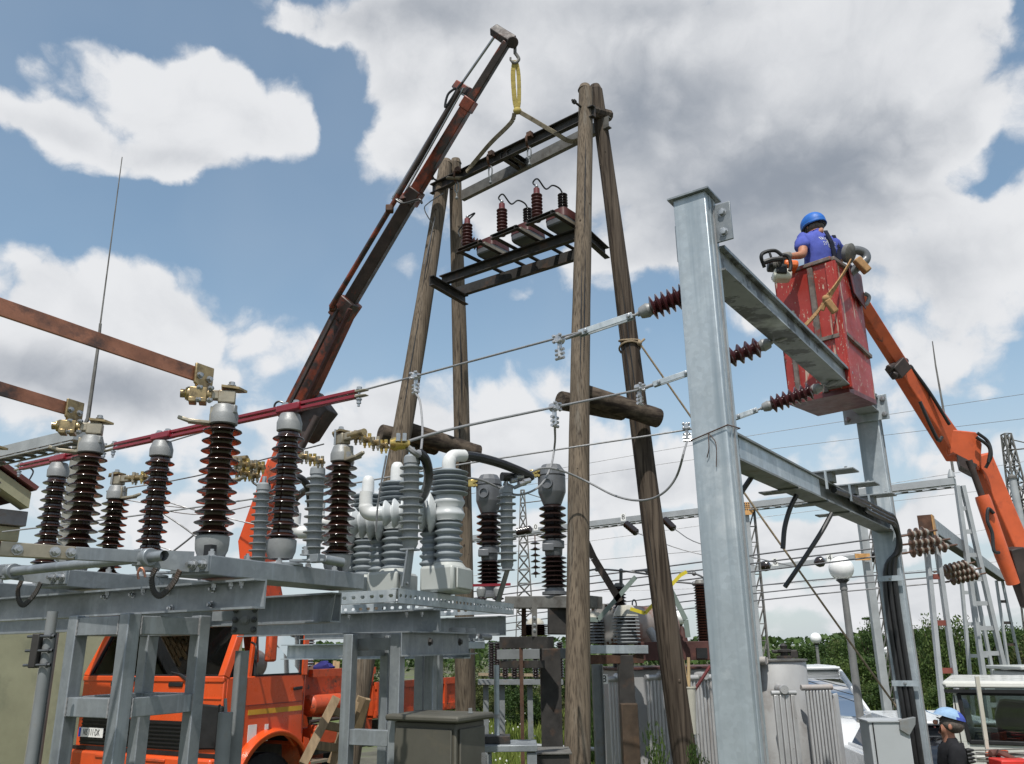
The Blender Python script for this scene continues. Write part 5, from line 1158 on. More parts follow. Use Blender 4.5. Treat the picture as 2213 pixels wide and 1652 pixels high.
# olive control cabinet with pent lid
c0 = at(985, 1572, 4.9); k0 = V((c0.x, c0.y, 0)); T = Thing('control_cabinet', 'dark olive control cabinet with an overhanging lid at the bottom centre', 'cabinet', k0)
cz = at(985, 1566, 4.85).z; nL = at(850, 1575, 5.2); wL = .40; wR = .36
CUx = V((-.87, .49, 0)); CVx = V((.62, .78, 0)).normalized()
CUx = V((at(852, 1570, 5.12).x-c0.x, 5.12-4.9, 0)); wL = CUx.length; CUx.normalize(); CVx = V((at(1047, 1570, 5.16).x-c0.x, .26, 0)); wR = CVx.length; CVx.normalize()
mid = k0+CUx*wL/2+CVx*wR/2
cb_ = MB().prism([k0, k0+CVx*wR, k0+CVx*wR+CUx*wL, k0+CUx*wL], AZ*cz); T.part('body', cb_, M['olive'], bev=.008)
nD = V((CVx.y, -CVx.x, 0)); nD = nD if nD.dot(CAM-k0) > 0 else -nD
dr = T.part('door', MB().prism([k0+CVx*.025+nD*.004+AZ*.2, k0+CVx*(wR-.02)+nD*.004+AZ*.2, k0+CVx*(wR-.02)+nD*.004+AZ*(cz-.03), k0+CVx*.025+nD*.004+AZ*(cz-.03)], nD*.012), M['olive'], bev=.004)
hp = k0+CVx*(wR-.05)+nD*.03+AZ*(cz-.20); T.part('handle', MB().box(hp, .02, .03, .06, (CVx, nD, AZ)).tube([hp+nD*.02+AZ*.02, hp+nD*.02-AZ*.05], .006, 8), M['bolt'], parent=dr)
nS = V((-CUx.y, CUx.x, 0)); nS = nS if nS.dot(CAM-k0) > 0 else -nS
T.part('side_panel', MB().prism([k0+CUx*.02+nS*.004+AZ*.2, k0+CUx*(wL-.02)+nS*.004+AZ*.2, k0+CUx*(wL-.02)+nS*.004+AZ*(cz-.03), k0+CUx*.02+nS*.004+AZ*(cz-.03)], nS*.01), M['olive'], bev=.004)
lid = MB(); c4_ = [k0-CVx*.04-CUx*.04, k0+CVx*(wR+.03)-CUx*.05, k0+CVx*(wR+.03)+CUx*(wL+.04), k0-CVx*.04+CUx*(wL+.04)]
lid.prism([q+AZ*(cz+.004) for q in c4_], AZ*.035); lo_ = T.part('lid', lid, M['olive'], bev=.012)
T.bolts([hp*1.0+AZ*.245-CVx*.1-nD*.03], AZ, M['bolt'], .012, .02)
# ------------------------------------------------------------------ power transformer with conservator
def radiator(T, p, along, n, h, gap=.05, rt=.017, rows=1, mat='fin', rowdir=None, head=True):
    """bank of vertical tubes; alike tubes share one mesh"""
    along = V(along).normalized(); rowdir = V(rowdir) if rowdir else V((along.y, -along.x, 0)); me = None
    for j in range(rows):
        for i in range(n):
            if me is None:
                mb = MB(); mb.tube([V((0, 0, -h)), V((0, 0, -.03)), V((0, 0, -.012)), V((0, 0, 0))], [rt, rt, rt*.8, rt*.45], 8); o_ = mkobj('radiator_tube', mb, M[mat], parent=T.o); me = o_.data
            else: o_ = bpy.data.objects.new('radiator_tube', me); COL.objects.link(o_); o_.parent = T.o
            o_.location = V(p)+along*(gap*i)+rowdir*(gap*1.3*j)-T.loc
    if head:
        T.part('header', MB().tube([V(p)-along*.02-AZ*.015-rowdir*(-gap*.65*(rows-1)), V(p)+along*(gap*(n-1)+.02)-AZ*.015+rowdir*(gap*.65*(rows-1))], .035, 12).lathe(V(p)+along*(gap*(n-1)*.4)-rowdir*.06+AZ*.01, V(p)+along*(gap*(n-1)*.4)-rowdir*9+AZ*.01, [(0, .045), (-.18, .045)], 14), M['fin'])
tp = at(1440, 1450, 11.6); T = Thing('power_transformer', 'large grey oil transformer with a peeling cylindrical conservator and tube radiators', 'transformer', V((tp.x, tp.y, 0)))
zt_ = at(1440, 1447, 11.4).z
T.part('tank', MB().box(V((tp.x+.12, tp.y+.5, zt_/2)), 1.5, .9, zt_, (AV*.3+V((.95, 0, 0)), V((-.25, .97, 0)), AZ)), M['trafo'], bev=.02)
T.part('tank_flange', MB().box(V((tp.x+.12, tp.y+.5, zt_+.012)), 1.6, 1.0, .025, (AV*.3+V((.95, 0, 0)), V((-.25, .97, 0)), AZ)), M['rustbrown'])
T.part('cover_beam', MB().bar(at(1372, 1408, 11.0), at(1540, 1406, 10.9), .25, .22), M['rustbrown'], bev=.006)
T.part('beam_slot', MB().bar(at(1505, 1412, 10.72), at(1528, 1412, 10.72), .05, .12), M['blackpl'])
radiator(T, at(1316, 1466, 11.0), (1, .25, 0), 8, 1.75, .042, .016)
radiator(T, at(1398, 1462, 10.7), (1, .35, 0), 12, 1.75, .046, .017)
radiator(T, at(1484, 1463, 10.6), (1, .45, 0), 11, 1.75, .048, .018)
cE = at(1305, 1350, 11.6); cdv = V((.66, .75, 0)).normalized(); R_ = .26
co = T.part('conservator', MB().lathe(cE, cE+cdv, [(0, R_*.98), (.005, R_), (1.5, R_), (1.51, R_*.95)], 36), M['tank'])
T.part('end_plate', MB().lathe(cE-cdv*.03, cE+cdv, [(0, R_*1.03), (.028, R_*1.03)], 36), M['tankend'], parent=co)
_, s_, u_ = frame(cdv)
T.bolts([cE-cdv*.03+(s_*math.cos(t)+u_*math.sin(t))*R_*.95 for t in [2*PI*k/20 for k in range(20)]], -cdv, M['rust'], .014, .012, parent=co)
T.part('lifting_eye', MB().tube([cE+cdv*.75+AZ*(R_-.01)+cdv*(.05*math.cos(t))+AZ*(.06*math.sin(t)+.03) for t in [PI*1.2-PI*1.4*k/10 for k in range(11)]], .010, 8), M['bolt_dark'], parent=co)
T.part('conservator_leg', MB().bar(cE+cdv*.35-AZ*R_, V(((cE+cdv*.35).x, (cE+cdv*.35).y, zt_)), .12, .2), M['darksteel'])
T.part('oil_pipe', MB().tube([at(1404, 1362, 11.2), at(1417, 1385, 11.1), at(1425, 1400, 11.1)], .055, 12), M['trafo'])
def bushing(base, h, rc, rs, n, lab, capm='radins', body='porc_blk', seg=24, caph=.1, six=False):
    if six:
        b_ = T.part('bushing', MB().lathe(base, base+AZ, [(0, rc), (h, rc*.9)], 6), M[body], smooth=25)
        for i in range(n): T.part('shed', MB().lathe(base+AZ*((i+.5)*h/n-.006), base+AZ*9, [(0, rs*.96), (.004, rs), (.012, rs*.97), (.02, rc)], 6), M['poly'], parent=b_, smooth=25)
    else: b_ = T.part('bushing', MB().lathe(base, base+AZ, disc_profile(n, h/n, rc, rs), seg), M[body], smooth=45)
    T.part('bushing_cap', MB().lathe(base+AZ*h, base+AZ*9, [(0, rs*.92), (caph*.35, rs*.85), (caph, rs*.55), (caph*1.02, rs*.2)], 6 if six else 16), M[capm], parent=b_)
    return b_
bushing(at(1355, 1392, 10.9), .33, .14, .185, 8, '', six=True, caph=.13)
bushing(at(1284, 1392, 11.6), .3, .12, .155, 8, '', six=True, caph=.1)
bushing(at(1341, 1330, 11.4), .36, .055, .09, 9, '', capm='greysteel', caph=.05)
bushing(at(1522, 1390, 11.0), .72, .06, .085, 22, '', capm='greysteel', body='porc', caph=.05)
T.part('valve', MB().lathe(at(1455, 1392, 10.9), at(1455, 1392, 10.9)+AZ, [(0, .12), (.08, .13), (.14, .09), (.16, .03)], 16).tube([at(1436, 1385, 10.9), at(1440, 1372, 10.9), at(1476, 1368, 10.9), at(1483, 1380, 10.9)], .012, 8).lathe(at(1476, 1390, 10.9), at(1476, 1390, 10.9)+AZ, [(0, .07), (.1, .05), (.2, .02)], 12), M['rustbrown'])
# flat busbars above the transformer
for pts, w, mat, lab in (([(1262, 1160), (1283, 1206), (1340, 1300)], .085, 'brownbus', 'dark brown flat busbar slanting down behind the near wooden pole'), ([(1374, 1247), (1366, 1256), (1292, 1340), (1262, 1338)], .055, 'greenbus', 'grey-green flat busbar slanting across the conservator end'), ([(1484, 1236), (1470, 1244), (1394, 1326), (1362, 1316)], .042, 'yellow', 'yellow flat busbar between the wooden pole and the conservator'), ([(1434, 1240), (1448, 1272), (1482, 1340), (1487, 1378)], .06, 'greenbus', 'dark green bent busbar behind the leaning wooden pole'), ([(1610, 1250), (1613, 1300), (1624, 1330), (1624, 1362)], .07, 'yellow', 'yellow busbar end peeking out right of the portal post')):
    P = [at(x, y, 10.6) for x, y in pts]; mb = MB()
    for a, c in zip(P[:-1], P[1:]): mb.bar(a, c, .014, w, V((1, 0, .4)))
    single('flat_busbar', mb, M[mat], lab, 'busbar', 'painted flat busbars', loc=P[0])
for k, (pts, lab) in enumerate((([(1262, 1236), (1290, 1231), (1342, 1234), (1420, 1244)], 'jumper bar with couplings above the conservator end'), ([(1366, 1234), (1398, 1234), (1420, 1243)], 'short jumper bar beside the leaning wooden pole'), ([(1468, 1238), (1500, 1240), (1524, 1250)], 'jumper bar leading to the tall wine-red bushing'), ([(1450, 1257), (1500, 1262), (1520, 1268)], 'lower jumper bar beside the tall wine-red bushing'))):
    P = [at(x, y, 11.0) for x, y in pts]; mb = MB().tube(bez(P, 4), .012, 8)
    for p_ in P[1:]: mb.ball(p_, .03, 8, 6)
    single('jumper_bar', mb, M['wire'], lab, 'jumper', 'jumper bars over the transformer', loc=P[0])
for x, y0, y1, lab in ((1342, 1234, 1266, 'dark stud standing on the conservator bushing'), (1522, 1250, 1282, 'dark stud standing on the tall wine-red bushing')):
    single('stud', MB().tube([at(x, y0, 11.0), at(x, y1, 11.0)], .022, 8), M['bolt_dark'], lab, 'stud', loc=at(x, y1, 11.0))
# stack of white sticks in a cream bucket hung between the radiators
p = at(1492, 1535, 9.3); T = Thing('cream_bucket', 'tapered cream bucket standing in front of the transformer radiators', 'bucket', p-AZ*.25)
T.part('body', MB().lathe(p-AZ*.23, p+AZ, [(0, .045), (.44, .07), (.445, .076), (.46, .076), (.46, .064), (.3, .055)], 20), M['radins'])
single('bucket_stand', MB().bar(V((p.x, p.y, 0)), p-AZ*.23, .07, .07), M['galv_old'], 'post under the cream bucket between the radiators', 'post', loc=V((p.x, p.y, 0)))
for a_, c_, lab, mat in (((1488, 1503), (1475, 1425), 'pale wooden stick leaning left in the cream bucket', 'cone'), ((1489, 1503), (1488, 1421), 'upright pale wooden stick in the cream bucket', 'cone'), ((1494, 1503), (1535, 1440), 'dark maroon rod leaning right in the cream bucket', 'maroon')):
    single('rod', MB().tube([at(*a_, 9.3), at(*c_, 9.3)], .017, 8), M[mat], lab, 'rod', loc=at(*a_, 9.3))
# second transformer with fin radiators
tq = at(1690, 1430, 11.3); zt2 = tq.z; T = Thing('distribution_transformer', 'pale grey transformer with flat fins right of the portal post', 'transformer', V((tq.x, tq.y, 0)))
c_ = V((tq.x, tq.y+.35, 0)); T.part('tank', MB().lathe(c_, c_+AZ, [(0, .40), (zt2-.02, .40), (zt2, .385)], 40), M['trafo'], smooth=40)
T.part('lid', MB().lathe(c_+AZ*(zt2+.002), c_+AZ*9, [(0, .42), (.02, .42)], 40), M['greysteel'])
T.part('tank_side', MB().box(c_+V((-.42, .1, zt2/2-.05)), .30, .5, zt2-.1), M['trafo'], bev=.01); T.part('side_lid', MB().box(c_+V((-.42, .08, zt2-.035)), .36, .56, .03), M['tankend'])
T.part('edge_flange', MB().bar(c_+V((-.30, -.31, 0)), c_+V((-.30, -.31, zt2-.05)), .05, .03), M['rust'])
vb = MB(); v0 = at(1696, 1424, 11.4); vb.lathe(v0, v0+AZ, [(0, .1), (.03, .1), (.04, .05), (.08, .05), (.085, .09), (.11, .09), (.12, .04), (.16, .05), (.19, .02)], 14).tube([v0+V((-.15, 0, .09)), v0+V((.16, 0, .09))], .02, 8).box(v0+V((.12, 0, .05)), .09, .06, .08)
T.part('valve', vb, M['darksteel']); T.part('side_valve', MB().lathe(at(1652, 1428, 11.2)+V((-.05, 0, 0)), at(1652, 1428, 11.2)+V((1, -.6, 0)), [(0, .05), (.07, .05)], 14).box(at(1640, 1428, 11.3), .2, .12, .07), M['tankend'])
def fins(p, along, n, h, gap, w=.03, depth=.05):
    along = V(along).normalized(); d_ = V((along.y, -along.x, 0)); me = None
    for i in range(n):
        if me is None:
            o_ = T.part('radiator_fin', MB().box(T.loc+AZ*(-h/2), w, depth, h, (along, d_, AZ)), M['fin'], bev=.010); me = o_.data; first = o_
        else: o_ = first.copy(); COL.objects.link(o_)
        o_.location = V(p)+along*gap*i-T.loc
fp = at(1676, 1502, 10.75); fins(fp, (1, .06, 0), 4, 2.0, .068, .055)
T.part('fin_header', MB().tube([fp+V((-.05, 0, .02)), fp+V((.25, .01, .02))], .028, 12).lathe(fp+V((.10, -.05, .06)), fp+V((.10, 9, .06)), [(0, .05), (.01, .054), (.25, .054)], 18), M['fin'])
fp = at(1744, 1492, 11.1); 
radiator(T, fp, (1, .10, 0), 8, 2.0, .042, .017, rows=2, mat='fin', head=False, rowdir=(.12, .9, 0))
T.part('fin_header', MB().tube([fp+V((-.07, 0, .03)), fp+V((.33, .05, .03))], .035, 12), M['tankend'])
radiator(T, at(1800, 1500, 11.2), (.5, .85, 0), 6, 2.0, .045, .017, head=False)
# ------------------------------------------------------------------ background: lamps, gantries, wires, towers, trees
lamps = [(1818, 1229, 25, 'largest globe lamp, between the portal posts'), (1763, 1380, 11, 'small globe lamp above the fin radiators'), (1920, 1408, 9.5, 'small globe lamp right of the far portal post'), (1467, 1335, 15, 'globe lamp half hidden behind the leaning wooden pole'), (647, 1428, 6.8, 'tiny globe lamp behind the truck bed'), (606, 1454, 9, 'tiny globe lamp touching the back of the truck cab'), (1629, 1413, 9.5, 'globe lamp just peeking out right of the big portal post'), (1612, 1336, 8, 'globe lamp hidden behind the portal post edge')][:7]
first = None
for x, y, r, lab in lamps:
    D = .2*1816/r*.985; c = at(x, y, D); B = V((c.x, c.y, 0))
    T = Thing('globe_lamp', lab, 'street lamp', B, 'globe lamps on grey posts')
    T.part('globe', MB().ball(c, .2, 28, 18), M['globe'], smooth=80)
    T.part('collar', MB().lathe(c-AZ*.235, c+AZ, [(0, .06), (.02, .08), (.045, .11), (.05, .11)], 18), M['blackpl'])
    T.part('post', MB().tube([B, B+AZ*(c.z*.45), c-AZ*.35, c-AZ*.345, c-AZ*.23], [.07, .062, .052, .062, .055], 12), M['lampgrey'])
# lattice gantries: beam = pale box face with an open lattice strip under it
def lattice_beam(T, a, b, h, w, cell):
    a, b = V(a), V(b); d = (b-a).normalized(); s = V((d.y, -d.x, 0)); s = s if s.dot(CAM-a) > 0 else -s
    T.part('chord_plate', MB().bar(a+AZ*h*.12, b+AZ*h*.12, w*.9, h*.76), M['lattice'])
    n = int((b-a).length/cell); low = MB()
    for t in (-.5, .5): low.bar(a-AZ*h*.47+s*w*t, b-AZ*h*.47+s*w*t, w*.12, h*.10)
    T.part('bottom_chord', low, M['lattice']); dg = MB()
    for i in range(n):
        p, q = a.lerp(b, i/n), a.lerp(b, (i+.6)/n); dg.bar(p-AZ*h*.36+s*w*.5, q-AZ*h*.46-s*w*.4, w*.10, h*.18)
    o_ = T.part('lacing', dg, M['greysteel']); o_['kind'] = 'stuff'
def lattice_post(T, base, top, w, cell, col='lattice'):
    base, top = V(base), V(top); s = V((1, 0, 0)); h = (top-base).length
    T.part('post_web', MB().bar(base-s*w*.22, top-s*w*.22, w*.56, w*.5, V((0, 1, 0))), M[col])
    T.part('post_chord', MB().bar(base+s*w*.48, top+s*w*.48, w*.09, w*.3, V((0, 1, 0))), M['greysteel'])
    n = int(h/cell); lc = MB()
    for i in range(n):
        p, q = base.lerp(top, i/n), base.lerp(top, (i+1)/n); lc.bar(p+s*w*.08, q+s*w*.46, w*.07, w*.1, V((0, 1, 0))); lc.bar(q+s*w*.08, q+s*w*.46, w*.06, w*.1, V((0, 1, 0)))
    o_ = T.part('post_lacing', lc, M['greysteel']); o_['kind'] = 'stuff'
def plate_text(txt, c, w, h, nrm=V((0, -1, 0)), par=None, T=None, mat='platewh', ink='ink', size=None, name='number_plate'):
    X = V((-nrm.y, nrm.x, 0)).normalized()
    X = X if X.x > 0 else -X
    o_ = T.part(name, MB().box(c, w, .006, h, (X, nrm, AZ)), M[mat], bev=.0) if T else single(name, MB().box(c, w, .006, h, (X, nrm, AZ)), M[mat], 'white number plate', 'sign', loc=c)
    if txt:
        t_ = lettering(txt, size or h, ink); t_.parent = o_
        mt = Matrix((X, AZ, nrm)).transposed().to_4x4(); mt.translation = c+nrm*.006-(T.loc if T else c); t_.matrix_local = mt
        return o_, t_
    return o_, None
G2r = at(2064, 1043, 16.0); zG = G2r.z
G2l = atz(1012, 1166, zG); 
T = Thing('lattice_gantry', 'long pale lattice gantry behind the portal with an orange gusset plate', 'gantry', V((G2r.x, G2r.y, 0)), 'lattice gantries in the background')
lattice_beam(T, G2l, G2r, .17, .22, .26)
m1 = atz(1613, 1096, zG); lattice_post(T, V((m1.x, m1.y, 0)), m1-AZ*.09, .34, .34)
gpl = T.part('gusset_plate', MB().prism([m1+V((-.20, -.16, .08)), m1+V((.12, -.16, .08)), m1+V((.12, -.16, -.10)), m1+V((.05, -.16, -.2)), m1+V((-.12, -.16, -.2)), m1+V((-.20, -.16, -.10))], V((0, -.012, 0))), M['orangeplate'])
T.bolts([m1+V((-.17+.045*i, -.172, .055-.045*j)) for i in range(6) for j in range(4)], V((0, -1, 0)), M['bolt_dark'], .010, .008, parent=gpl)
for x, y, n_ in ((1159, 1143, '0'), (1347, 1122, '8'), (1513, 1105, '0')):
    c = atz(x, y, zG); plate_text(n_, c+V((-.02, -.16, .02)), .12, .17, V((-.35, -.94, 0)).normalized(), T=T)
# ladder posts at its right end
def ladder_post(T, tops_, bots, n, wl, rungm):
    (a0, a1), (b0, b1) = tops_, bots
    for p, q in ((a0, b0), (a1, b1)): T.part('stile', MB().bar(q, p, wl, wl*.7), M['lattice'], bev=.004)
    for i in range(1, n):
        k = i/n; p, q = a0.lerp(b0, k), a1.lerp(b1, k); T.part('rung', MB().bar(p, q, .03, .075), M[rungm])
def ground(p): return V((p.x, p.y, 0))
def lean(xt0, xt1, yt, xb0, xb1, yb, D, n, mat, T, wl=.09):
    a0, a1 = at(xt0, yt, D), at(xt1, yt, D); b0, b1 = at(xb0, yb, D), at(xb1, yb, D)
    k0 = a0.z/(a0.z-b0.z); b0 = a0.lerp(b0, k0); b1 = a1.lerp(b1, a1.z/(a1.z-b1.z)); ladder_post(T, (a0, a1), (b0, b1), n, wl, mat)
lean(2068, 2080, 1050, 2128, 2178, 1480, 15.6, 12, 'lattice', T, .10)
T.part('peak_cone', MB().lathe(G2r+V((-.05, 0, .1)), G2r+AZ*9, [(0, .07), (.06, .06), (.16, .02)], 12), M['lattice'])
# second gantry, running away on the right
P3 = at(2003, 1133, 12.6); z3 = P3.z; P3e = atz(2163, 1247, z3); P3m = P3.lerp(P3e, .62)
T = Thing('lattice_gantry', 'grey gantry on ladder-like posts running away at the right, behind the man in the cap', 'gantry', ground(P3), 'lattice gantries in the background')
d3 = (P3e-P3).normalized()
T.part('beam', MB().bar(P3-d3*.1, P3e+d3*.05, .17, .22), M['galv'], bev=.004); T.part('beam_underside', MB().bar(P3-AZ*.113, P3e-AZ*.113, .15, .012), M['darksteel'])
s3 = V((d3.y, -d3.x, 0))
for pp in (P3-d3*.02, P3e): T.part('gusset_plate', MB().prism([pp+s3*.09-d3*.12+AZ*.12, pp+s3*.09+d3*.12+AZ*.12, pp+s3*.09+d3*.12-AZ*.22, pp+s3*.09-d3*.12-AZ*.22], s3*.014), M['orangeplate'])
T.part('end_plate', MB().box(P3-d3*.12, .02, .2, .24, (d3, s3, AZ)), M['rust'])
lean(1999, 2020, 1150, 2032, 2066, 1478, 12.6, 6, 'redrung', T, .085)
lean(2074, 2098, 1215, 2098, 2150, 1478, P3m.y, 6, 'lattice', T, .085)
lean(2153, 2166, 1255, 2180, 2206, 1445, P3e.y, 7, 'darksteel', T, .075)
# strain strings of discs
def discstring(a, b, n, lab, r=.085):
    a, b = V(a), V(b); d = (b-a).normalized(); T = Thing('disc_insulator_string', lab, 'insulator string', a, 'disc strings on the right-hand gantry'); q = (b-a).length/n; me = None
    T.part('pin_rod', MB().tube([a-d*.12, b+d*.16], .014, 8), M['discb'])
    for i in range(n):
        if me is None:
            o_ = T.part('disc', MB().lathe(T.loc, T.loc+d, [(0, .022), (.02, .035), (.03, r*.55), (.035, r), (.05, r*1.02), (.06, r*.6), (.075, .05), (q*.98, .022)], 16), [M['discb']]); c2 = T.part('disc_shell', MB().ball(T.loc+d*.08, .050, 12, 8, (1, 1, 1)), M['discw'], parent=o_); me = o_
        else:
            o_ = me.copy(); COL.objects.link(o_); c3 = c2.copy(); COL.objects.link(c3); c3.parent = o_
        o_.location = d*(q*i)
for k, (xa, ya, xb, yb, D, n, lab) in enumerate(((1962, 1157, 2002, 1150, 12.2, 3, 'top row of discs at the near end of the right-hand gantry'), (1964, 1176, 2030, 1168, 12.4, 5, 'middle row of discs at the near end of the right-hand gantry'), (1966, 1194, 2046, 1181, 12.6, 6, 'bottom row of discs at the near end of the right-hand gantry'), (2032, 1234, 2088, 1220, 14.6, 6, 'top row of discs under the middle of the right-hand gantry'), (2042, 1244, 2102, 1232, 14.9, 6, 'middle row of discs under the middle of the right-hand gantry'), (2054, 1256, 2112, 1243, 15.2, 6, 'bottom row of discs under the middle of the right-hand gantry'))):
    discstring(at(xa, ya, D), at(xb, yb, D), n, lab)
# left gantry beam behind the brown insulators
g0 = at(-60, 1000, 11.0); g1 = atz(176, 945, g0.z); T = Thing('lattice_gantry', 'pale lattice beam on a slim post at the left, behind the brown insulators', 'gantry', ground(g1), 'lattice gantries in the background')
lattice_beam(T, g0, g1, .17, .22, .24); lp_ = at(172, 950, 11.1); T.part('post', MB().tube([ground(lp_), lp_-AZ*.02], [.10, .08], 14), M['concrete'])
mst = at(190, 905, 11.1)
single('lightning_rod', MB().tube([lp_-AZ*.02, at(180, 925, 11.1), mst, at(213, 742, 11.1), at(217, 700, 11.1), at(217, 699, 11.1), at(264, 340, 11.1)], [.03, .03, .028, .022, .02, .012, .007], 8), M['greysteel'], 'tall thin lightning rod rising into the sky at the left', 'lightning rod', loc=mst)
# far right mast and rods
T = Thing('rod_mast', 'grey tubular mast with thin lightning rod at the right edge', 'mast', ground(at(2188, 1035, 22)))
T.part('mast', MB().tube([ground(at(2188, 1035, 22)), at(2188, 1035, 22)], [.12, .09], 12), M['lattice']); T.part('cap', MB().lathe(at(2188, 1035, 22), at(2188, 1035, 22)+AZ, [(0, .12), (.05, .12), (.12, .03)], 12), M['greysteel']); T.part('rod', MB().tube([at(2188, 1030, 22), at(2175, 960, 22)], [.025, .012], 6), M['greysteel'])
single('lightning_rod', MB().tube([G2r+AZ*.2, at(2045, 921, 16.0), at(2022, 790, 16), at(2015, 738, 16)], [.026, .024, .016, .01], 8), M['greysteel'], 'thin lightning rod above the orange lift boom', 'lightning rod', loc=G2r)
m9 = at(1870, 1150, 21); T = Thing('slim_mast', 'slim pale lattice mast between the portal posts with an orange gusset', 'mast', ground(m9)); lattice_post(T, ground(m9), at(1866, 1110, 21), .32, .34); T.part('gusset_plate', MB().box(at(1864, 1204, 20.8), .36, .03, .16), M['orangeplate'])
lower = at(1700, 1225, 19.5)
for x, y, n_ in ((1672, 1219, '8'), (1780, 1211, '4'), (1905, 1205, '0')):
    pass
gb0 = at(1640, 1228, 22); T = Thing('busbar_line', 'far busbar with black strain insulators and small number plates, behind the hanging cables', 'busbar', gb0)
T.part('bar', MB().bar(at(1560, 1238, 22.5), at(1960, 1192, 21), .10, .12), M['lattice'])
for x, y, n_ in ((1650, 1223, '8'), (1768, 1214, '4'), (1885, 1204, '0')):
    T.part('strain_insulator', MB().lathe(at(x-8, y+3, 21.3), at(x+10, y-1, 21.3), [(0, .04), (.05, .10), (.1, .13), (.2, .13), (.25, .08), (.28, .03)], 12), M['porc_blk']); plate_text(n_, at(x+25, y-8, 21.2), .14, .19, V((-.2, -.98, 0)).normalized(), T=T)
# dark strain insulators hanging off the long gantry
for xa, ya, xb, yb, lab in ((1117, 1150, 1147, 1144, 'dark horizontal strain insulator left of the number 0 plate'), (1352, 1132, 1376, 1152, 'dark strain insulator slanting down beside the number 8 plate'), (1436, 1123, 1456, 1143, 'dark strain insulator slanting down right of the leaning pole')):
    a, b_ = at(xa, ya, 18.5), at(xb, yb, 18.2); d = (b_-a); single('small_strain_insulator', MB().lathe(a, b_, disc_profile(6, d.length/6, .05, .085), 14), M['porc_blk'], lab, 'insulator', 'dark strain insulators on the long gantry', loc=a)
a = at(1156, 1158, 18.6); T = Thing('suspension_string', 'vertical string of dark discs hanging under the number 0 plate', 'insulator string', a); T.part('rod', MB().tube([a, a-AZ*.9], .015, 6), M['discb'])
for i in range(6): T.part('disc', MB().lathe(a-AZ*(.12+.13*i), a-AZ*9, [(0, .02), (.02, .05), (.05, .11), (.06, .1), (.07, .03)], 14), M['porc_blk'])
# wires
wires = [((1000, 1282, 19), (1660, 1196, 14), (1985, 1152, 12.4)), ((1000, 1296, 19), (1660, 1214, 14), (1985, 1174, 12.5)), ((1000, 1312, 19), (1660, 1232, 14), (1985, 1192, 12.7)),
         ((1060, 1338, 22), (1640, 1266, 17), (2032, 1234, 14.6)), ((1060, 1352, 22), (1640, 1282, 17), (2040, 1246, 14.9)), ((1060, 1368, 22), (1640, 1298, 17), (2052, 1258, 15.2)),
         ((1000, 1050, 34), (1560, 952, 33), (2213, 852, 32)), ((1000, 1070, 34), (1560, 985, 33), (2213, 905, 32)), ((1060, 1178, 36), (1650, 1090, 35), (2213, 998, 33)), ((1060, 1200, 36), (1650, 1118, 35), (2213, 1050, 33)), ((1280, 1240, 40), (1700, 1218, 39), (2213, 1130, 37)), ((1280, 1280, 40), (1700, 1262, 39), (2213, 1208, 37)), ((1050, 1160, 30), (1400, 1120, 30), (1600, 1100, 30)), ((1020, 1245, 30), (1250, 1215, 30), (1640, 1180, 28)),
         ((230, 1062, 12), (420, 1030, 12), (700, 960, 11)), ((330, 1075, 12), (430, 1105, 12), (620, 1150, 12)), ((330, 1100, 13), (440, 1112, 13), (560, 1090, 13)), ((345, 1105, 9), (390, 1135, 9), (440, 1172, 9)), ((330, 1225, 9), (400, 1172, 9), (450, 1130, 9)), ((240, 1075, 13), (330, 1090, 13), (420, 1100, 13)), ((340, 1180, 14), (500, 1230, 14), (640, 1255, 14)), ((440, 1225, 30), (640, 1232, 30), (760, 1236, 30)), ((440, 1242, 30), (640, 1248, 30), (760, 1252, 30)), ((440, 1235, 30), (640, 1240, 30), (760, 1244, 30)),
         ((1376, 1152, 18.2), (1480, 1190, 17.5), (1640, 1224, 17.2)), ((1456, 1143, 18.2), (1520, 1178, 17.5), (1720, 1226, 17.3))]
WL = [k+' of three taut dark wires leading to the near upper disc strings' for k in ('top', 'middle', 'bottom')]+[k+' of three taut dark wires leading to the farther lower disc strings' for k in ('top', 'middle', 'bottom')]+[
 'highest faint wire crossing the sky above the lift knuckle', 'second highest faint wire, crossing the sky just under the highest one', 'faint wire crossing the sky right below the long pale gantry beam', 'faint wire crossing the sky above the globe lamp level', 'faint wire passing just behind the largest globe lamp', 'lowest faint wire, passing below the largest globe lamp', 'faint wire running along the top of the long pale gantry beam', 'faint wire behind the near wooden pole below the gantry beam',
 'thin wire rising rightwards behind the tallest brown insulator', 'thin wire sloping down rightwards behind the two tallest brown insulators', 'thin sagging wire between two brown insulators left of the tallest', 'short thin wire sloping down right beside the fourth brown insulator', 'short thin wire slanting up right, crossing another beside the tallest brown insulator', 'thin wire behind the small farthest brown insulator', 'long thin wire sloping down towards the orange crane column', 'top one of three distant level wires behind the grey arresters', 'bottom one of three distant level wires behind the grey arresters', 'middle one of three distant level wires behind the grey arresters',
 'sagging wire from the dark insulator beside the number 8 plate', 'sagging wire from the dark insulator right of the leaning pole']
for i, w in enumerate(wires):
    thick = .013 if i < 6 else .010
    P = [at(*p) for p in w]; wl_ = WL[i]
    single('overhead_wire', MB().tube(bez(P, 5), thick, 6), M['wire'], wl_, 'wire', 'overhead wires in the background', loc=P[0])
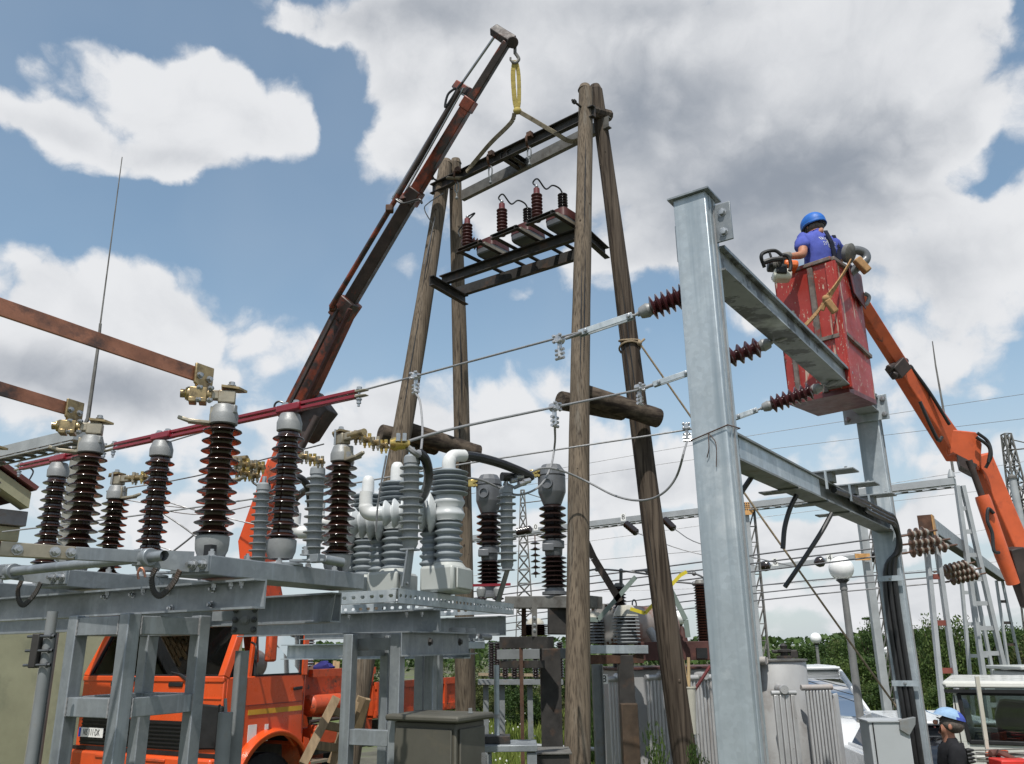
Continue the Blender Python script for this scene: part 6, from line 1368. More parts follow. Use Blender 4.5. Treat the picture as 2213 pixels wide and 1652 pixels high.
# lattice towers
def tower(xt, yt, xb, yb, D, wpx_t, wpx_b, lab):
    t, b_ = at(xt, yt, D), at(xb, yb, D); b_ = t.lerp(b_, t.z/(t.z-b_.z)) if b_.z > 0 else b_; b_ = V((b_.x, b_.y, 0)); t = V((b_.x, b_.y, t.z)); wt, wb = wpx_t*D/1816, wpx_b*D/1816
    T = Thing('lattice_tower', lab, 'pylon', b_); n = 14; cor = [(-1, -1), (1, -1), (1, 1), (-1, 1)]
    P = [[b_.lerp(t, k/n)+V((c[0], c[1], 0))*((wb+(wt-wb)*k/n)/2) for c in cor] for k in range(n+1)]
    th = max(.05, wb*.035)
    for c in range(4): T.part('tower_leg', MB().tube([P[k][c] for k in range(n+1)], th, 4), M['greysteel'])
    br = MB()
    for k in range(n):
        for c in range(4):
            c2 = (c+1) % 4; br.tube([P[k][c], P[k+1][c2]], th*.6, 4); br.tube([P[k][c2], P[k+1][c]], th*.6, 4); br.tube([P[k+1][c], P[k+1][c2]], th*.5, 4)
    o_ = T.part('bracing', br, M['greysteel']); o_['kind'] = 'stuff'
    for k in (n-1, n-4):
        arm = MB(); q = P[k]; c_ = sum(q, V((0, 0, 0)))/4; arm.tube([c_, c_+V((wb*1.2, 0, .2))], th*.7, 4); arm.tube([c_+AZ*.8, c_+V((wb*1.2, 0, .2))], th*.6, 4); T.part('crossarm', arm, M['greysteel'])
tower(1104, 1060, 1122, 1292, 60, 8, 46, 'distant lattice pylon between the two current transformers')
tower(2202, 938, 2268, 1400, 55, 14, 62, 'lattice pylon at the right edge of the view')
# trees and shrubs
def crownmesh(name, rx, rz, nclump, nleaf, size, seed, mat, low=.15):
    rr = random.Random(seed); mb = MB(); cl = []
    for i in range(nclump):
        while True:
            x, y, z = rr.uniform(-1, 1), rr.uniform(-1, 1), rr.uniform(-1, 1)
            q = x*x+y*y+z*z
            if .15 < q < 1: break
        cl.append((x*rx*.8, y*rx*.8, low+(z*.5+.5)*rz*.9, rr.uniform(.16, .32)*rx))
    for i in range(nleaf):
        cx_, cy_, cz_, cr = rr.choice(cl); p = V((cx_+rr.gauss(0, cr*.55), cy_+rr.gauss(0, cr*.55), max(.03, min(rz*1.03, cz_+rr.gauss(0, cr*.5)))))
        n_ = V((rr.gauss(0, 1), rr.gauss(0, 1), rr.gauss(.5, 1))).normalized(); d, s, u = frame(n_, V((rr.gauss(0, 1), rr.gauss(0, 1), rr.gauss(0, 1))))
        L_ = size*rr.uniform(.6, 1.3); w = L_*.42
        mb.add([p-s*L_*.5, p+u*w*.5, p+s*L_*.5, p-u*w*.5], [(0, 1, 2, 3)])
    me = bpy.data.meshes.new(name); me.from_pydata(mb.v, [], mb.f); me.update(); me.materials.append(M[mat]); return me
cm = [crownmesh('crown', 1.0, 2.0, 34, 5600, .115, 11, 'leaf_a', .1), crownmesh('crown', 1.0, 2.0, 40, 5600, .115, 12, 'leaf_b', .1), crownmesh('crown', 1.0, 2.0, 30, 4600, .12, 13, 'leaf_c', .1), crownmesh('crown', 1.0, 2.0, 18, 1700, .12, 14, 'leaf_a', .6)]
def trunkmesh():
    mb = MB(); mb.tube([(0, 0, 0), (.02, .01, .3), (-.01, .02, .62)], [.06, .045, .025], 8)
    for k in range(5):
        a = k*1.3; z = .25+.07*k; mb.tube([(0, 0, z), (math.cos(a)*.25, math.sin(a)*.25, z+.2), (math.cos(a)*.45, math.sin(a)*.45, z+.42)], [.03, .018, .008], 6)
    me = bpy.data.meshes.new('trunk'); me.from_pydata([tuple(p) for p in mb.v], [], mb.f); me.update(); me.materials.append(M['bark']); return me
tm = trunkmesh()
def shrub(x, D, ytop, wpx, v, lab, name='shrub', grp='shrubs and trees behind the yard', cat='shrub', base=0):
    t = at(x, ytop, D); h = max(.6, t.z-base); B = V((t.x, t.y, base)); e = bpy.data.objects.new(name, None); COL.objects.link(e); e.location = B; e['label'] = lab; e['category'] = cat; e['group'] = grp
    r = wpx*D/1816/2
    c = bpy.data.objects.new('crown', cm[v]); COL.objects.link(c); c.parent = e; c.scale = (r, r, h*.48); c.rotation_euler = (0, 0, random.uniform(0, 6))
    t_ = bpy.data.objects.new('trunk', tm); COL.objects.link(t_); t_.parent = e; t_.scale = (r*.8, r*.8, h)
    return e
rs = random.Random(21)
def mass(name, lab, specs):
    mb = MB(); mi = []
    for x, D, ytop, wpx, v in specs:
        t = at(x, ytop, D); h = max(.6, t.z)*.48; r = wpx*D/1816/2; a = rs.uniform(0, 6); ca, sa = math.cos(a), math.sin(a); src = cm[v]; o_ = len(mb.v)
        mb.v += [((q.co.x*ca-q.co.y*sa)*r+t.x, (q.co.x*sa+q.co.y*ca)*r+t.y, q.co.z*h) for q in src.vertices]; mb.f += [tuple(i+o_ for i in p.vertices) for p in src.polygons]; mi += [(0, 1, 2, 0)[v]]*len(src.polygons)
    o = single(name, mb, [M['leaf_a'], M['leaf_b'], M['leaf_c']], lab, None, loc=(0, 0, 0), kind='stuff', smooth=0); o.data.polygons.foreach_set('material_index', mi)
sp = []
for i in range(17): sp.append((1650+i*36, 50+rs.uniform(-5, 5), 1402-min(60, (i*6 if i < 9 else 54))+rs.uniform(-10, 10), 95+rs.uniform(-15, 25), rs.choice((0, 1, 2))))
for i in range(16): sp.append((1640+i*40, 37+rs.uniform(-3, 3), 1432-min(40, i*5)+rs.uniform(-12, 12), 100+rs.uniform(-15, 20), rs.choice((0, 1, 2, 1))))
for i in range(14): sp.append((1780+i*34, 29+rs.uniform(-2, 2), 1474+rs.uniform(-12, 12), 92+rs.uniform(-15, 20), rs.choice((0, 1, 2, 2))))
mass('thicket', 'dense dark green thicket rising behind the yard at the right', sp)
shrub(1866, 44, 1336, 74, 3, 'loose airy tree standing above the thicket, between the portal posts', 'tree', cat='tree'); shrub(1835, 44, 1378, 60, 3, 'low airy tree left of the taller loose tree', 'tree', cat='tree')
shrub(2010, 30, 1325, 90, 1, 'tall leafy tree right of the far portal post', 'tree', cat='tree'); shrub(2068, 30, 1330, 120, 1, 'broad leafy tree behind the ladder-like gantry post', 'tree', cat='tree'); shrub(2130, 34, 1360, 120, 0, 'dark leafy tree between two ladder-like posts', 'tree', cat='tree'); shrub(2205, 33, 1372, 100, 2, 'olive tree at the right edge above the white van', 'tree', cat='tree'); shrub(1960, 40, 1345, 90, 0, 'dark tree just right of the far portal post', 'tree', cat='tree')
sp = [(960+i*40, 31+rs.uniform(-2, 4), 1428+rs.uniform(-14, 14), 90+rs.uniform(-15, 25), rs.choice((0, 0, 1, 2))) for i in range(10)]+[(985+i*46, 26+rs.uniform(-2, 2), 1496+rs.uniform(-14, 14), 80+rs.uniform(-15, 20), rs.choice((0, 1, 2))) for i in range(8)]
mass('bush_row', 'row of dark green bushes beyond the meadow, seen between the gantry poles', sp)
shrub(1275, 17, 1400, 80, 1, 'bright leafy sapling right behind the near wooden pole', 'tree', cat='tree'); shrub(1258, 16, 1440, 70, 0, 'dark leafy shrub behind the near wooden pole')
mass('bush_row', 'dark green bushes seen over the bed of the orange truck', [(600+i*38, 36+rs.uniform(-3, 3), 1395+rs.uniform(-12, 15), 85, rs.choice((0, 1, 3))) for i in range(6)])
shrub(1412, 7.6, 1560, 82, 1, 'leafy green weed shrub in front of the radiators'); shrub(1505, 8.2, 1585, 60, 0, 'small dark weed shrub beside the leaning wooden pole')
# distant equipment row behind the gantry poles
er0 = at(1034, 1474, 20); T = Thing('equipment_rack', 'distant bus support row with dark post insulators in the meadow', 'steel frame', ground(er0))
T.part('bench', MB().bar(er0, at(1216, 1474, 20), .5, .10), M['galv_old']); T.part('rail', MB().bar(er0+AZ*.16, at(1216, 1460, 20), .06, .06), M['rope'])
for x in (1062, 1075, 1092, 1112, 1126, 1158, 1190, 1212): T.part('post_insulator', MB().lathe(at(x, 1466, 20), at(x, 1466, 20)+AZ, disc_profile(14, .055, .05, .08), 12), M['porc_blk'])
for x in (1050, 1085, 1145, 1205): q_ = at(x, 1478, 20); T.part('leg', MB().bar(ground(q_), q_, .12, .12), M['galv_old'])
sg, _ = plate_text('8', at(1306, 1468, 10.6), .08, .11, V((-.1, -1, 0)).normalized(), size=.11); sg['label'] = 'small white plate with number 8 beside the grey steel column'; sg['category'] = 'sign'
fr0 = at(1130, 1610, 14); T = Thing('pipe_rail', 'thin pale pipe rail low in front of the meadow', 'rail', ground(fr0)); T.part('rail', MB().tube([fr0, at(1330, 1622, 13.4)], .028, 8), M['lattice']); T.part('lower_rail', MB().tube([fr0-AZ*.5, at(1330, 1690, 13.4)], .028, 8), M['lattice'])
for x in (1150, 1312): q_ = at(x, 1616, 13.7); T.part('post', MB().tube([ground(q_), q_], .03, 8), M['lattice'])
b_ = at(664, 1455, 14.5); T = Thing('grey_arrester_post', 'ribbed grey arrester on a pale post behind the truck bed', 'arrester', ground(b_)); T.part('ribs', MB().lathe(b_, b_+AZ, disc_profile(18, .045, .07, .10), 18), M['poly']); q_ = at(649, 1400, 14.6); T.part('post', MB().bar(ground(q_), q_, .16, .1), M['lattice']); T.part('pedestal', MB().bar(ground(b_), b_, .2, .2), M['greysteel'])
b_ = at(588, 1455, 15); single('dark_post', MB().tube([ground(b_), at(588, 1420, 15)], .09, 10), M['darksteel'], 'short dark pipe stub behind the truck cab', 'post', loc=ground(b_))

# far wood closing the horizon
fwd_m = MB(); rr = random.Random(5)
for i in range(15000):
    a = rr.uniform(-.95, .95); D = rr.uniform(95, 125); z = rr.random()**.8*(3.0+1.6*mnoise.noise(V((a*9, 0, 3)))+1.1*mnoise.noise(V((a*31, 2, 3)))); p = V((math.tan(a)*D, D, max(.1, z)))
    n_ = V((rr.gauss(0, 1), rr.gauss(-.6, 1), rr.gauss(.6, 1))).normalized(); d, s_, u_ = frame(n_, V((rr.gauss(0, 1), rr.gauss(0, 1), 1))); L_ = rr.uniform(.5, 1.1)
    fwd_m.add([p-s_*L_*.5, p+u_*L_*.35, p+s_*L_*.5, p-u_*L_*.35], [(0, 1, 2, 3)])
single('far_wood', fwd_m, M['leaf_a'], 'far-off dark green wood along the horizon', None, loc=(0, 0, 0), kind='stuff', smooth=0)
# ------------------------------------------------------------------ orange crane truck
oq = at(478, 1550, 10.8); TO = V((oq.x, oq.y, .20)); TU = V((-.87, .49, 0)).normalized(); TV = V((.49, .87, 0)).normalized()      # TU: across the front to the left, TV: rearwards
def tp_(u, v, z): return TO+TU*u+TV*v+AZ*z
trk = Thing('crane_truck', 'orange cab-over crane truck parked behind the galvanized frames', 'truck', TO)
TW = 2.70
def quadpanel(pts, th): return MB().prism(pts, th)
# cab body built from panels: lower front, sides, roof, pillars
zf = 1.84; zr = 2.54
shell = MB()
shell.prism([tp_(0, .0, .95), tp_(TW, .0, .95), tp_(TW, .0, zf), tp_(0, .0, zf)], TV*.05)                        # front below screen
shell.prism([tp_(.0, .0, zf), tp_(TW, .0, zf), tp_(TW-.05, .30, zr), tp_(.05, .30, zr)][:0] or [tp_(0, .05, zr-.04), tp_(TW, .05, zr-.04), tp_(TW, 1.55, zr-.02), tp_(0, 1.55, zr-.02)], AZ*.001) if False else None
roof = [tp_(.09, .32, zr), tp_(TW-.09, .32, zr), tp_(TW-.05, 1.5, zr+.05), tp_(.05, 1.5, zr+.05)]
shell.prism(roof, AZ*.05)
def pillar(a, b, w, up): shell.bar(a, b, w, w*.9, up)
pillar(tp_(.05, .03, zf), tp_(.11, .34, zr+.02), .11, TV); pillar(tp_(TW-.05, .03, zf), tp_(TW-.11, .34, zr+.02), .11, TV)
shell.bar(tp_(.1, .33, zr), tp_(TW-.1, .33, zr), .09, .09); shell.bar(tp_(.0, .02, zf-.02), tp_(TW, .02, zf-.02), .07, .07)
shell.prism([tp_(.0, 1.42, .95), tp_(TW, 1.42, .95), tp_(TW-.02, 1.45, zf+.15), tp_(.02, 1.45, zf+.15)], -TV*.05); shell.prism([tp_(.02, 1.45, zf+.15), tp_(.75, 1.45, zf+.15), tp_(.75, 1.49, zr+.02), tp_(.04, 1.49, zr+.02)], -TV*.05); shell.prism([tp_(1.9, 1.45, zf+.15), tp_(TW-.02, 1.45, zf+.15), tp_(TW-.05, 1.49, zr+.02), tp_(1.9, 1.49, zr+.02)], -TV*.05)   # back wall
for u0, sg in ((0, 1), (TW, -1)):                                # side: lower panel with wheel arch cut, window frame
    arch = [tp_(u0, .80+.62*math.cos(t), .54+.64*math.sin(t)) for t in [PI-PI*k/14 for k in range(15)] if .54+.64*math.sin(t) > .90 and .80+.62*math.cos(t) < 1.42]
    shell.prism([tp_(u0, .05, zf), tp_(u0, .05, .92)]+arch+[tp_(u0, 1.42, .98), tp_(u0, 1.42, zf)], TU*(sg*.05))
    shell.bar(tp_(u0+sg*.03, 1.38, zf-.02), tp_(u0+sg*.06, 1.42, zr+.02), .10, .10, TV)
    shell.bar(tp_(u0+sg*.08, .34, zr), tp_(u0+sg*.05, 1.45, zr+.03), .06, .07)
    shell.bar(tp_(u0+sg*.03, .42, zf-.02), tp_(u0+sg*.07, .52, zr), .05, .06, TV)
cab = trk.part('cab', shell, M['orange'], bev=.012, smooth=30)
inner = MB(); inner.prism([tp_(.07, .12, .95), tp_(TW-.07, .12, .95), tp_(TW-.07, .12, 1.72), tp_(.07, .12, 1.72)], TV*.25); inner.prism([tp_(.06, 1.34, 1.0), tp_(TW-.06, 1.34, 1.0), tp_(TW-.08, 1.36, zf+.1), tp_(.08, 1.36, zf+.1)], TV*.02)
trk.part('dashboard', inner, M['blackpl'])
for u in (.30, 1.55): trk.part('seat', MB().bar(tp_(u+.25, 1.15, 1.35), tp_(u+.25, 1.3, 2.1), .5, .14, TV).bar(tp_(u+.25, .75, 1.4), tp_(u+.25, 1.2, 1.35), .5, .14), M['blackpl'], bev=.03)
trk.part('steering_wheel', MB().tube([tp_(.55+.22*math.cos(t), .42+.08*math.sin(t), 1.86+.2*math.sin(t)) for t in [2*PI*k/20 for k in range(21)]], .015, 8, caps=False), M['blackpl'])
ws = trk.part('windscreen', MB().prism([tp_(.10, .035, zf+.025), tp_(TW-.10, .035, zf+.025), tp_(TW-.16, .31, zr-.04), tp_(.16, .31, zr-.04)], TV*.006), M['glass'])
gk = MB()
wl = [tp_(.095, .025, zf+.02), tp_(TW-.095, .025, zf+.02), tp_(TW-.155, .30, zr-.035), tp_(.155, .30, zr-.035)]
for i in range(4): gk.bar(wl[i], wl[(i+1) % 4], .03, .03)
trk.part('windscreen_seal', gk, M['rubber'])
trk.part('side_window', MB().prism([tp_(.02, .52, zf+.02), tp_(.02, 1.32, zf+.02), tp_(.05, 1.32, zr-.05), tp_(.06, .56, zr-.05)], TU*.006), M['glass'])
dseal = MB(); q = [tp_(.012, .50, zf+.01), tp_(.012, 1.34, zf+.01), tp_(.045, 1.34, zr-.03), tp_(.055, .54, zr-.03)]
for i in range(4): dseal.bar(q[i], q[(i+1) % 4], .03, .02)
trk.part('window_seal', dseal, M['rubber'])
# door lines, handle, stripe
dl = MB(); 
for a, b in ((tp_(-.004, .36, 1.18), tp_(-.004, .36, zf)), (tp_(-.004, 1.39, 1.1), tp_(-.004, 1.39, zf)), (tp_(-.004, .36, 1.50), tp_(-.004, 1.39, 1.50))): dl.bar(a, b, .012, .006)
trk.part('door_gap', dl, M['maroon'])
trk.part('door_handle', MB().bar(tp_(-.02, 1.18, 1.66), tp_(-.02, 1.34, 1.67), .03, .04), M['blackpl'], bev=.008)
trk.part('side_stripe', MB().bar(tp_(-.006, .42, 1.415), tp_(-.006, 1.37, 1.415), .006, .06), M['stripe'])
trk.part('door_sticker', MB().bar(tp_(-.006, .44, 1.12), tp_(-.006, .58, 1.12), .006, .30).bar(tp_(-.006, .72, 1.16), tp_(-.006, .78, 1.16), .006, .2), M['platewh'])
# front details
gr = MB(); gr.prism([tp_(.52, -.008, 1.00), tp_(TW-.10, -.008, 1.00), tp_(TW-.10, -.008, 1.33), tp_(.52, -.008, 1.33)], TV*.02); g_o = trk.part('grille', gr, M['grill'])
for k in range(7): trk.part('grille_slat', MB().bar(tp_(.53, -.018, 1.03+.045*k), tp_(TW-.11, -.018, 1.03+.045*k), .02, .018), M['grill'], parent=g_o)
trk.part('corner_deflector', MB().bar(tp_(.02, -.02, 1.02), tp_(.02, -.02, 1.54), .04, .04).prism([tp_(-.02, -.03, 1.04), tp_(.40, -.03, 1.02), tp_(.40, -.03, 1.54), tp_(-.02, -.03, 1.52)], TV*.06), M['rubber'], bev=.03)
cr = MB(); cr.bar(tp_(.02, -.006, 1.60), tp_(TW-.02, -.006, 1.60), .012, .012); trk.part('front_crease', cr, M['orange'])
for u in (.72, 1.85): trk.part('grab_recess', MB().bar(tp_(u, -.006, 1.755), tp_(u+.26, -.006, 1.755), .02, .055), M['blackpl'], bev=.012)
for a, b in (((.52, 1.80), (1.02, 1.90)), ((1.55, 1.83), (2.2, 1.875))):
    trk.part('wiper', MB().tube([tp_(a[0], -.03, a[1]-.03), tp_((a[0]+b[0])/2, -.01, (a[1]+b[1])/2+.02), tp_(b[0], .05, b[1])], [.030, .018, .010], 8), M['blackpl'])
pl = tp_(2.36, -.035, 1.15)
po, lt = plate_text('NS 111·DK', pl, .50, .115, -TV, T=trk, size=.112, name='number_plate')
for v_ in lt.data.vertices: v_.co.x = v_.co.x*.66+.018
trk.part('plate_band', MB().box(pl-TV*.0045+TU*.226, .045, .004, .112, (TU, TV, AZ)), M['plateblue'], parent=po)
bm = MB().bar(tp_(-.02, -.04, .80), tp_(TW+.02, -.04, .80), .18, .28); trk.part('bumper', bm, M['orange'], bev=.03)
trk.part('bumper_gap', MB().bar(tp_(.0, -.01, .965), tp_(TW, -.01, .965), .1, .04), M['blackpl'])
for u in (.75, 1.72): trk.part('tow_recess', MB().bar(tp_(u, -.135, .89), tp_(u+.35, -.135, .89), .02, .04), M['orange_worn'], bev=.01)
for u in (.52, 1.25): trk.part('bumper_slot', MB().bar(tp_(u, -.132, .80), tp_(u+.22, -.132, .80), .008, .03), M['blackpl'])
mr = MB().tube(bez([tp_(-.02, .38, 2.25), tp_(-.18, .30, 2.2), tp_(-.2, .28, 2.05)]), .014, 8); trk.part('mirror_arm', mr, M['blackpl']); trk.part('mirror', MB().box(tp_(-.12, .62, 2.18), .1, .14, .34, (TU, TV, AZ)), M['orange_worn'], bev=.03)
# wheel arch flare and wheel
wc = tp_(.02, .85, .52)
fl = MB(); n_ = 32
prof_ = [(.06, .70), (-.06, .675), (-.12, .655), (-.125, .60)]
for k in range(n_+1):
    t = PI*.99-PI*.98*k/n_
    fl.v += [tuple(wc+TU*(u_-.02)+TV*(math.cos(t)*r_)+AZ*(math.sin(t)*r_)) for u_, r_ in prof_]
for k in range(n_):
    for j in range(3): fl.f.append((k*4+j, k*4+j+1, (k+1)*4+j+1, (k+1)*4+j))
fo = trk.part('wheel_arch', fl, M['orange'], smooth=60); sm = fo.modifiers.new('shell', 'SOLIDIFY'); sm.thickness = .02
for v_, nm in ((.85, 'wheel'), (4.4, 'wheel')):
    for u_ in (.17, TW-.17):
        c_ = tp_(u_, v_, .36); wo_ = trk.part(nm, MB().lathe(c_-TU*.14, c_+TU, [(0, .32), (.01, .50), (.04, .555), (.24, .555), (.27, .50), (.28, .32)], 32), M['rubber']); trk.part('rim', MB().lathe(c_-TU*.145, c_+TU, [(0, .12), (.02, .28), (.29, .28), (.30, .1)], 24), M['orange_worn'], parent=wo_)
# chassis, bed and things behind the cab
trk.part('chassis', MB().bar(tp_(.75, .4, .82), tp_(.75, 5.6, .82), .10, .26).bar(tp_(1.7, .4, .82), tp_(1.7, 5.6, .82), .10, .26), M['darksteel'])
bed = MB(); bed.bar(tp_(.06, 3.0, 1.62), tp_(.06, 5.7, 1.62), .05, .10); bed.bar(tp_(.06, 3.0, 1.22), tp_(.06, 5.7, 1.22), .05, .10); bed.prism([tp_(.07, 3.0, 1.22), tp_(.07, 5.7, 1.22), tp_(.07, 5.7, 1.62), tp_(.07, 3.0, 1.62)], TU*.025)
for k in range(5): bed.bar(tp_(.05, 3.05+.6*k, 1.20), tp_(.05, 3.05+.6*k, 1.65), .05, .06, TV)
bed.prism([tp_(.1, 3.0, 1.15), tp_(TW-.1, 3.0, 1.15), tp_(TW-.1, 5.7, 1.15), tp_(.1, 5.7, 1.15)], AZ*.06); bed.prism([tp_(.08, 2.98, 1.2), tp_(TW-.08, 2.98, 1.2), tp_(TW-.08, 2.98, 1.62), tp_(.08, 2.98, 1.62)], TV*.03)
trk.part('bed', bed, M['orange_worn'])
sb = MB(); sb.bar(tp_(.10, 1.62, 1.84), tp_(.10, 3.0, 1.84), .08, .10); sb.prism([tp_(.30, 1.62, 1.30), tp_(.30, 3.0, 1.30), tp_(.30, 3.0, 1.86), tp_(.30, 1.62, 1.86)], TU*.04); sb.bar(tp_(.22, 2.95, 1.0), tp_(.22, 2.95, 1.9), .08, .3, TV)
trk.part('crane_subframe', sb, M['orange_worn'])
trk.part('air_tank', MB().lathe(tp_(.14, 1.62, 1.42), tp_(.14, 9, 1.42), [(0, .09), (.04, .14), (1.1, .14), (1.14, .09)], 20), M['orange_worn'])
trk.part('support_pipe', MB().tube(bez([tp_(.05, 1.60, 1.22), tp_(.02, 2.2, 1.23), tp_(.03, 2.6, 1.25), tp_(.05, 2.75, 1.33)]), .025, 8), M['boom_dk'])
trk.part('valve_block', MB().box(tp_(.15, 2.05, 1.02), .3, .75, .22, (TU, TV, AZ)).box(tp_(.1, 1.78, 1.12), .15, .2, .1, (TU, TV, AZ)), M['orange_worn'], bev=.02)
trk.part('hydraulic_hoses', MB().tube(bez([tp_(.05, 2.3, 1.15), tp_(.0, 2.5, 1.0), tp_(.02, 2.8, .82), tp_(.1, 3.2, .8)]), .022, 8), M['cable'])
trk.part('step_plate', MB().box(tp_(.05, 1.72, .72), .25, .4, .03, (TU, TV, AZ)), M['brass_pale'])
trk.part('mudguard', MB().prism([tp_(.0, 1.50, .55), tp_(.0, 1.62, .55), tp_(.0, 1.55, 1.02), tp_(.0, 1.45, 1.05)], TU*.4), M['orange'])
# crane: column, arms, telescopes
cb0 = at(528, 1235, 12.4)
colm = MB()
pA = [at(512, 1185, 12.4), at(540, 1240, 12.4), at(575, 1240, 12.4), at(600, 1050, 12.2), at(578, 1030, 12.2), at(548, 1095, 12.3)]
colm.prism([at(513, 1170, 12.3), at(520, 1245, 12.35), at(566, 1245, 12.35), at(572, 1120, 12.25), at(600, 1000, 12.15), at(578, 990, 12.15), at(545, 1080, 12.25)], V((.12, .30, 0)))
trk.part('crane_column', colm, M['orange'], bev=.02)
trk.part('crane_base', MB().bar(tp_(1.2, 2.3, .9), V((cb0.x+.12, cb0.y+.15, cb0.z+.1)), .55, .6, TV, w2=.40, h2=.42), M['orange_worn'], bev=.02)
def seg(name, a, b, w, h, mat, w2=None, h2=None, T=trk, up=V((.75, -.35, .2))): return T.part(name, MB().bar(a, b, w, h, up, w2, h2), M[mat], bev=.012)
up_b = V((.7, -.5, -.45))
k0, k1, k2, k3, k4 = at(598, 1010, 12.1), at(652, 880, 11.95), at(748, 668, 11.25), at(893, 424, 10.2), at(1096, 92, 9.05)
seg('inner_arm', at(570, 1090, 12.2), at(650, 890, 11.95), .20, .24, 'orange_worn')
bo = seg('outer_boom', at(632, 905, 11.95), k2, .29, .29, 'boom_or', .25, .24)
trk.part('boom_stripe', MB().bar(at(618, 892, 11.72), at(730, 668, 11.02), .035, .05, up_b), M['boom_dk'], parent=bo)
trk.part('boom_stripe', MB().bar(at(655, 880, 11.72), at(757, 668, 11.02), .06, .04, up_b), M['rustbrown'], parent=bo)
trk.part('knuckle_bracket', MB().prism([at(640, 850, 11.8), at(672, 840, 11.8), at(706, 885, 11.8), at(690, 905, 11.8), at(664, 945, 11.85), at(650, 952, 11.85)], V((.12, .28, 0))), M['boom_dk'], bev=.015)
trk.part('lift_cylinder', MB().tube([at(590, 1085, 11.9), at(686, 900, 11.7)], .055, 14), M['boom_dk'])
trk.part('collar', MB().bar(at(732, 690, 11.3), at(760, 649, 11.15), .29, .27, V((.75, -.35, .2))), M['boom_or'], bev=.02)
seg('first_extension', k2, k3, .18, .185, 'boom_dk', .16, .165)
c2 = trk.part('collar', MB().bar(k3-(k4-k3).normalized()*.12, k3+(k4-k3).normalized()*.10, .20, .21, V((.75, -.35, .2))).bar(at(862, 430, 10.2), at(893, 424, 10.2), .12, .10), M['boom_or'], bev=.015)
m3 = at(1014, 224, 9.5)
seg('second_extension', k3, m3, .15, .155, 'boom_or', .135, .14)
trk.part('collar', MB().bar(m3-(k4-k3).normalized()*.10, m3+(k4-k3).normalized()*.06, .165, .17, V((.75, -.35, .2))).bar(at(985, 185, 9.6), at(1020, 205, 9.5), .12, .12), M['boom_or'], bev=.012)
seg('third_extension', m3, k4, .105, .115, 'boom_dk', .098, .10)
hp_ = trk.part('boom_head', MB().bar(at(1066, 64, 9.1), at(1108, 92, 9.05), .11, .13, V((.3, .2, 1)), .13, .14).lathe(at(1108, 92, 8.97), at(1108, 92, 9.5), [(0, .075), (.16, .075)], 16), M['boom_dk'], bev=.012)
trk.part('extension_cylinder', MB().tube([at(716, 664, 11.0), at(845, 448, 10.1), at(848, 443, 10.08), at(985, 215, 9.5)], [.040, .036, .034, .030], 12), M['boom_or'])
trk.part('cylinder_rod', MB().tube([at(848, 432, 10.05), at(1000, 178, 9.4), at(1074, 72, 9.12)], [.020, .018, .018], 10), M['chrome'])
trk.part('cylinder', MB().tube([at(862, 420, 10.0), at(992, 196, 9.42)], .036, 12), M['boom_dk'])
trk.part('cylinder_rod', MB().tube([at(880, 408, 9.95), at(1002, 190, 9.40)], .014, 8), M['chrome'])
trk.part('pivot_lug', MB().box(at(720, 666, 11.05), .10, .10, .10).box(at(842, 452, 10.1), .1, .1, .1), M['rust'], bev=.015)
for pts in (((985, 190, 9.4), (968, 205, 9.45), (962, 232, 9.5), (975, 215, 9.45), (990, 190, 9.4), (1000, 178, 9.38)), ((870, 438, 10), (850, 425, 10.05), (870, 440, 10), (905, 432, 9.95), (912, 440, 9.95)), ((607, 905, 11.8), (593, 880, 11.8), (603, 868, 11.8), (626, 878, 11.8)), ((556, 1050, 12), (545, 1040, 12), (545, 1020, 12), (565, 1015, 12))):
    trk.part('hose', MB().tube(bez([at(*p) for p in pts]), .016, 8), M['cable'])
hk0 = at(1113, 108, 9.05)
hk = MB(); hk.tube(bez([hk0+AZ*.05, hk0-AZ*.02, hk0-AZ*.06]), .022, 10); 
hk.tube(bez([hk0-AZ*.05, hk0+V((.03, 0, -.10)), hk0+V((.045, 0, -.15)), hk0+V((.0, 0, -.20)), hk0+V((-.055, 0, -.165)), hk0+V((-.06, 0, -.12))]), [.022]*30+[.014]*11, 10)
trk.part('hook', hk, M['greysteel'])
# lifting sling
sg0 = hk0-AZ*.16; kn = at(1118, 240, 9.2)
sl = Thing('lifting_sling', 'yellow webbing sling hanging from the crane hook, its two dark legs round the gantry beam', 'sling', kn)
for off, w in ((-.03, .07), (.03, .06)):
    P = bez([sg0+V((off*.3, 0, 0)), sg0.lerp(kn, .3)+V((off*1.2, 0, 0)), sg0.lerp(kn, .8)+V((off*.9, 0, 0)), kn], 4); mb = MB()
    for a, b in zip(P[:-1], P[1:]): mb.bar(a, b, .012, w*.85, V((1, -.2, 0)))
    sl.part('upper_loop', mb, M['sling'], bev=.003)
sl.part('choke', MB().ball(kn, .055, 12, 8, (1, .8, .9)), M['sling'])
for pts in (((1112, 245, 9.2), (1104, 266, 9.28), (1060, 310, 9.5), (1022, 355, 9.7), (1008, 372, 9.8)), ((1124, 243, 9.2), (1160, 264, 9.1), (1200, 288, 9.0), (1232, 306, 9.0), (1258, 300, 9.0))):
    P = bez([at(*p) for p in pts], 4); mb = MB()
    for a, b in zip(P[:-1], P[1:]): mb.bar(a, b+(b-a)*.04, .02, .055, V((.5, -.6, .6)))
    sl.part('sling_leg', mb, M['sling_dk'], bev=.004)
sl.part('beam_wrap', MB().tube(wrap(fa.lerp(fb, .17)-AZ*.0, .11, .07), .022, 8, caps=False), M['sling_dk'])
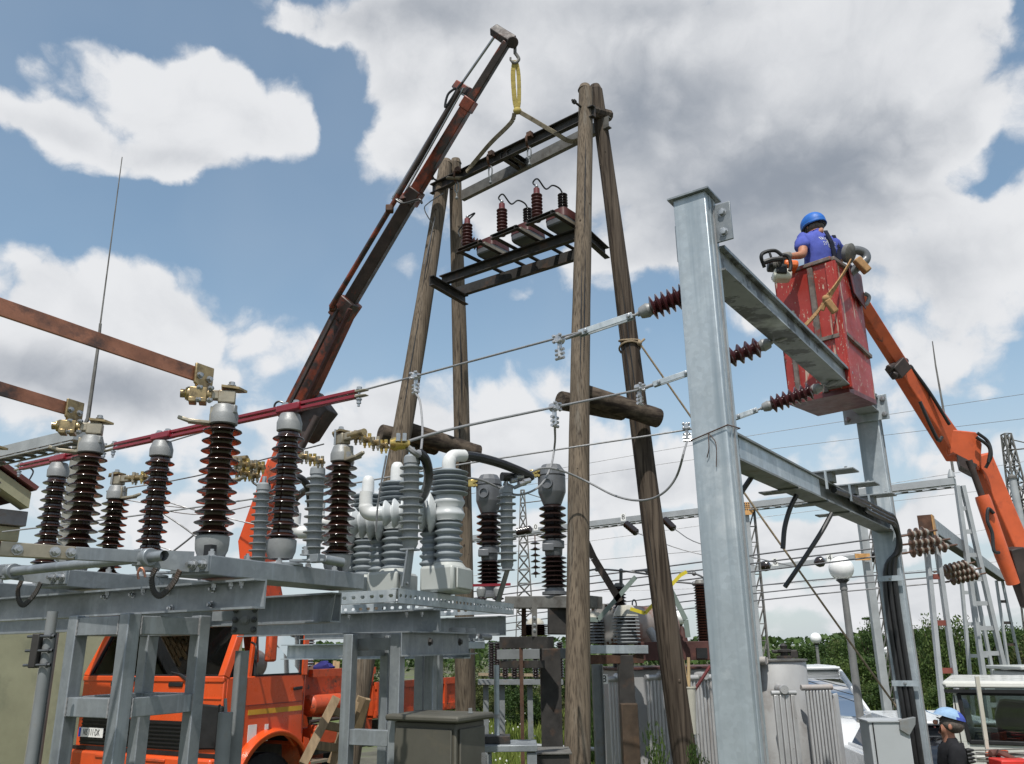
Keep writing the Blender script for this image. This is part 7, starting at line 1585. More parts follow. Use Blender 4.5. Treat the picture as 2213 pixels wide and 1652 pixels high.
# tools on the truck bed
for lab, x, y, mat, r in (('dark blue bundled cloth lying on the truck bed', 700, 1445, 'bluecloth', .12), ('dull red tool bag on the truck bed', 676, 1450, 'rust', .09)):
    p = at(x, y, 13.2); mb = MB(); rr = random.Random(x)
    mb.ball(p, r, 14, 9, (1.3, .8, .8)); mb.v = [tuple(V(q)+V((rr.uniform(-.02, .02), rr.uniform(-.02, .02), rr.uniform(-.02, .02)))) for q in mb.v]
    single('bundle', mb, M[mat], lab, 'bundle', loc=p)
for lab, x, y0, y1 in (('beige stake upright on the truck bed, left of the leg', 683, 1460, 1432), ('beige stake beside the black-topped box on the truck bed', 722, 1460, 1428), ('rightmost beige stake on the truck bed', 729, 1460, 1430)):
    single('stake', MB().bar(at(x, y0, 13.2), at(x+2, y1, 13.2), .05, .04, V((0, 1, 0))), M['cone'], lab, 'stake', 'stakes on the truck bed', loc=at(x, y0, 13.2))
# wooden ladder leaning by the truck
ld = Thing('wooden_ladder', 'weathered wooden stepladder leaning beside the orange truck', 'ladder', at(650, 1650, 8.6)*1.0)
def rail_(a, b, n): ld.part(n, MB().bar(a, b, .05, .085, V((1, .4, 0))), M['ladder'], bev=.004)
rl = [(at(727, 1508, 8.7), at(655, 1652, 8.4)), (at(768, 1516, 9.0), at(716, 1652, 8.9))]
for a, b in rl: rail_(a, b, 'stile')
rail_(at(782, 1506, 9.1), at(752, 1580, 9.1), 'rear_stile'); rail_(at(792, 1510, 9.3), at(768, 1590, 9.4), 'rear_stile')
for k in (.20, .42, .72): ld.part('rung', MB().bar(rl[0][0].lerp(rl[0][1], k), rl[1][0].lerp(rl[1][1], k+.03), .04, .075), M['ladder'], bev=.004)
# ------------------------------------------------------------------ boom lift on the right
bl = Thing('boom_lift', 'orange articulated boom lift carrying a scratched red work basket', 'boom lift', at(2300, 1500, 9.4)*1.0)
zt_b, zb_b = 5.84, 4.58
Nn, Lc, Rc = at(1797, 561, 7.30), atz(1672, 602, at(1797, 561, 7.30).z), atz(1846, 596, at(1797, 561, 7.30).z)
zt_b = Nn.z
dL = (Lc-Nn); dR = V((-dL.y, dL.x, 0)).normalized(); dR = dR if dR.x > 0 else -dR
Wb = .62; Rk = Nn+dR*Wb; Bk = Lc+dR*Wb
zb_b = at(1806, 838, 7.3).z
def low(p, k=.0): c = (Nn+Bk)/2; return V((p.x+(c.x-p.x)*k, p.y+(c.y-p.y)*k, zb_b))
tops4 = [Nn, Lc, Bk, Rk]; lows4 = [low(p, .02) for p in tops4]
fc = MB()
for i in range(4):
    j = (i+1) % 4; out = ((tops4[i]+tops4[j])/2-(Nn+Bk)/2); out.z = 0; out.normalize()
    fc.prism([tops4[i], tops4[j], lows4[j], lows4[i]], -out*.02)
bsk = bl.part('basket', fc, M['redbasket'], bev=.006)
bl.part('basket_floor', MB().prism([p+AZ*.01 for p in lows4], -AZ*.05), M['maroon'], parent=bsk)
rimm = MB()
for i in range(4): rimm.bar(tops4[i]+AZ*.01, tops4[(i+1) % 4]+AZ*.01, .055, .04)
bl.part('basket_rim', rimm, M['trim'], parent=bsk, bev=.006)
nL = V((dL.y, -dL.x, 0)).normalized(); nL = nL if nL.dot(CAM-Nn) > 0 else -nL; nR = V((dR.y, -dR.x, 0)).normalized(); nR = nR if nR.dot(dL) < 0 else -nR
def on(i, j, s_, z, n_, o=.012):
    a = tops4[i].lerp(tops4[j], s_); b_ = lows4[i].lerp(lows4[j], s_); p = b_.lerp(a, z); return p+n_*o
for s_ in (.36,): bl.part('basket_rib', MB().bar(on(0, 1, s_, 0, nL), on(0, 1, s_, .98, nL), .05, .03, nL), M['trim'], parent=bsk)
bl.part('basket_rib', MB().bar(on(0, 1, .80, 0, nL), on(0, 1, .80, .45, nL), .04, .03, nL), M['trim'], parent=bsk)
bl.part('basket_rib', MB().bar(on(0, 1, .02, .0, nL), on(0, 1, .02, .98, nL), .10, .02, nL), M['redbasket'], parent=bsk)
bl.part('basket_rib', MB().bar(on(0, 3, .03, .0, nR), on(0, 3, .03, .98, nR), .09, .02, nR), M['redbasket'], parent=bsk)
bl.part('basket_crossrib', MB().bar(on(0, 1, .02, .40, nL), on(0, 1, .36, .40, nL), .035, .03, nL), M['trim'], parent=bsk)
bl.part('basket_crossrib', MB().bar(on(0, 3, .1, .42, nR), on(0, 3, .98, .34, nR), .035, .03, nR), M['trim'], parent=bsk)
bl.part('basket_shield', MB().prism([on(0, 3, .45, 1.06, nR, .03), on(0, 3, .95, 1.0, nR, .03), on(0, 3, .95, .72, nR, .03), on(0, 3, .55, .80, nR, .03)], nR*.012), M['maroon'], parent=bsk, bev=.004)
# boom
ba0, ba1 = at(1862, 660, 8.15), at(1945, 790, 8.7)
bl.part('upper_boom', MB().bar(ba0-(ba1-ba0)*.25, ba1+(ba1-ba0)*.3, .12, .14, V((1, .2, .6))), M['orange_boom'], bev=.012)
bl.part('pivot_bracket', MB().bar(at(1932, 785, 8.6), at(1950, 809, 8.65), .15, .19, V((1, .2, .6))).tube([at(1920, 796, 8.5), at(1958, 780, 8.8)], .035, 10).tube([at(1930, 812, 8.55), at(1968, 796, 8.85)], .04, 10), M['boom_dk'], bev=.012)
mb0, mb1 = at(1948, 800, 8.75), at(2072, 985, 9.2)
bl.part('main_boom', MB().bar(mb0, mb1, .15, .17, V((1, .2, .6)), .19, .23), M['orange_boom'], bev=.016)
kb = MB().prism([at(2036, 926, 9.0), at(2110, 934, 9.0), at(2122, 960, 9.0), at(2118, 1012, 9.05), at(2060, 980, 9.05), at(2048, 985, 9.1)], V((.16, .34, .0)))
bl.part('knuckle_box', kb, M['orange_boom'], bev=.014)
bl.part('knuckle_recess', MB().prism([at(2068, 982, 8.96), at(2112, 1004, 8.96), at(2104, 1022, 8.96), at(2074, 1006, 8.96)], V((.14, .3, 0))), M['boom_dk'])
bl.part('lower_boom', MB().bar(at(2112, 985, 9.25), at(2275, 1370, 9.5), .23, .20, V((1, .1, .3))), M['orange_boom'], bev=.016)
bl.part('boom_lug', MB().bar(at(2186, 1185, 9.1), at(2222, 1312, 9.2), .19, .16, V((1, .1, .3)), .10, .12), M['boom_dk'], bev=.012)
bl.part('cylinder_rod', MB().tube([at(2094, 995, 8.95), at(2128, 1090, 9.0)], .034, 14), M['boom_dk'])
bl.part('cylinder', MB().tube([at(2122, 1072, 8.98), at(2125, 1080, 8.98), at(2166, 1200, 9.05), at(2190, 1262, 9.1)], [.07, .076, .076, .065], 16), M['orange_boom'])
_a, _b = at(2112, 985, 9.25), at(2275, 1370, 9.5); _e = _b+(_b-_a)*((_b.z-.9)/(_a.z-_b.z))
bl.part('boom_foot', MB().bar(_b, _e, .225, .195, V((1, .1, .3))), M['orange_boom'], bev=.016)
bl.part('turntable', MB().lathe(V((_e.x, _e.y, 0)), V((_e.x, _e.y, 9)), [(0, .75), (.25, .75), (.3, .5), (.7, .45), (1.0, .3)], 24), M['orange_boom'])
for pts in (((2112, 936, 8.95), (2135, 955, 8.95), (2142, 985, 8.95), (2130, 1012, 9.0)), ((2110, 945, 8.93), (2138, 968, 8.93), (2136, 1000, 8.95)), ((2148, 1110, 8.9), (2136, 1100, 8.9), (2134, 1125, 8.9), (2144, 1152, 8.9), (2148, 1190, 8.9), (2160, 1195, 8.9)), ((1988, 868, 8.6), (2010, 918, 8.65), (2028, 952, 8.7), (2036, 945, 8.72)), ((1966, 790, 8.7), (2010, 850, 8.8), (2052, 918, 8.9))):
    bl.part('hose', MB().tube(bez([at(*p) for p in pts]), .018, 8), M['cable'])
# basket accessories
tl = at(1846, 545, 7.45)
T = Thing('grinder_tool', 'grey bent tool with a round head hooked on the basket corner', 'tool', tl)
T.part('tube', MB().tube(bez([at(1833, 545, 7.5), at(1850, 541, 7.5), at(1868, 547, 7.5), at(1872, 560, 7.5), at(1860, 572, 7.5), at(1838, 590, 7.55)]), .043, 12), M['ctgrey'])
T.part('head', MB().lathe(at(1828, 548, 7.5), at(1840, 548, 7.46), [(-.01, .03), (0, .09), (.05, .1), (.07, .07)], 18), M['greysteel'])
T.part('grip', MB().bar(at(1850, 560, 7.42), at(1876, 588, 7.42), .075, .075), M['strap'], bev=.012)
st = Thing('webbing_strap', 'tan webbing strap knotted across the front of the red basket', 'strap', at(1782, 622, 7.2)); mb = MB()
for pts, w in (((1838, 565, 7.35), (1815, 605, 7.2), (1788, 645, 7.13), (1764, 678, 7.2), (1738, 706, 7.3)), .06), :
    P = bez([at(*p) for p in pts], 5)
    for a, b in zip(P[:-1], P[1:]): mb.bar(a, b+(b-a)*.03, .012, w, V((.5, 0, 1)))
st.part('band', mb, M['strap'], bev=.003)
st.part('loose_end', MB().bar(at(1786, 648, 7.08), at(1806, 676, 7.1), .06, .05, V((0, -1, 0)), .07, .05), M['strap'], bev=.014)
st.part('loose_end', MB().bar(at(1785, 650, 7.1), at(1776, 672, 7.12), .04, .04, V((0, -1, 0)), .04, .02), M['strap'], bev=.01)
st.part('knot', MB().ball(at(1785, 646, 7.09), .036, 10, 7), M['strap'])
cbn = at(1868, 648, 7.7); T = Thing('carabiner', 'steel snap hook dangling on a thin wire by the basket', 'snap hook', cbn)
T.part('wire', MB().tube(bez([at(1852, 603, 7.7), at(1858, 622, 7.7), at(1868, 636, 7.7)]), .005, 6), M['wire']); T.part('hook', MB().tube(bez([at(1868, 634, 7.7), at(1878, 642, 7.7), at(1872, 658, 7.7), at(1860, 655, 7.7), at(1864, 640, 7.7)]), .020, 10), M['alu'])
# chain saw resting on the basket rim
cs0 = at(1690, 592, 7.42); T = Thing('chainsaw', 'black, cream and orange chainsaw held over the basket rim by the worker', 'chainsaw', cs0)
X_ = V((-.93, .1, .12)).normalized(); Y_ = V((.1, .98, 0)); Z_ = X_.cross(Y_)*-1; Z_ = V((0, 0, 1)) if Z_.z < .3 else Z_
T.part('housing', MB().box(cs0-Z_*.02, .17, .16, .11, (X_, Y_, Z_)), M['sawwh'], bev=.03)
T.part('starter_cover', MB().box(cs0+X_*.02-Y_*.09+Z_*.01, .10, .03, .10, (X_, Y_, Z_)), M['blackpl'], bev=.012)
T.part('top_cover', MB().box(cs0-X_*.07+Z_*.08, .14, .18, .08, (X_, Y_, Z_)), M['sawor'], bev=.025)
T.part('engine', MB().box(cs0+X_*.06+Z_*.09, .15, .17, .10, (X_, Y_, Z_)), M['blackpl'], bev=.02)
T.part('rear_handle', MB().tube(bez([at(1707, 586, 7.25), at(1709, 572, 7.25), at(1704, 556, 7.25), at(1692, 552, 7.25), at(1682, 560, 7.25)]), .018, 8), M['blackpl'])
T.part('front_handle', MB().tube(bez([at(1652, 578, 7.25), at(1645, 556, 7.2), at(1652, 546, 7.2), at(1674, 542, 7.2), at(1690, 552, 7.2)]), .018, 8).tube([at(1662, 543, 7.2), at(1667, 558, 7.2)], .012, 8), M['blackpl'])
T.part('hand_guard', MB().tube(bez([at(1650, 568, 7.2), at(1668, 562, 7.2), at(1690, 560, 7.2)]), .026, 8), M['blackpl'])
# ------------------------------------------------------------------ people
def skin_obj(name, pts, edges, mat, T, root=0, sub=2, parent=None):
    """pts: {key: (point, rx, ry)}; one continuous surface grown along the skeleton"""
    keys = list(pts); idx = {k: i for i, k in enumerate(keys)}
    me = bpy.data.meshes.new(name); me.from_pydata([tuple(V(pts[k][0])-T.loc) for k in keys], [(idx[a], idx[b]) for a, b in edges], []); me.update()
    o = bpy.data.objects.new(name, me); COL.objects.link(o); o.parent = parent or T.o
    md = o.modifiers.new('skin', 'SKIN'); md.use_smooth_shade = True; md.branch_smoothing = .6
    for i, k in enumerate(keys):
        sv = me.skin_vertices[0].data[i]; sv.radius = (pts[k][1], pts[k][2]); sv.use_root = (i == root)
    sb = o.modifiers.new('sub', 'SUBSURF'); sb.levels = sub; sb.render_levels = sub
    me.materials.append(M[mat]); return o
def hand(T, wrist, d, palm_n, mat, curl=1.1, sc_=1.0, parent=None):
    """palm and five unequal bent fingers, grown as one surface; d: hand direction, palm_n: palm normal (fingers curl towards it)"""
    d = V(d).normalized(); n = V(palm_n).normalized(); s = d.cross(n).normalized(); n = s.cross(d).normalized(); pts = {'w': (wrist, .028*sc_, .022*sc_), 'p': (V(wrist)+d*.055*sc_, .040*sc_, .020*sc_)}; ed = [('w', 'p')]
    for i, (off, L_, r) in enumerate(((-.033, .068, .0088), (-.011, .08, .0095), (.011, .074, .0092), (.033, .058, .0082))):
        b = V(wrist)+(d*.088+s*off)*sc_; a1 = curl*.5; a2 = curl*1.1; p1 = b+(d*math.cos(a1)+n*math.sin(a1))*L_*.5*sc_; p2 = p1+(d*math.cos(a2)+n*math.sin(a2))*L_*.32*sc_; p3 = p2+(d*math.cos(a2*1.5)+n*math.sin(a2*1.5))*L_*.28*sc_
        for k, p, rr in (('k', b, r*1.15), ('a', p1, r), ('b', p2, r*.92), ('c', p3, r*.8)): pts[f'{k}{i}'] = (p, rr*sc_, rr*sc_)
        ed += [('p', f'k{i}'), (f'k{i}', f'a{i}'), (f'a{i}', f'b{i}'), (f'b{i}', f'c{i}')]
    t0 = V(wrist)+(d*.03-s*.035)*sc_; t1 = t0+(d*.03-s*.022+n*.02)*sc_; t2 = t1+(d*.022+n*.026+s*.004)*sc_
    for k, p, rr in (('t0', t0, .013), ('t1', t1, .0115), ('t2', t2, .009)): pts[k] = (p, rr*sc_, rr*sc_)
    ed += [('w', 't0'), ('t0', 't1'), ('t1', 't2')]
    return skin_obj('hand', pts, ed, mat, T, sub=2, parent=parent)
# worker in the basket, seen from behind
WDp = 7.62
def wp(x, y, d=0): return at(x, y, WDp+d)
fwd = V((-.45, .89, 0)).normalized(); lft = V((-fwd.y, fwd.x, 0)); lft = lft if lft.x < 0 else -lft
hipc = wp(1768, 600, .06); 
shc = wp(1770, 512, .04); nk = wp(1764, 506, .06); hdp = wp(1764, 499, .10)+fwd*.03
feetz = zb_b+.03
Wk = Thing('person', 'man in blue helmet and violet-blue T-shirt standing in the red basket with a chainsaw', 'person', V((hipc.x, hipc.y, feetz)))
shL = wp(1730, 512, -.02); shR = wp(1808, 527, .12); elL = wp(1735, 552, -.16); wrL = wp(1697, 555, -.26)
elR = wp(1815, 570, .30); wrR = wp(1780, 575, .45)
kL = hipc+lft*.12-AZ*.44+fwd*.05; kR = hipc-lft*.12-AZ*.44+fwd*.05; fL = V((kL.x, kL.y, feetz+.09)); fR = V((kR.x, kR.y, feetz+.09))
P = {'pel': (hipc, .15, .11), 'wai': (hipc.lerp(shc, .35), .145, .105), 'che': (hipc.lerp(shc, .75), .13, .10), 'nb': (shc+AZ*.02, .085, .07), 'nk': (nk, .055, .055), 'h0': (hdp, .068, .075), 'h1': (hdp+AZ*.09, .078, .088), 'h2': (hdp+AZ*.15, .06, .07),
     'sL': (shL+(shc-shL)*.12, .055, .052), 'eL': (elL, .047, .045), 'wL': (wrL, .031, .027), 'sR': (shR+(shc-shR)*.12, .065, .06), 'eR': (elR, .045, .043), 'wR': (wrR, .031, .027),
     'tL': (hipc+lft*.10-AZ*.05, .09, .09), 'kL': (kL, .06, .06), 'fL': (fL, .045, .045), 'toL': (fL+fwd*.16-AZ*.05, .04, .03), 'tR': (hipc-lft*.10-AZ*.05, .09, .09), 'kR': (kR, .06, .06), 'fR': (fR, .045, .045), 'toR': (fR+fwd*.16-AZ*.05, .04, .03)}
ED = [('pel', 'wai'), ('wai', 'che'), ('che', 'nb'), ('nb', 'nk'), ('nk', 'h0'), ('h0', 'h1'), ('h1', 'h2'), ('che', 'sL'), ('sL', 'eL'), ('eL', 'wL'), ('che', 'sR'), ('sR', 'eR'), ('eR', 'wR'), ('pel', 'tL'), ('tL', 'kL'), ('kL', 'fL'), ('fL', 'toL'), ('pel', 'tR'), ('tR', 'kR'), ('kR', 'fR'), ('fR', 'toR')]
body = skin_obj('body', P, ED, 'skin', Wk)
mL = shL.lerp(elL, .72); mR = shR.lerp(elR, .72)
Pt = {'pel': (hipc-AZ*.04, .205, .165), 'wai': (hipc.lerp(shc, .35), .215, .165), 'che': (hipc.lerp(shc, .74), .205, .15), 'nb': (shc+AZ*.015, .115, .085), 'nk': (nk-AZ*.035, .068, .064), 'sL': (shL+(shc-shL)*.06, .082, .076), 'mL': (mL, .080, .078), 'sR': (shR+(shc-shR)*.06, .082, .076), 'mR': (mR, .07, .07)}
tee = skin_obj('t_shirt', Pt, [('pel', 'wai'), ('wai', 'che'), ('che', 'nb'), ('nb', 'nk'), ('che', 'sL'), ('sL', 'mL'), ('che', 'sR'), ('sR', 'mR')], 'tee', Wk, parent=body)
Pp = {'pel': (hipc-AZ*.02, .17, .132), 'w': (hipc+AZ*.12, .168, .128), 'tL': (hipc+lft*.10-AZ*.08, .105, .105), 'kL': (kL, .078, .078), 'fL': (fL+AZ*.03, .065, .065), 'tR': (hipc-lft*.10-AZ*.08, .105, .105), 'kR': (kR, .078, .078), 'fR': (fR+AZ*.03, .065, .065)}
skin_obj('overalls', Pp, [('w', 'pel'), ('pel', 'tL'), ('tL', 'kL'), ('kL', 'fL'), ('pel', 'tR'), ('tR', 'kR'), ('kR', 'fR')], 'navy', Wk, parent=body)
bk = -fwd
def bpt(u, h, o=.135): return hipc.lerp(shc, h)-lft*u+bk*(o)                # point on the back: u to the right, h up the spine
ov = MB()
for a, b, w in ((bpt(.07, .35, .150), bpt(.02, .72, .150), .055), (bpt(.02, .72, .150), bpt(-.03, 1.02, .112), .05), (bpt(.155, .30, .12), bpt(.165, .70, .10), .05), (bpt(.165, .70, .10), bpt(.12, 1.02, .075), .05)):
    ov.bar(a, b, w, .012, bk)

def folds(o, st_, sc_, seed):
    tx = bpy.data.textures.new('cloth_folds', 'CLOUDS'); tx.noise_scale = sc_; tx.noise_depth = 2
    dm = o.modifiers.new('folds', 'DISPLACE'); dm.texture = tx; dm.strength = st_; dm.mid_level = .5; dm.texture_coords = 'LOCAL'
folds(tee, .045, .07, 1)
Wk.part('overall_strap', ov, M['navy'], parent=body, bev=.003)
Wk.part('overall_back', MB().prism([bpt(.03, .0, .150), bpt(.17, .0, .105), bpt(.172, .40, .108), bpt(.055, .44, .152)], bk*.01), M['navy'], parent=body, bev=.004)
for txt, u, h, sz in (('EKOL', -.035, .86, .050), ('JYU', -.025, .72, .060), ('EPCKO', .125, .80, .040), ('LO K', .115, .67, .048)):
    lt = lettering(txt, sz, 'print', .001); lt.parent = tee
    nrm = (bk+(-lft)*(.28*(u > .05))*2+AZ*.12).normalized(); X = AZ.cross(nrm).normalized(); Yv = nrm.cross(X)
    mt = Matrix((X, Yv, nrm)).transposed().to_4x4(); mt.translation = bpt(u, h, .26)-Wk.loc; lt.matrix_local = mt
    sw = lt.modifiers.new('wrap', 'SHRINKWRAP'); sw.target = tee; sw.wrap_method = 'PROJECT'; sw.use_project_z = True; sw.use_negative_direction = True; sw.use_positive_direction = False; sw.offset = .004; sw.project_limit = .3
hc_ = hdp+AZ*.085
up_h = (AZ+fwd*.16+lft*.05).normalized(); rt_h = fwd.cross(up_h).normalized(); fw_h = up_h.cross(rt_h).normalized()
hm = MB(); hm.ball(hc_+up_h*.0, .122, 32, 20, (.93, 1.14, 1.0), (rt_h, fw_h, up_h))
cut = [(i, v_) for i, v_ in enumerate(hm.v)]
hm2 = MB(); keep = {}
for f_ in hm.f:
    if all((V(hm.v[i])-hc_).dot(up_h) > -.045+.055*max(0, -(V(hm.v[i])-hc_).dot(fw_h)/.13)*0 for i in f_): hm2.f.append(f_)
hm2.v = hm.v; used = sorted({i for f_ in hm2.f for i in f_}); rm = {a: b for b, a in enumerate(used)}; hm2.v = [hm.v[i] for i in used]; hm2.f = [tuple(rm[i] for i in f_) for f_ in hm2.f]
rim_ = [i for i in range(len(hm2.v)) if (V(hm2.v[i])-hc_).dot(up_h) < -.025]
for i in rim_: p_ = V(hm2.v[i]); q_ = p_-hc_; q_ -= up_h*q_.dot(up_h); hm2.v[i] = tuple(p_+q_.normalized()*.010)
ho_ = Wk.part('helmet', hm2, M['helmet'], parent=body, smooth=70); so_ = ho_.modifiers.new('shell', 'SOLIDIFY'); so_.thickness = .008; so_.offset = -1
Wk.part('helmet_cradle', MB().tube([hc_-up_h*.03+(rt_h*math.cos(t)*.105+fw_h*math.sin(t)*.118) for t in [2*PI*k/24 for k in range(25)]], .013, 8, caps=False).box(hc_-fw_h*.105-up_h*.035, .09, .02, .035, (rt_h, fw_h, up_h)), M['blackpl'], parent=body)
Wk.part('cradle_knob', MB().box(hc_-fw_h*.118-up_h*.03, .045, .012, .016, (rt_h, fw_h, up_h)), M['cap'], parent=body, bev=.004)
Wk.part('hair', MB().ball(hdp+AZ*.035-fwd*.010, .094, 18, 10, (.98, 1.10, .72), (rt_h, fw_h, up_h)), M['hair'], parent=body, smooth=80)
for s_ in (-1, 1):
    Wk.part('ear', MB().ball(hdp+AZ*.045+rt_h*.083*s_, .03, 12, 8, (.35, .6, 1), (rt_h, fw_h, up_h)), M['skin'], parent=body, smooth=80)
    Wk.part('eye', MB().ball(hdp+AZ*.085+fw_h*.088+rt_h*.03*s_, .012, 10, 8), M['print'], parent=body, smooth=80)
    Wk.part('chin_strap', MB().tube([hc_+rt_h*.112*s_-up_h*.02, hdp+AZ*.03+rt_h*.09*s_+fw_h*.02, hdp-AZ*.03+rt_h*.03*s_+fw_h*.07], .007, 6), M['blackpl'], parent=body)
Wk.part('nose', MB().ball(hdp+AZ*.055+fw_h*.105, .02, 10, 8, (.7, .9, 1.1), (rt_h, fw_h, up_h)), M['skin'], parent=body, smooth=80)
gd = (wrL-elL).normalized()
Wk.part('glove_cuff', MB().lathe(wrL-gd*.05, wrL+gd, [(0, .045), (.06, .04), (.075, .036)], 14), M['glove'], parent=body, smooth=70)
hand(Wk, wrL+gd*.01, gd*.9+V((-.1, 0, -.25)), V((.25, .2, -.9)), 'glove', 1.2, 1.12, parent=body)
hand(Wk, wrR, (wrR-elR), V((0, 0, -1)), 'glove', 1.2, 1.05, parent=body)
# man in the cap on the ground, looking up to the left
MD = 7.75
def mp_(x, y, d=0): return at(x, y, MD+d)
hd2 = mp_(2046, 1570); f2 = V((-.93, .25, .28)).normalized(); s2_ = V((.25, .95, 0)).normalized(); u2 = s2_.cross(f2)*-1; u2 = u2 if u2.z > 0 else -u2
sh2 = mp_(2052, 1599, .02); hp2 = V((sh2.x+.03, sh2.y, .95))
Pm = Thing('person', 'man in a light blue cap and black T-shirt looking up beside the white van', 'person', V((sh2.x, sh2.y, 0)))
fz = .09; k1_ = hp2+s2_*.11-AZ*.44; k2_ = hp2-s2_*.11-AZ*.44
sA, sB = sh2+s2_*.17-AZ*.035, sh2-s2_*.17-AZ*.035
flat = V((f2.x, f2.y, 0)).normalized()
eA, eB = sA-AZ*.28+flat*.02, sB-AZ*.28+flat*.0; wA, wB = eA+flat*.22-AZ*.02, eB+flat*.22-AZ*.01-s2_*-.06
P = {'pel': (hp2, .15, .11), 'wai': (hp2.lerp(sh2, .4), .14, .105), 'che': (hp2.lerp(sh2, .70), .08, .08), 'nb': (sh2-AZ*.0, .058, .058), 'nk': (sh2+AZ*.06+flat*.01, .058, .058), 'h0': (hd2-u2*.03-f2*.005, .075, .078), 'h1': (hd2+u2*.06-f2*.015, .080, .088), 'jaw': (hd2-u2*.04+f2*.052, .058, .054),
     'sA': (sA, .042, .042), 'eA': (eA, .044, .042), 'wA': (wA, .03, .027), 'sB': (sB, .042, .042), 'eB': (eB, .044, .042), 'wB': (wB, .03, .027),
     'tL': (hp2+s2_*.1-AZ*.06, .09, .09), 'kL': (k1_, .06, .06), 'fL': (V((k1_.x, k1_.y, fz)), .045, .045), 'oL': (V((k1_.x, k1_.y, .04))+flat*.16, .04, .03), 'tR': (hp2-s2_*.1-AZ*.06, .09, .09), 'kR': (k2_, .06, .06), 'fR': (V((k2_.x, k2_.y, fz)), .045, .045), 'oR': (V((k2_.x, k2_.y, .04))+flat*.16, .04, .03)}
ED2 = [('pel', 'wai'), ('wai', 'che'), ('che', 'nb'), ('nb', 'nk'), ('nk', 'h0'), ('h0', 'h1'), ('h0', 'jaw'), ('che', 'sA'), ('sA', 'eA'), ('eA', 'wA'), ('che', 'sB'), ('sB', 'eB'), ('eB', 'wB'), ('pel', 'tL'), ('tL', 'kL'), ('kL', 'fL'), ('fL', 'oL'), ('pel', 'tR'), ('tR', 'kR'), ('kR', 'fR'), ('fR', 'oR')]
b2 = skin_obj('body', P, ED2, 'skin2', Pm)
Pt = {'pel': (hp2+AZ*.0, .165, .125), 'wai': (hp2.lerp(sh2, .4), .16, .15), 'che': (hp2.lerp(sh2, .76), .175, .16), 'nb': (sh2+AZ*.02, .10, .095), 'sA': (sA, .078, .072), 'mA': (sA.lerp(eA, .75), .068, .066), 'sB': (sB, .078, .072), 'mB': (sB.lerp(eB, .75), .068, .066)}
t2_ = skin_obj('t_shirt', Pt, [('pel', 'wai'), ('wai', 'che'), ('che', 'nb'), ('che', 'sA'), ('sA', 'mA'), ('che', 'sB'), ('sB', 'mB')], 'blacktee', Pm, parent=b2)
folds(t2_, .035, .07, 2)
Pp = {'w': (hp2+AZ*.08, .162, .122), 'pel': (hp2-AZ*.02, .165, .128), 'tL': (hp2+s2_*.1-AZ*.08, .10, .10), 'kL': (k1_, .075, .075), 'fL': (V((k1_.x, k1_.y, fz+.04)), .062, .062), 'tR': (hp2-s2_*.1-AZ*.08, .10, .10), 'kR': (k2_, .075, .075), 'fR': (V((k2_.x, k2_.y, fz+.04)), .062, .062)}
skin_obj('trousers', Pp, [('w', 'pel'), ('pel', 'tL'), ('tL', 'kL'), ('kL', 'fL'), ('pel', 'tR'), ('tR', 'kR'), ('kR', 'fR')], 'navy', Pm, parent=b2)
for w_, e_ in ((wA, eA), (wB, eB)): hand(Pm, w_, (w_-e_), V((0, 0, -1)), 'skin2', .8, parent=b2)
hc2 = hd2+u2*.052-f2*.012
cp = MB(); cp.ball(hc2, .112, 24, 14, (1.16, .96, .95), (f2, s2_, u2)); k2f = [f_ for f_ in cp.f if all((V(cp.v[i])-hc2).dot(u2) > .008 for i in f_)]
used = sorted({i for f_ in k2f for i in f_}); rm = {a: b for b, a in enumerate(used)}; cm_ = MB(); cm_.v = [cp.v[i] for i in used]; cm_.f = [tuple(rm[i] for i in f_) for f_ in k2f]
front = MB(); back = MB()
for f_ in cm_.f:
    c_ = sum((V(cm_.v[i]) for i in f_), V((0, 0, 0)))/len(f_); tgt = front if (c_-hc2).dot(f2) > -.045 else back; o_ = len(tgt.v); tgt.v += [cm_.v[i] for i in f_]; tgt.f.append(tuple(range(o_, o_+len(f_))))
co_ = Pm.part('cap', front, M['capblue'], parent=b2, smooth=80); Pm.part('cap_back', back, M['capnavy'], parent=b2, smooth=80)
vis_ = [hc2+f2*.10+s2_*.075+u2*.012, hc2+f2*.175+s2_*.045+u2*.018, hc2+f2*.19+u2*.026, hc2+f2*.175-s2_*.045+u2*.018, hc2+f2*.10-s2_*.075+u2*.012]
Pm.part('cap_visor', MB().prism(vis_, u2*.007), M['capblue'], parent=b2, bev=.002)
Pm.part('hair', MB().ball(hc2-u2*.022-f2*.022, .098, 18, 10, (1.02, .93, .75), (f2, s2_, u2)), M['hair'], parent=b2, smooth=80)
for s_ in (-1, 1):
    Pm.part('ear', MB().ball(hd2+u2*.012-f2*.012+s2_*.078*s_, .031, 12, 8, (.6, .35, 1), (f2, s2_, u2)), M['skin2'], parent=b2, smooth=80)
    Pm.part('eye', MB().ball(hd2+u2*.022+f2*.070+s2_*.030*s_, .009, 10, 8), M['print'], parent=b2, smooth=80); Pm.part('brow', MB().bar(hd2+u2*.048+f2*.078+s2_*.018*s_, hd2+u2*.046+f2*.07+s2_*.05*s_, .012, .008), M['hair'], parent=b2)
Pm.part('nose', MB().ball(hd2+u2*.008+f2*.09, .020, 10, 8, (1.1, .7, 1.0), (f2, s2_, u2)), M['skin2'], parent=b2, smooth=80)
Pm.part('mouth', MB().ball(hd2-u2*.035+f2*.088, .018, 10, 6, (.5, 1.1, .3), (f2, s2_, u2)), M['maroon'], parent=b2, smooth=80)
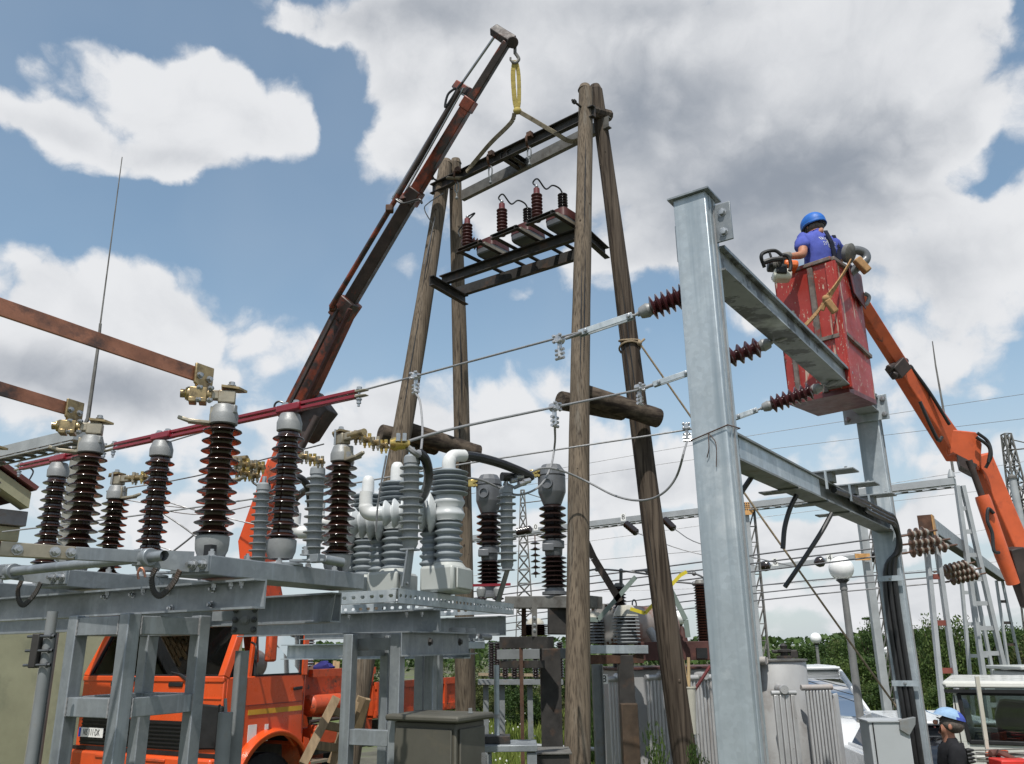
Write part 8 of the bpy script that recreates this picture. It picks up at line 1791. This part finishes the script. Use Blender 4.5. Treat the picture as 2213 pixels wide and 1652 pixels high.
# ------------------------------------------------------------------ vehicles at the right
# white hatchback side-on behind the radiators and a van behind it
def loft(sections, T, name, mat, parent=None, bev=0, smooth=40):
    mb = MB(); n = len(sections[0])
    for s_ in sections: mb.v += [tuple(p) for p in s_]
    for i in range(len(sections)-1):
        for k in range(n):
            k2_ = (k+1) % n; mb.f.append((i*n+k, i*n+k2_, (i+1)*n+k2_, (i+1)*n+k))
    mb.f += [tuple(range(n-1, -1, -1)), tuple(range((len(sections)-1)*n, len(sections)*n))]
    return T.part(name, mb, M[mat], parent=parent, bev=bev, smooth=smooth)
cdx = V((-.10, -.99, 0)).normalized(); cdy = V((.99, -.10, 0)).normalized()
c0 = at(1812, 1560, 13.2); car0 = V((c0.x, c0.y, 0))
def car(T, base, dx, dy, L_, W_, prof_b, prof_g, glassm='glassdk'):
    """profile points (x along, z); body below the belt and greenhouse above"""
    def P_(x, y, z): return base+dx*x+dy*y+AZ*z
    def side(prof, y, sh): return [P_(x, y, z) for x, z in prof]
    loft([side(prof_b, .06, 0), side(prof_b, 0, 0)][:0] or [[P_(x*.985+.02, .0+.0, z) for x, z in prof_b], [P_(x, .06, z) for x, z in prof_b], [P_(x, W_-.06, z) for x, z in prof_b], [P_(x*.985+.02, W_, z) for x, z in prof_b]], T, 'body', 'whitepaint', bev=.03)
    zl_, zh_ = min(p[1] for p in prof_g), max(p[1] for p in prof_g); yi = lambda z: .09+.20*(z-zl_)/(zh_-zl_)
    gl = loft([[P_(x, yi(z)+.012, z) for x, z in prof_g], [P_(x, W_-yi(z)-.012, z) for x, z in prof_g]], T, 'greenhouse', glassm)
    xs = [p[0] for p in prof_g]; zs = [p[1] for p in prof_g]
    top = [p for p in prof_g if p[1] > max(zs)-.10]; x0, x1 = min(p[0] for p in top), max(p[0] for p in top)
    T.part('roof', MB().prism([P_(x0-.02, .27, max(zs)-.02), P_(x1+.02, .27, max(zs)-.02), P_(x1+.02, W_-.27, max(zs)-.02), P_(x0-.02, W_-.27, max(zs)-.02)], AZ*.05), M['whitepaint'], bev=.024)
    fr_ = MB()
    for i in range(len(prof_g)-1):
        (xa, za), (xb, zb_) = prof_g[i], prof_g[i+1]
        for sd_ in (0, 1): fr_.bar(P_(xa, W_-yi(za) if sd_ else yi(za), za), P_(xb, W_-yi(zb_) if sd_ else yi(zb_), zb_), .055, .075)
    T.part('window_frame', fr_, M['whitepaint'], bev=.01)
    xm = (min(xs)+max(xs))/2
    T.part('door_pillar', MB().bar(P_(xm, .092, min(zs)), P_(xm-.06, .29, max(zs)), .03, .06).bar(P_(xm, W_-.092, min(zs)), P_(xm-.06, W_-.29, max(zs)), .03, .06), M['blackpl'])
    T.part('door_handle', MB().box(P_(xm+.18, -.012, min(zs)-.10), .16, .025, .03, (dx, dy, AZ)), M['blackpl'], bev=.006)
    T.part('mirror', MB().ball(P_(max(xs)-.55, -.10, min(zs)+.06), .10, 12, 8, (.8, .7, .6), (dx, dy, AZ)), M['blackpl'])
    for x in (L_*.18, L_*.81):
        for y in (.02, W_-.22):
            w_ = T.part('wheel', MB().lathe(P_(x, y, .31), P_(x, y+9, .31), [(0, .2), (.01, .28), (.03, .31), (.18, .31), (.2, .28)], 24), M['rubber']); T.part('rim', MB().lathe(P_(x, y-.004, .31), P_(x, y+9, .31), [(0, .05), (.012, .2), (.2, .2)], 18), M['bolt'], parent=w_)
    for y in (.12, W_-.36): T.part('headlight', MB().box(P_(L_-.06, y+.12, .68), .1, .24, .14, (dx, dy, AZ)), M['discw'], bev=.02)
T = Thing('parked_car', 'white hatchback parked behind the fin radiators', 'car', car0)
car(T, car0, cdx, cdy, 3.9, 1.65, [(0, .25), (3.75, .25), (3.88, .4), (3.85, .72), (3.2, .90), (2.7, .95), (.1, .95), (0, .8)], [(.12, .95), (2.72, .95), (2.1, 1.34), (1.7, 1.39), (.75, 1.39), (.35, 1.30)])
v0_ = car0-cdx*4.6-cdy*.8; T = Thing('parked_van', 'white van whose windscreen slopes down behind the radiator bank', 'van', v0_)
car(T, v0_, cdx, cdy, 4.2, 1.8, [(0, .3), (4.0, .3), (4.15, .5), (4.1, .9), (3.6, 1.12), (3.0, 1.20), (.05, 1.20), (0, 1.0)], [(.1, 1.2), (3.05, 1.2), (2.2, 1.86), (1.9, 1.92), (.5, 1.92), (.2, 1.8)], 'glass')
# pale utility cabinet in front of the cars
kc0 = at(1889, 1652, 7.6); kz = at(1893, 1561, 7.6).z; kd = V((.97, -.1, 0)).normalized(); ke = V((.1, .97, 0)); T = Thing('utility_cabinet', 'plain pale grey utility cabinet left of the far portal post', 'cabinet', V((kc0.x, kc0.y, 0)))
kb = V((kc0.x, kc0.y, 0)); wk = (1966-1889)/1816*7.6
T.part('body', MB().prism([kb, kb+kd*wk, kb+kd*wk+ke*.3, kb+ke*.3], AZ*kz), M['boxgrey'], bev=.01); T.part('edge_strip', MB().bar(kb+kd*.03-ke*.004, kb+kd*.03-ke*.004+AZ*kz, .012, .008), M['blackpl']); T.part('lid', MB().prism([kb-kd*.01-ke*.012, kb+kd*(wk+.01)-ke*.012, kb+kd*(wk+.01)+ke*.31, kb-kd*.01+ke*.31], AZ*.0+AZ*.012), M['boxgrey']).location = (0, 0, kz)
hb_ = at(1962, 1563, 7.5); single('post_bracket', MB().prism([at(1945, 1557, 7.55), at(1979, 1550, 7.55), at(1979, 1566, 7.55), at(1966, 1590, 7.55), at(1946, 1578, 7.55)], V((0, .05, 0))), M['galv_old'], 'small angled bracket low on the far portal post', 'bracket', loc=hb_, bev=.003)
# white off-road van at the right edge
vq = at(2069, 1640, 8.5); vb_ = V((vq.x, vq.y, 0)); vx = V((.88, -.48, 0)).normalized(); vy = V((.48, .88, 0)).normalized(); ztop_ = at(2075, 1472, 8.5).z
ov_ = Thing('off_road_van', 'boxy cream-white off-road vehicle with a big side window at the right edge', 'van', vb_)
def vp(x, y, z): return vb_+vx*x+vy*y+AZ*z
zwin0, zwin1 = at(2090, 1612, 8.5).z, at(2090, 1510, 8.5).z
zwin0 = at(2130, 1602, 8.5).z; zwin1 = at(2130, 1497, 8.5).z
bd = MB(); bd.prism([vp(0, 0, .45), vp(3.8, 0, .45), vp(3.8, 0, zwin0), vp(0, 0, zwin0)], vy*.06); bd.prism([vp(-.0, 1.54, .45), vp(3.8, 1.54, .45), vp(3.8, 1.54, zwin0), vp(0, 1.54, zwin0)], vy*.06)
bd.prism([vp(0, .0, .45), vp(0, 1.6, .45), vp(.0, 1.6, zwin0), vp(.0, 0, zwin0)], vx*.06)
for y in (0, 1.54):
    bd.prism([vp(0, y, zwin0), vp(.13, y, zwin0), vp(.10, y, ztop_-.1), vp(.05, y, ztop_-.1)], vy*.06); bd.prism([vp(.0, y, zwin1), vp(3.8, y, zwin1), vp(3.8, y, ztop_-.10), vp(.04, y, ztop_-.10)], vy*.06); bd.bar(vp(1.15, y+.03, zwin0), vp(1.15, y+.03, zwin1), .06, .12, vx)
bo_ = ov_.part('body', bd, M['cream'], bev=.015)
ov_.part('roof', MB().prism([vp(-.03, -.03, ztop_-.06), vp(3.8, -.03, ztop_-.06), vp(3.8, 1.63, ztop_-.06), vp(-.03, 1.63, ztop_-.06)], AZ*.065), M['cream'], bev=.03)
ov_.part('gutter', MB().bar(vp(-.02, -.035, ztop_-.085), vp(3.8, -.035, ztop_-.085), .03, .03), M['blackpl']); ov_.part('gutter_lip', MB().bar(vp(.0, -.02, zwin1+.065), vp(3.8, -.02, zwin1+.065), .03, .02), M['cream'], bev=.004)
ov_.part('side_window', MB().prism([vp(.13, .03, zwin0), vp(1.1, .03, zwin0), vp(1.1, .03, zwin1), vp(.10, .03, zwin1)], vy*.005), M['glass'])
sl_ = MB(); q = [vp(.125, .0, zwin0), vp(1.1, .0, zwin0), vp(1.1, .0, zwin1), vp(.095, .0, zwin1)]
for i in range(4): sl_.bar(q[i], q[(i+1) % 4], .03, .035)
ov_.part('window_seal', sl_, M['rubber'], bev=.006); ov_.part('far_window', MB().prism([vp(.13, 1.56, zwin0), vp(1.1, 1.56, zwin0), vp(1.1, 1.56, zwin1), vp(.10, 1.56, zwin1)], vy*.005), M['glass'])
ov_.part('seat', MB().prism([vp(.38, .35, zwin0-.3), vp(.95, .35, zwin0-.3), vp(.75, .35, zwin0+.15), vp(.66, .35, zwin0+.32), vp(.42, .35, zwin0+.34), vp(.36, .35, zwin0+.2)], vy*.5), M['blackpl'], bev=.04)
ov_.part('interior_ledge', MB().prism([vp(.14, .1, zwin0-.06), vp(1.3, .1, zwin0-.06), vp(1.3, 1.5, zwin0-.06), vp(.14, 1.5, zwin0-.06)], AZ*.02), M['rubber'])
for z in (-.13, -.215, -.30): ov_.part('body_rib', MB().bar(vp(.16, -.006, zwin0+z), vp(3.8, -.006, zwin0+z), .022, .03), M['cream'], bev=.008)
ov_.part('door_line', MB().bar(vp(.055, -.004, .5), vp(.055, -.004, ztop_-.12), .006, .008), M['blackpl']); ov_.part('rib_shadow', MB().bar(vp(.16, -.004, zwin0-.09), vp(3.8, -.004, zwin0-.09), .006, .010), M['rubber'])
ov_.part('door_lock', MB().box(vp(.46, -.006, zwin0-.125), .035, .012, .035, (vx, vy, AZ)), M['rubber'])
for x in (.6, 3.1):
    w_ = ov_.part('wheel', MB().lathe(vp(x, -.02, .38), vp(x, 9, .38), [(0, .25), (.02, .35), (.05, .38), (.22, .38), (.24, .3)], 24), M['rubber']); ov_.part('rim', MB().lathe(vp(x, -.03, .38), vp(x, 9, .38), [(0, .08), (.02, .22), (.2, .22)], 18), M['cream'], parent=w_)
# things in front of the van
fp0 = at(2110, 1462, 7.7); single('measuring_staff', MB().bar(at(2111, 1462, 7.7), at(2131, 1600, 7.7), .035, .018, V((0, 1, 0))).bar(at(2131, 1600, 7.7), at(2137, 1650, 7.7), .03, .018, V((0, 1, 0))), M['radins'], 'slim cream staff leaning against the white off-road vehicle', 'staff', loc=fp0, bev=.002)
for k in range(4):
    a = at(2088+k*1.5, 1622+k*8.5-(1 if k == 3 else 0), 7.6); b_ = at(2240, 1622+k*8.5-4, 7.5); T = Thing('earthing_rod', ['thin rod with black tip, topmost of four in front of the white vehicle', 'thin rod with black tip, second from the top of four', 'thin rod with black tip, third from the top of four', 'thin rod with black tip, lowest of four'][k], 'rod', a, 'thin rods racked in front of the white vehicle')
    T.part('rod', MB().tube([a, b_], .006, 6), M['greysteel']); T.part('tip', MB().tube([a, a.lerp(b_, .04), a.lerp(b_, .11)], [.016, .018, .008], 10), M['blackpl'])
rk = at(2150, 1660, 7.55); T = Thing('rod_rack', 'orange-red rack of short brown insulated rods in front of the white vehicle', 'rack', rk)
T.part('frame', MB().prism([at(2142, 1632, 7.55), at(2180, 1622, 7.55), at(2184, 1650, 7.55), at(2150, 1668, 7.55)], V((.02, .15, 0))).bar(at(2140, 1650, 7.5), at(2230, 1651, 7.5), .04, .05), M['orange_worn'], bev=.01)
for k in range(4): T.part('rod_end', MB().lathe(at(2140+k*1.2, 1629+k*8.2, 7.45), at(2178+k*1.2, 1632+k*8.2, 7.5), [(0, .02), (.01, .032), (.07, .036), (.09, .03), (.16, .03)], 12), M['brownrubber'])
for k in range(3): T.part('sloping_rod', MB().tube([at(2155+k*6, 1626+k*9, 7.4), at(2190+k*4, 1642+k*6, 7.38), at(2215, 1664+k*4, 7.38)], [.026, .028, .022], 10), M['brownrubber' if k != 1 else 'galv_old'])
T.part('red_box', MB().bar(at(2150, 1649, 7.3), at(2225, 1650, 7.3), .2, .06), M['redpl'], bev=.01)
gx = at(2192, 1462, 12.5); T = Thing('transformer_box', 'pale green-grey equipment box behind the white off-road vehicle', 'box', V((gx.x+.2, gx.y, 0)))
T.part('box', MB().box(V((gx.x+.25, gx.y, 1.0)), .62, .8, at(2192, 1447, 12.5).z*2-2.0, ) if False else MB().bar(V((gx.x+.22, gx.y, 0)), V((gx.x+.22, gx.y, at(2192, 1450, 12.5).z)), .62, .8, V((0, 1, 0))), M['housing'], bev=.02)
T.part('lid', MB().box(V((gx.x+.22, gx.y, at(2192, 1446, 12.5).z+.02)), .72, .9, .05), M['housing'], bev=.012)
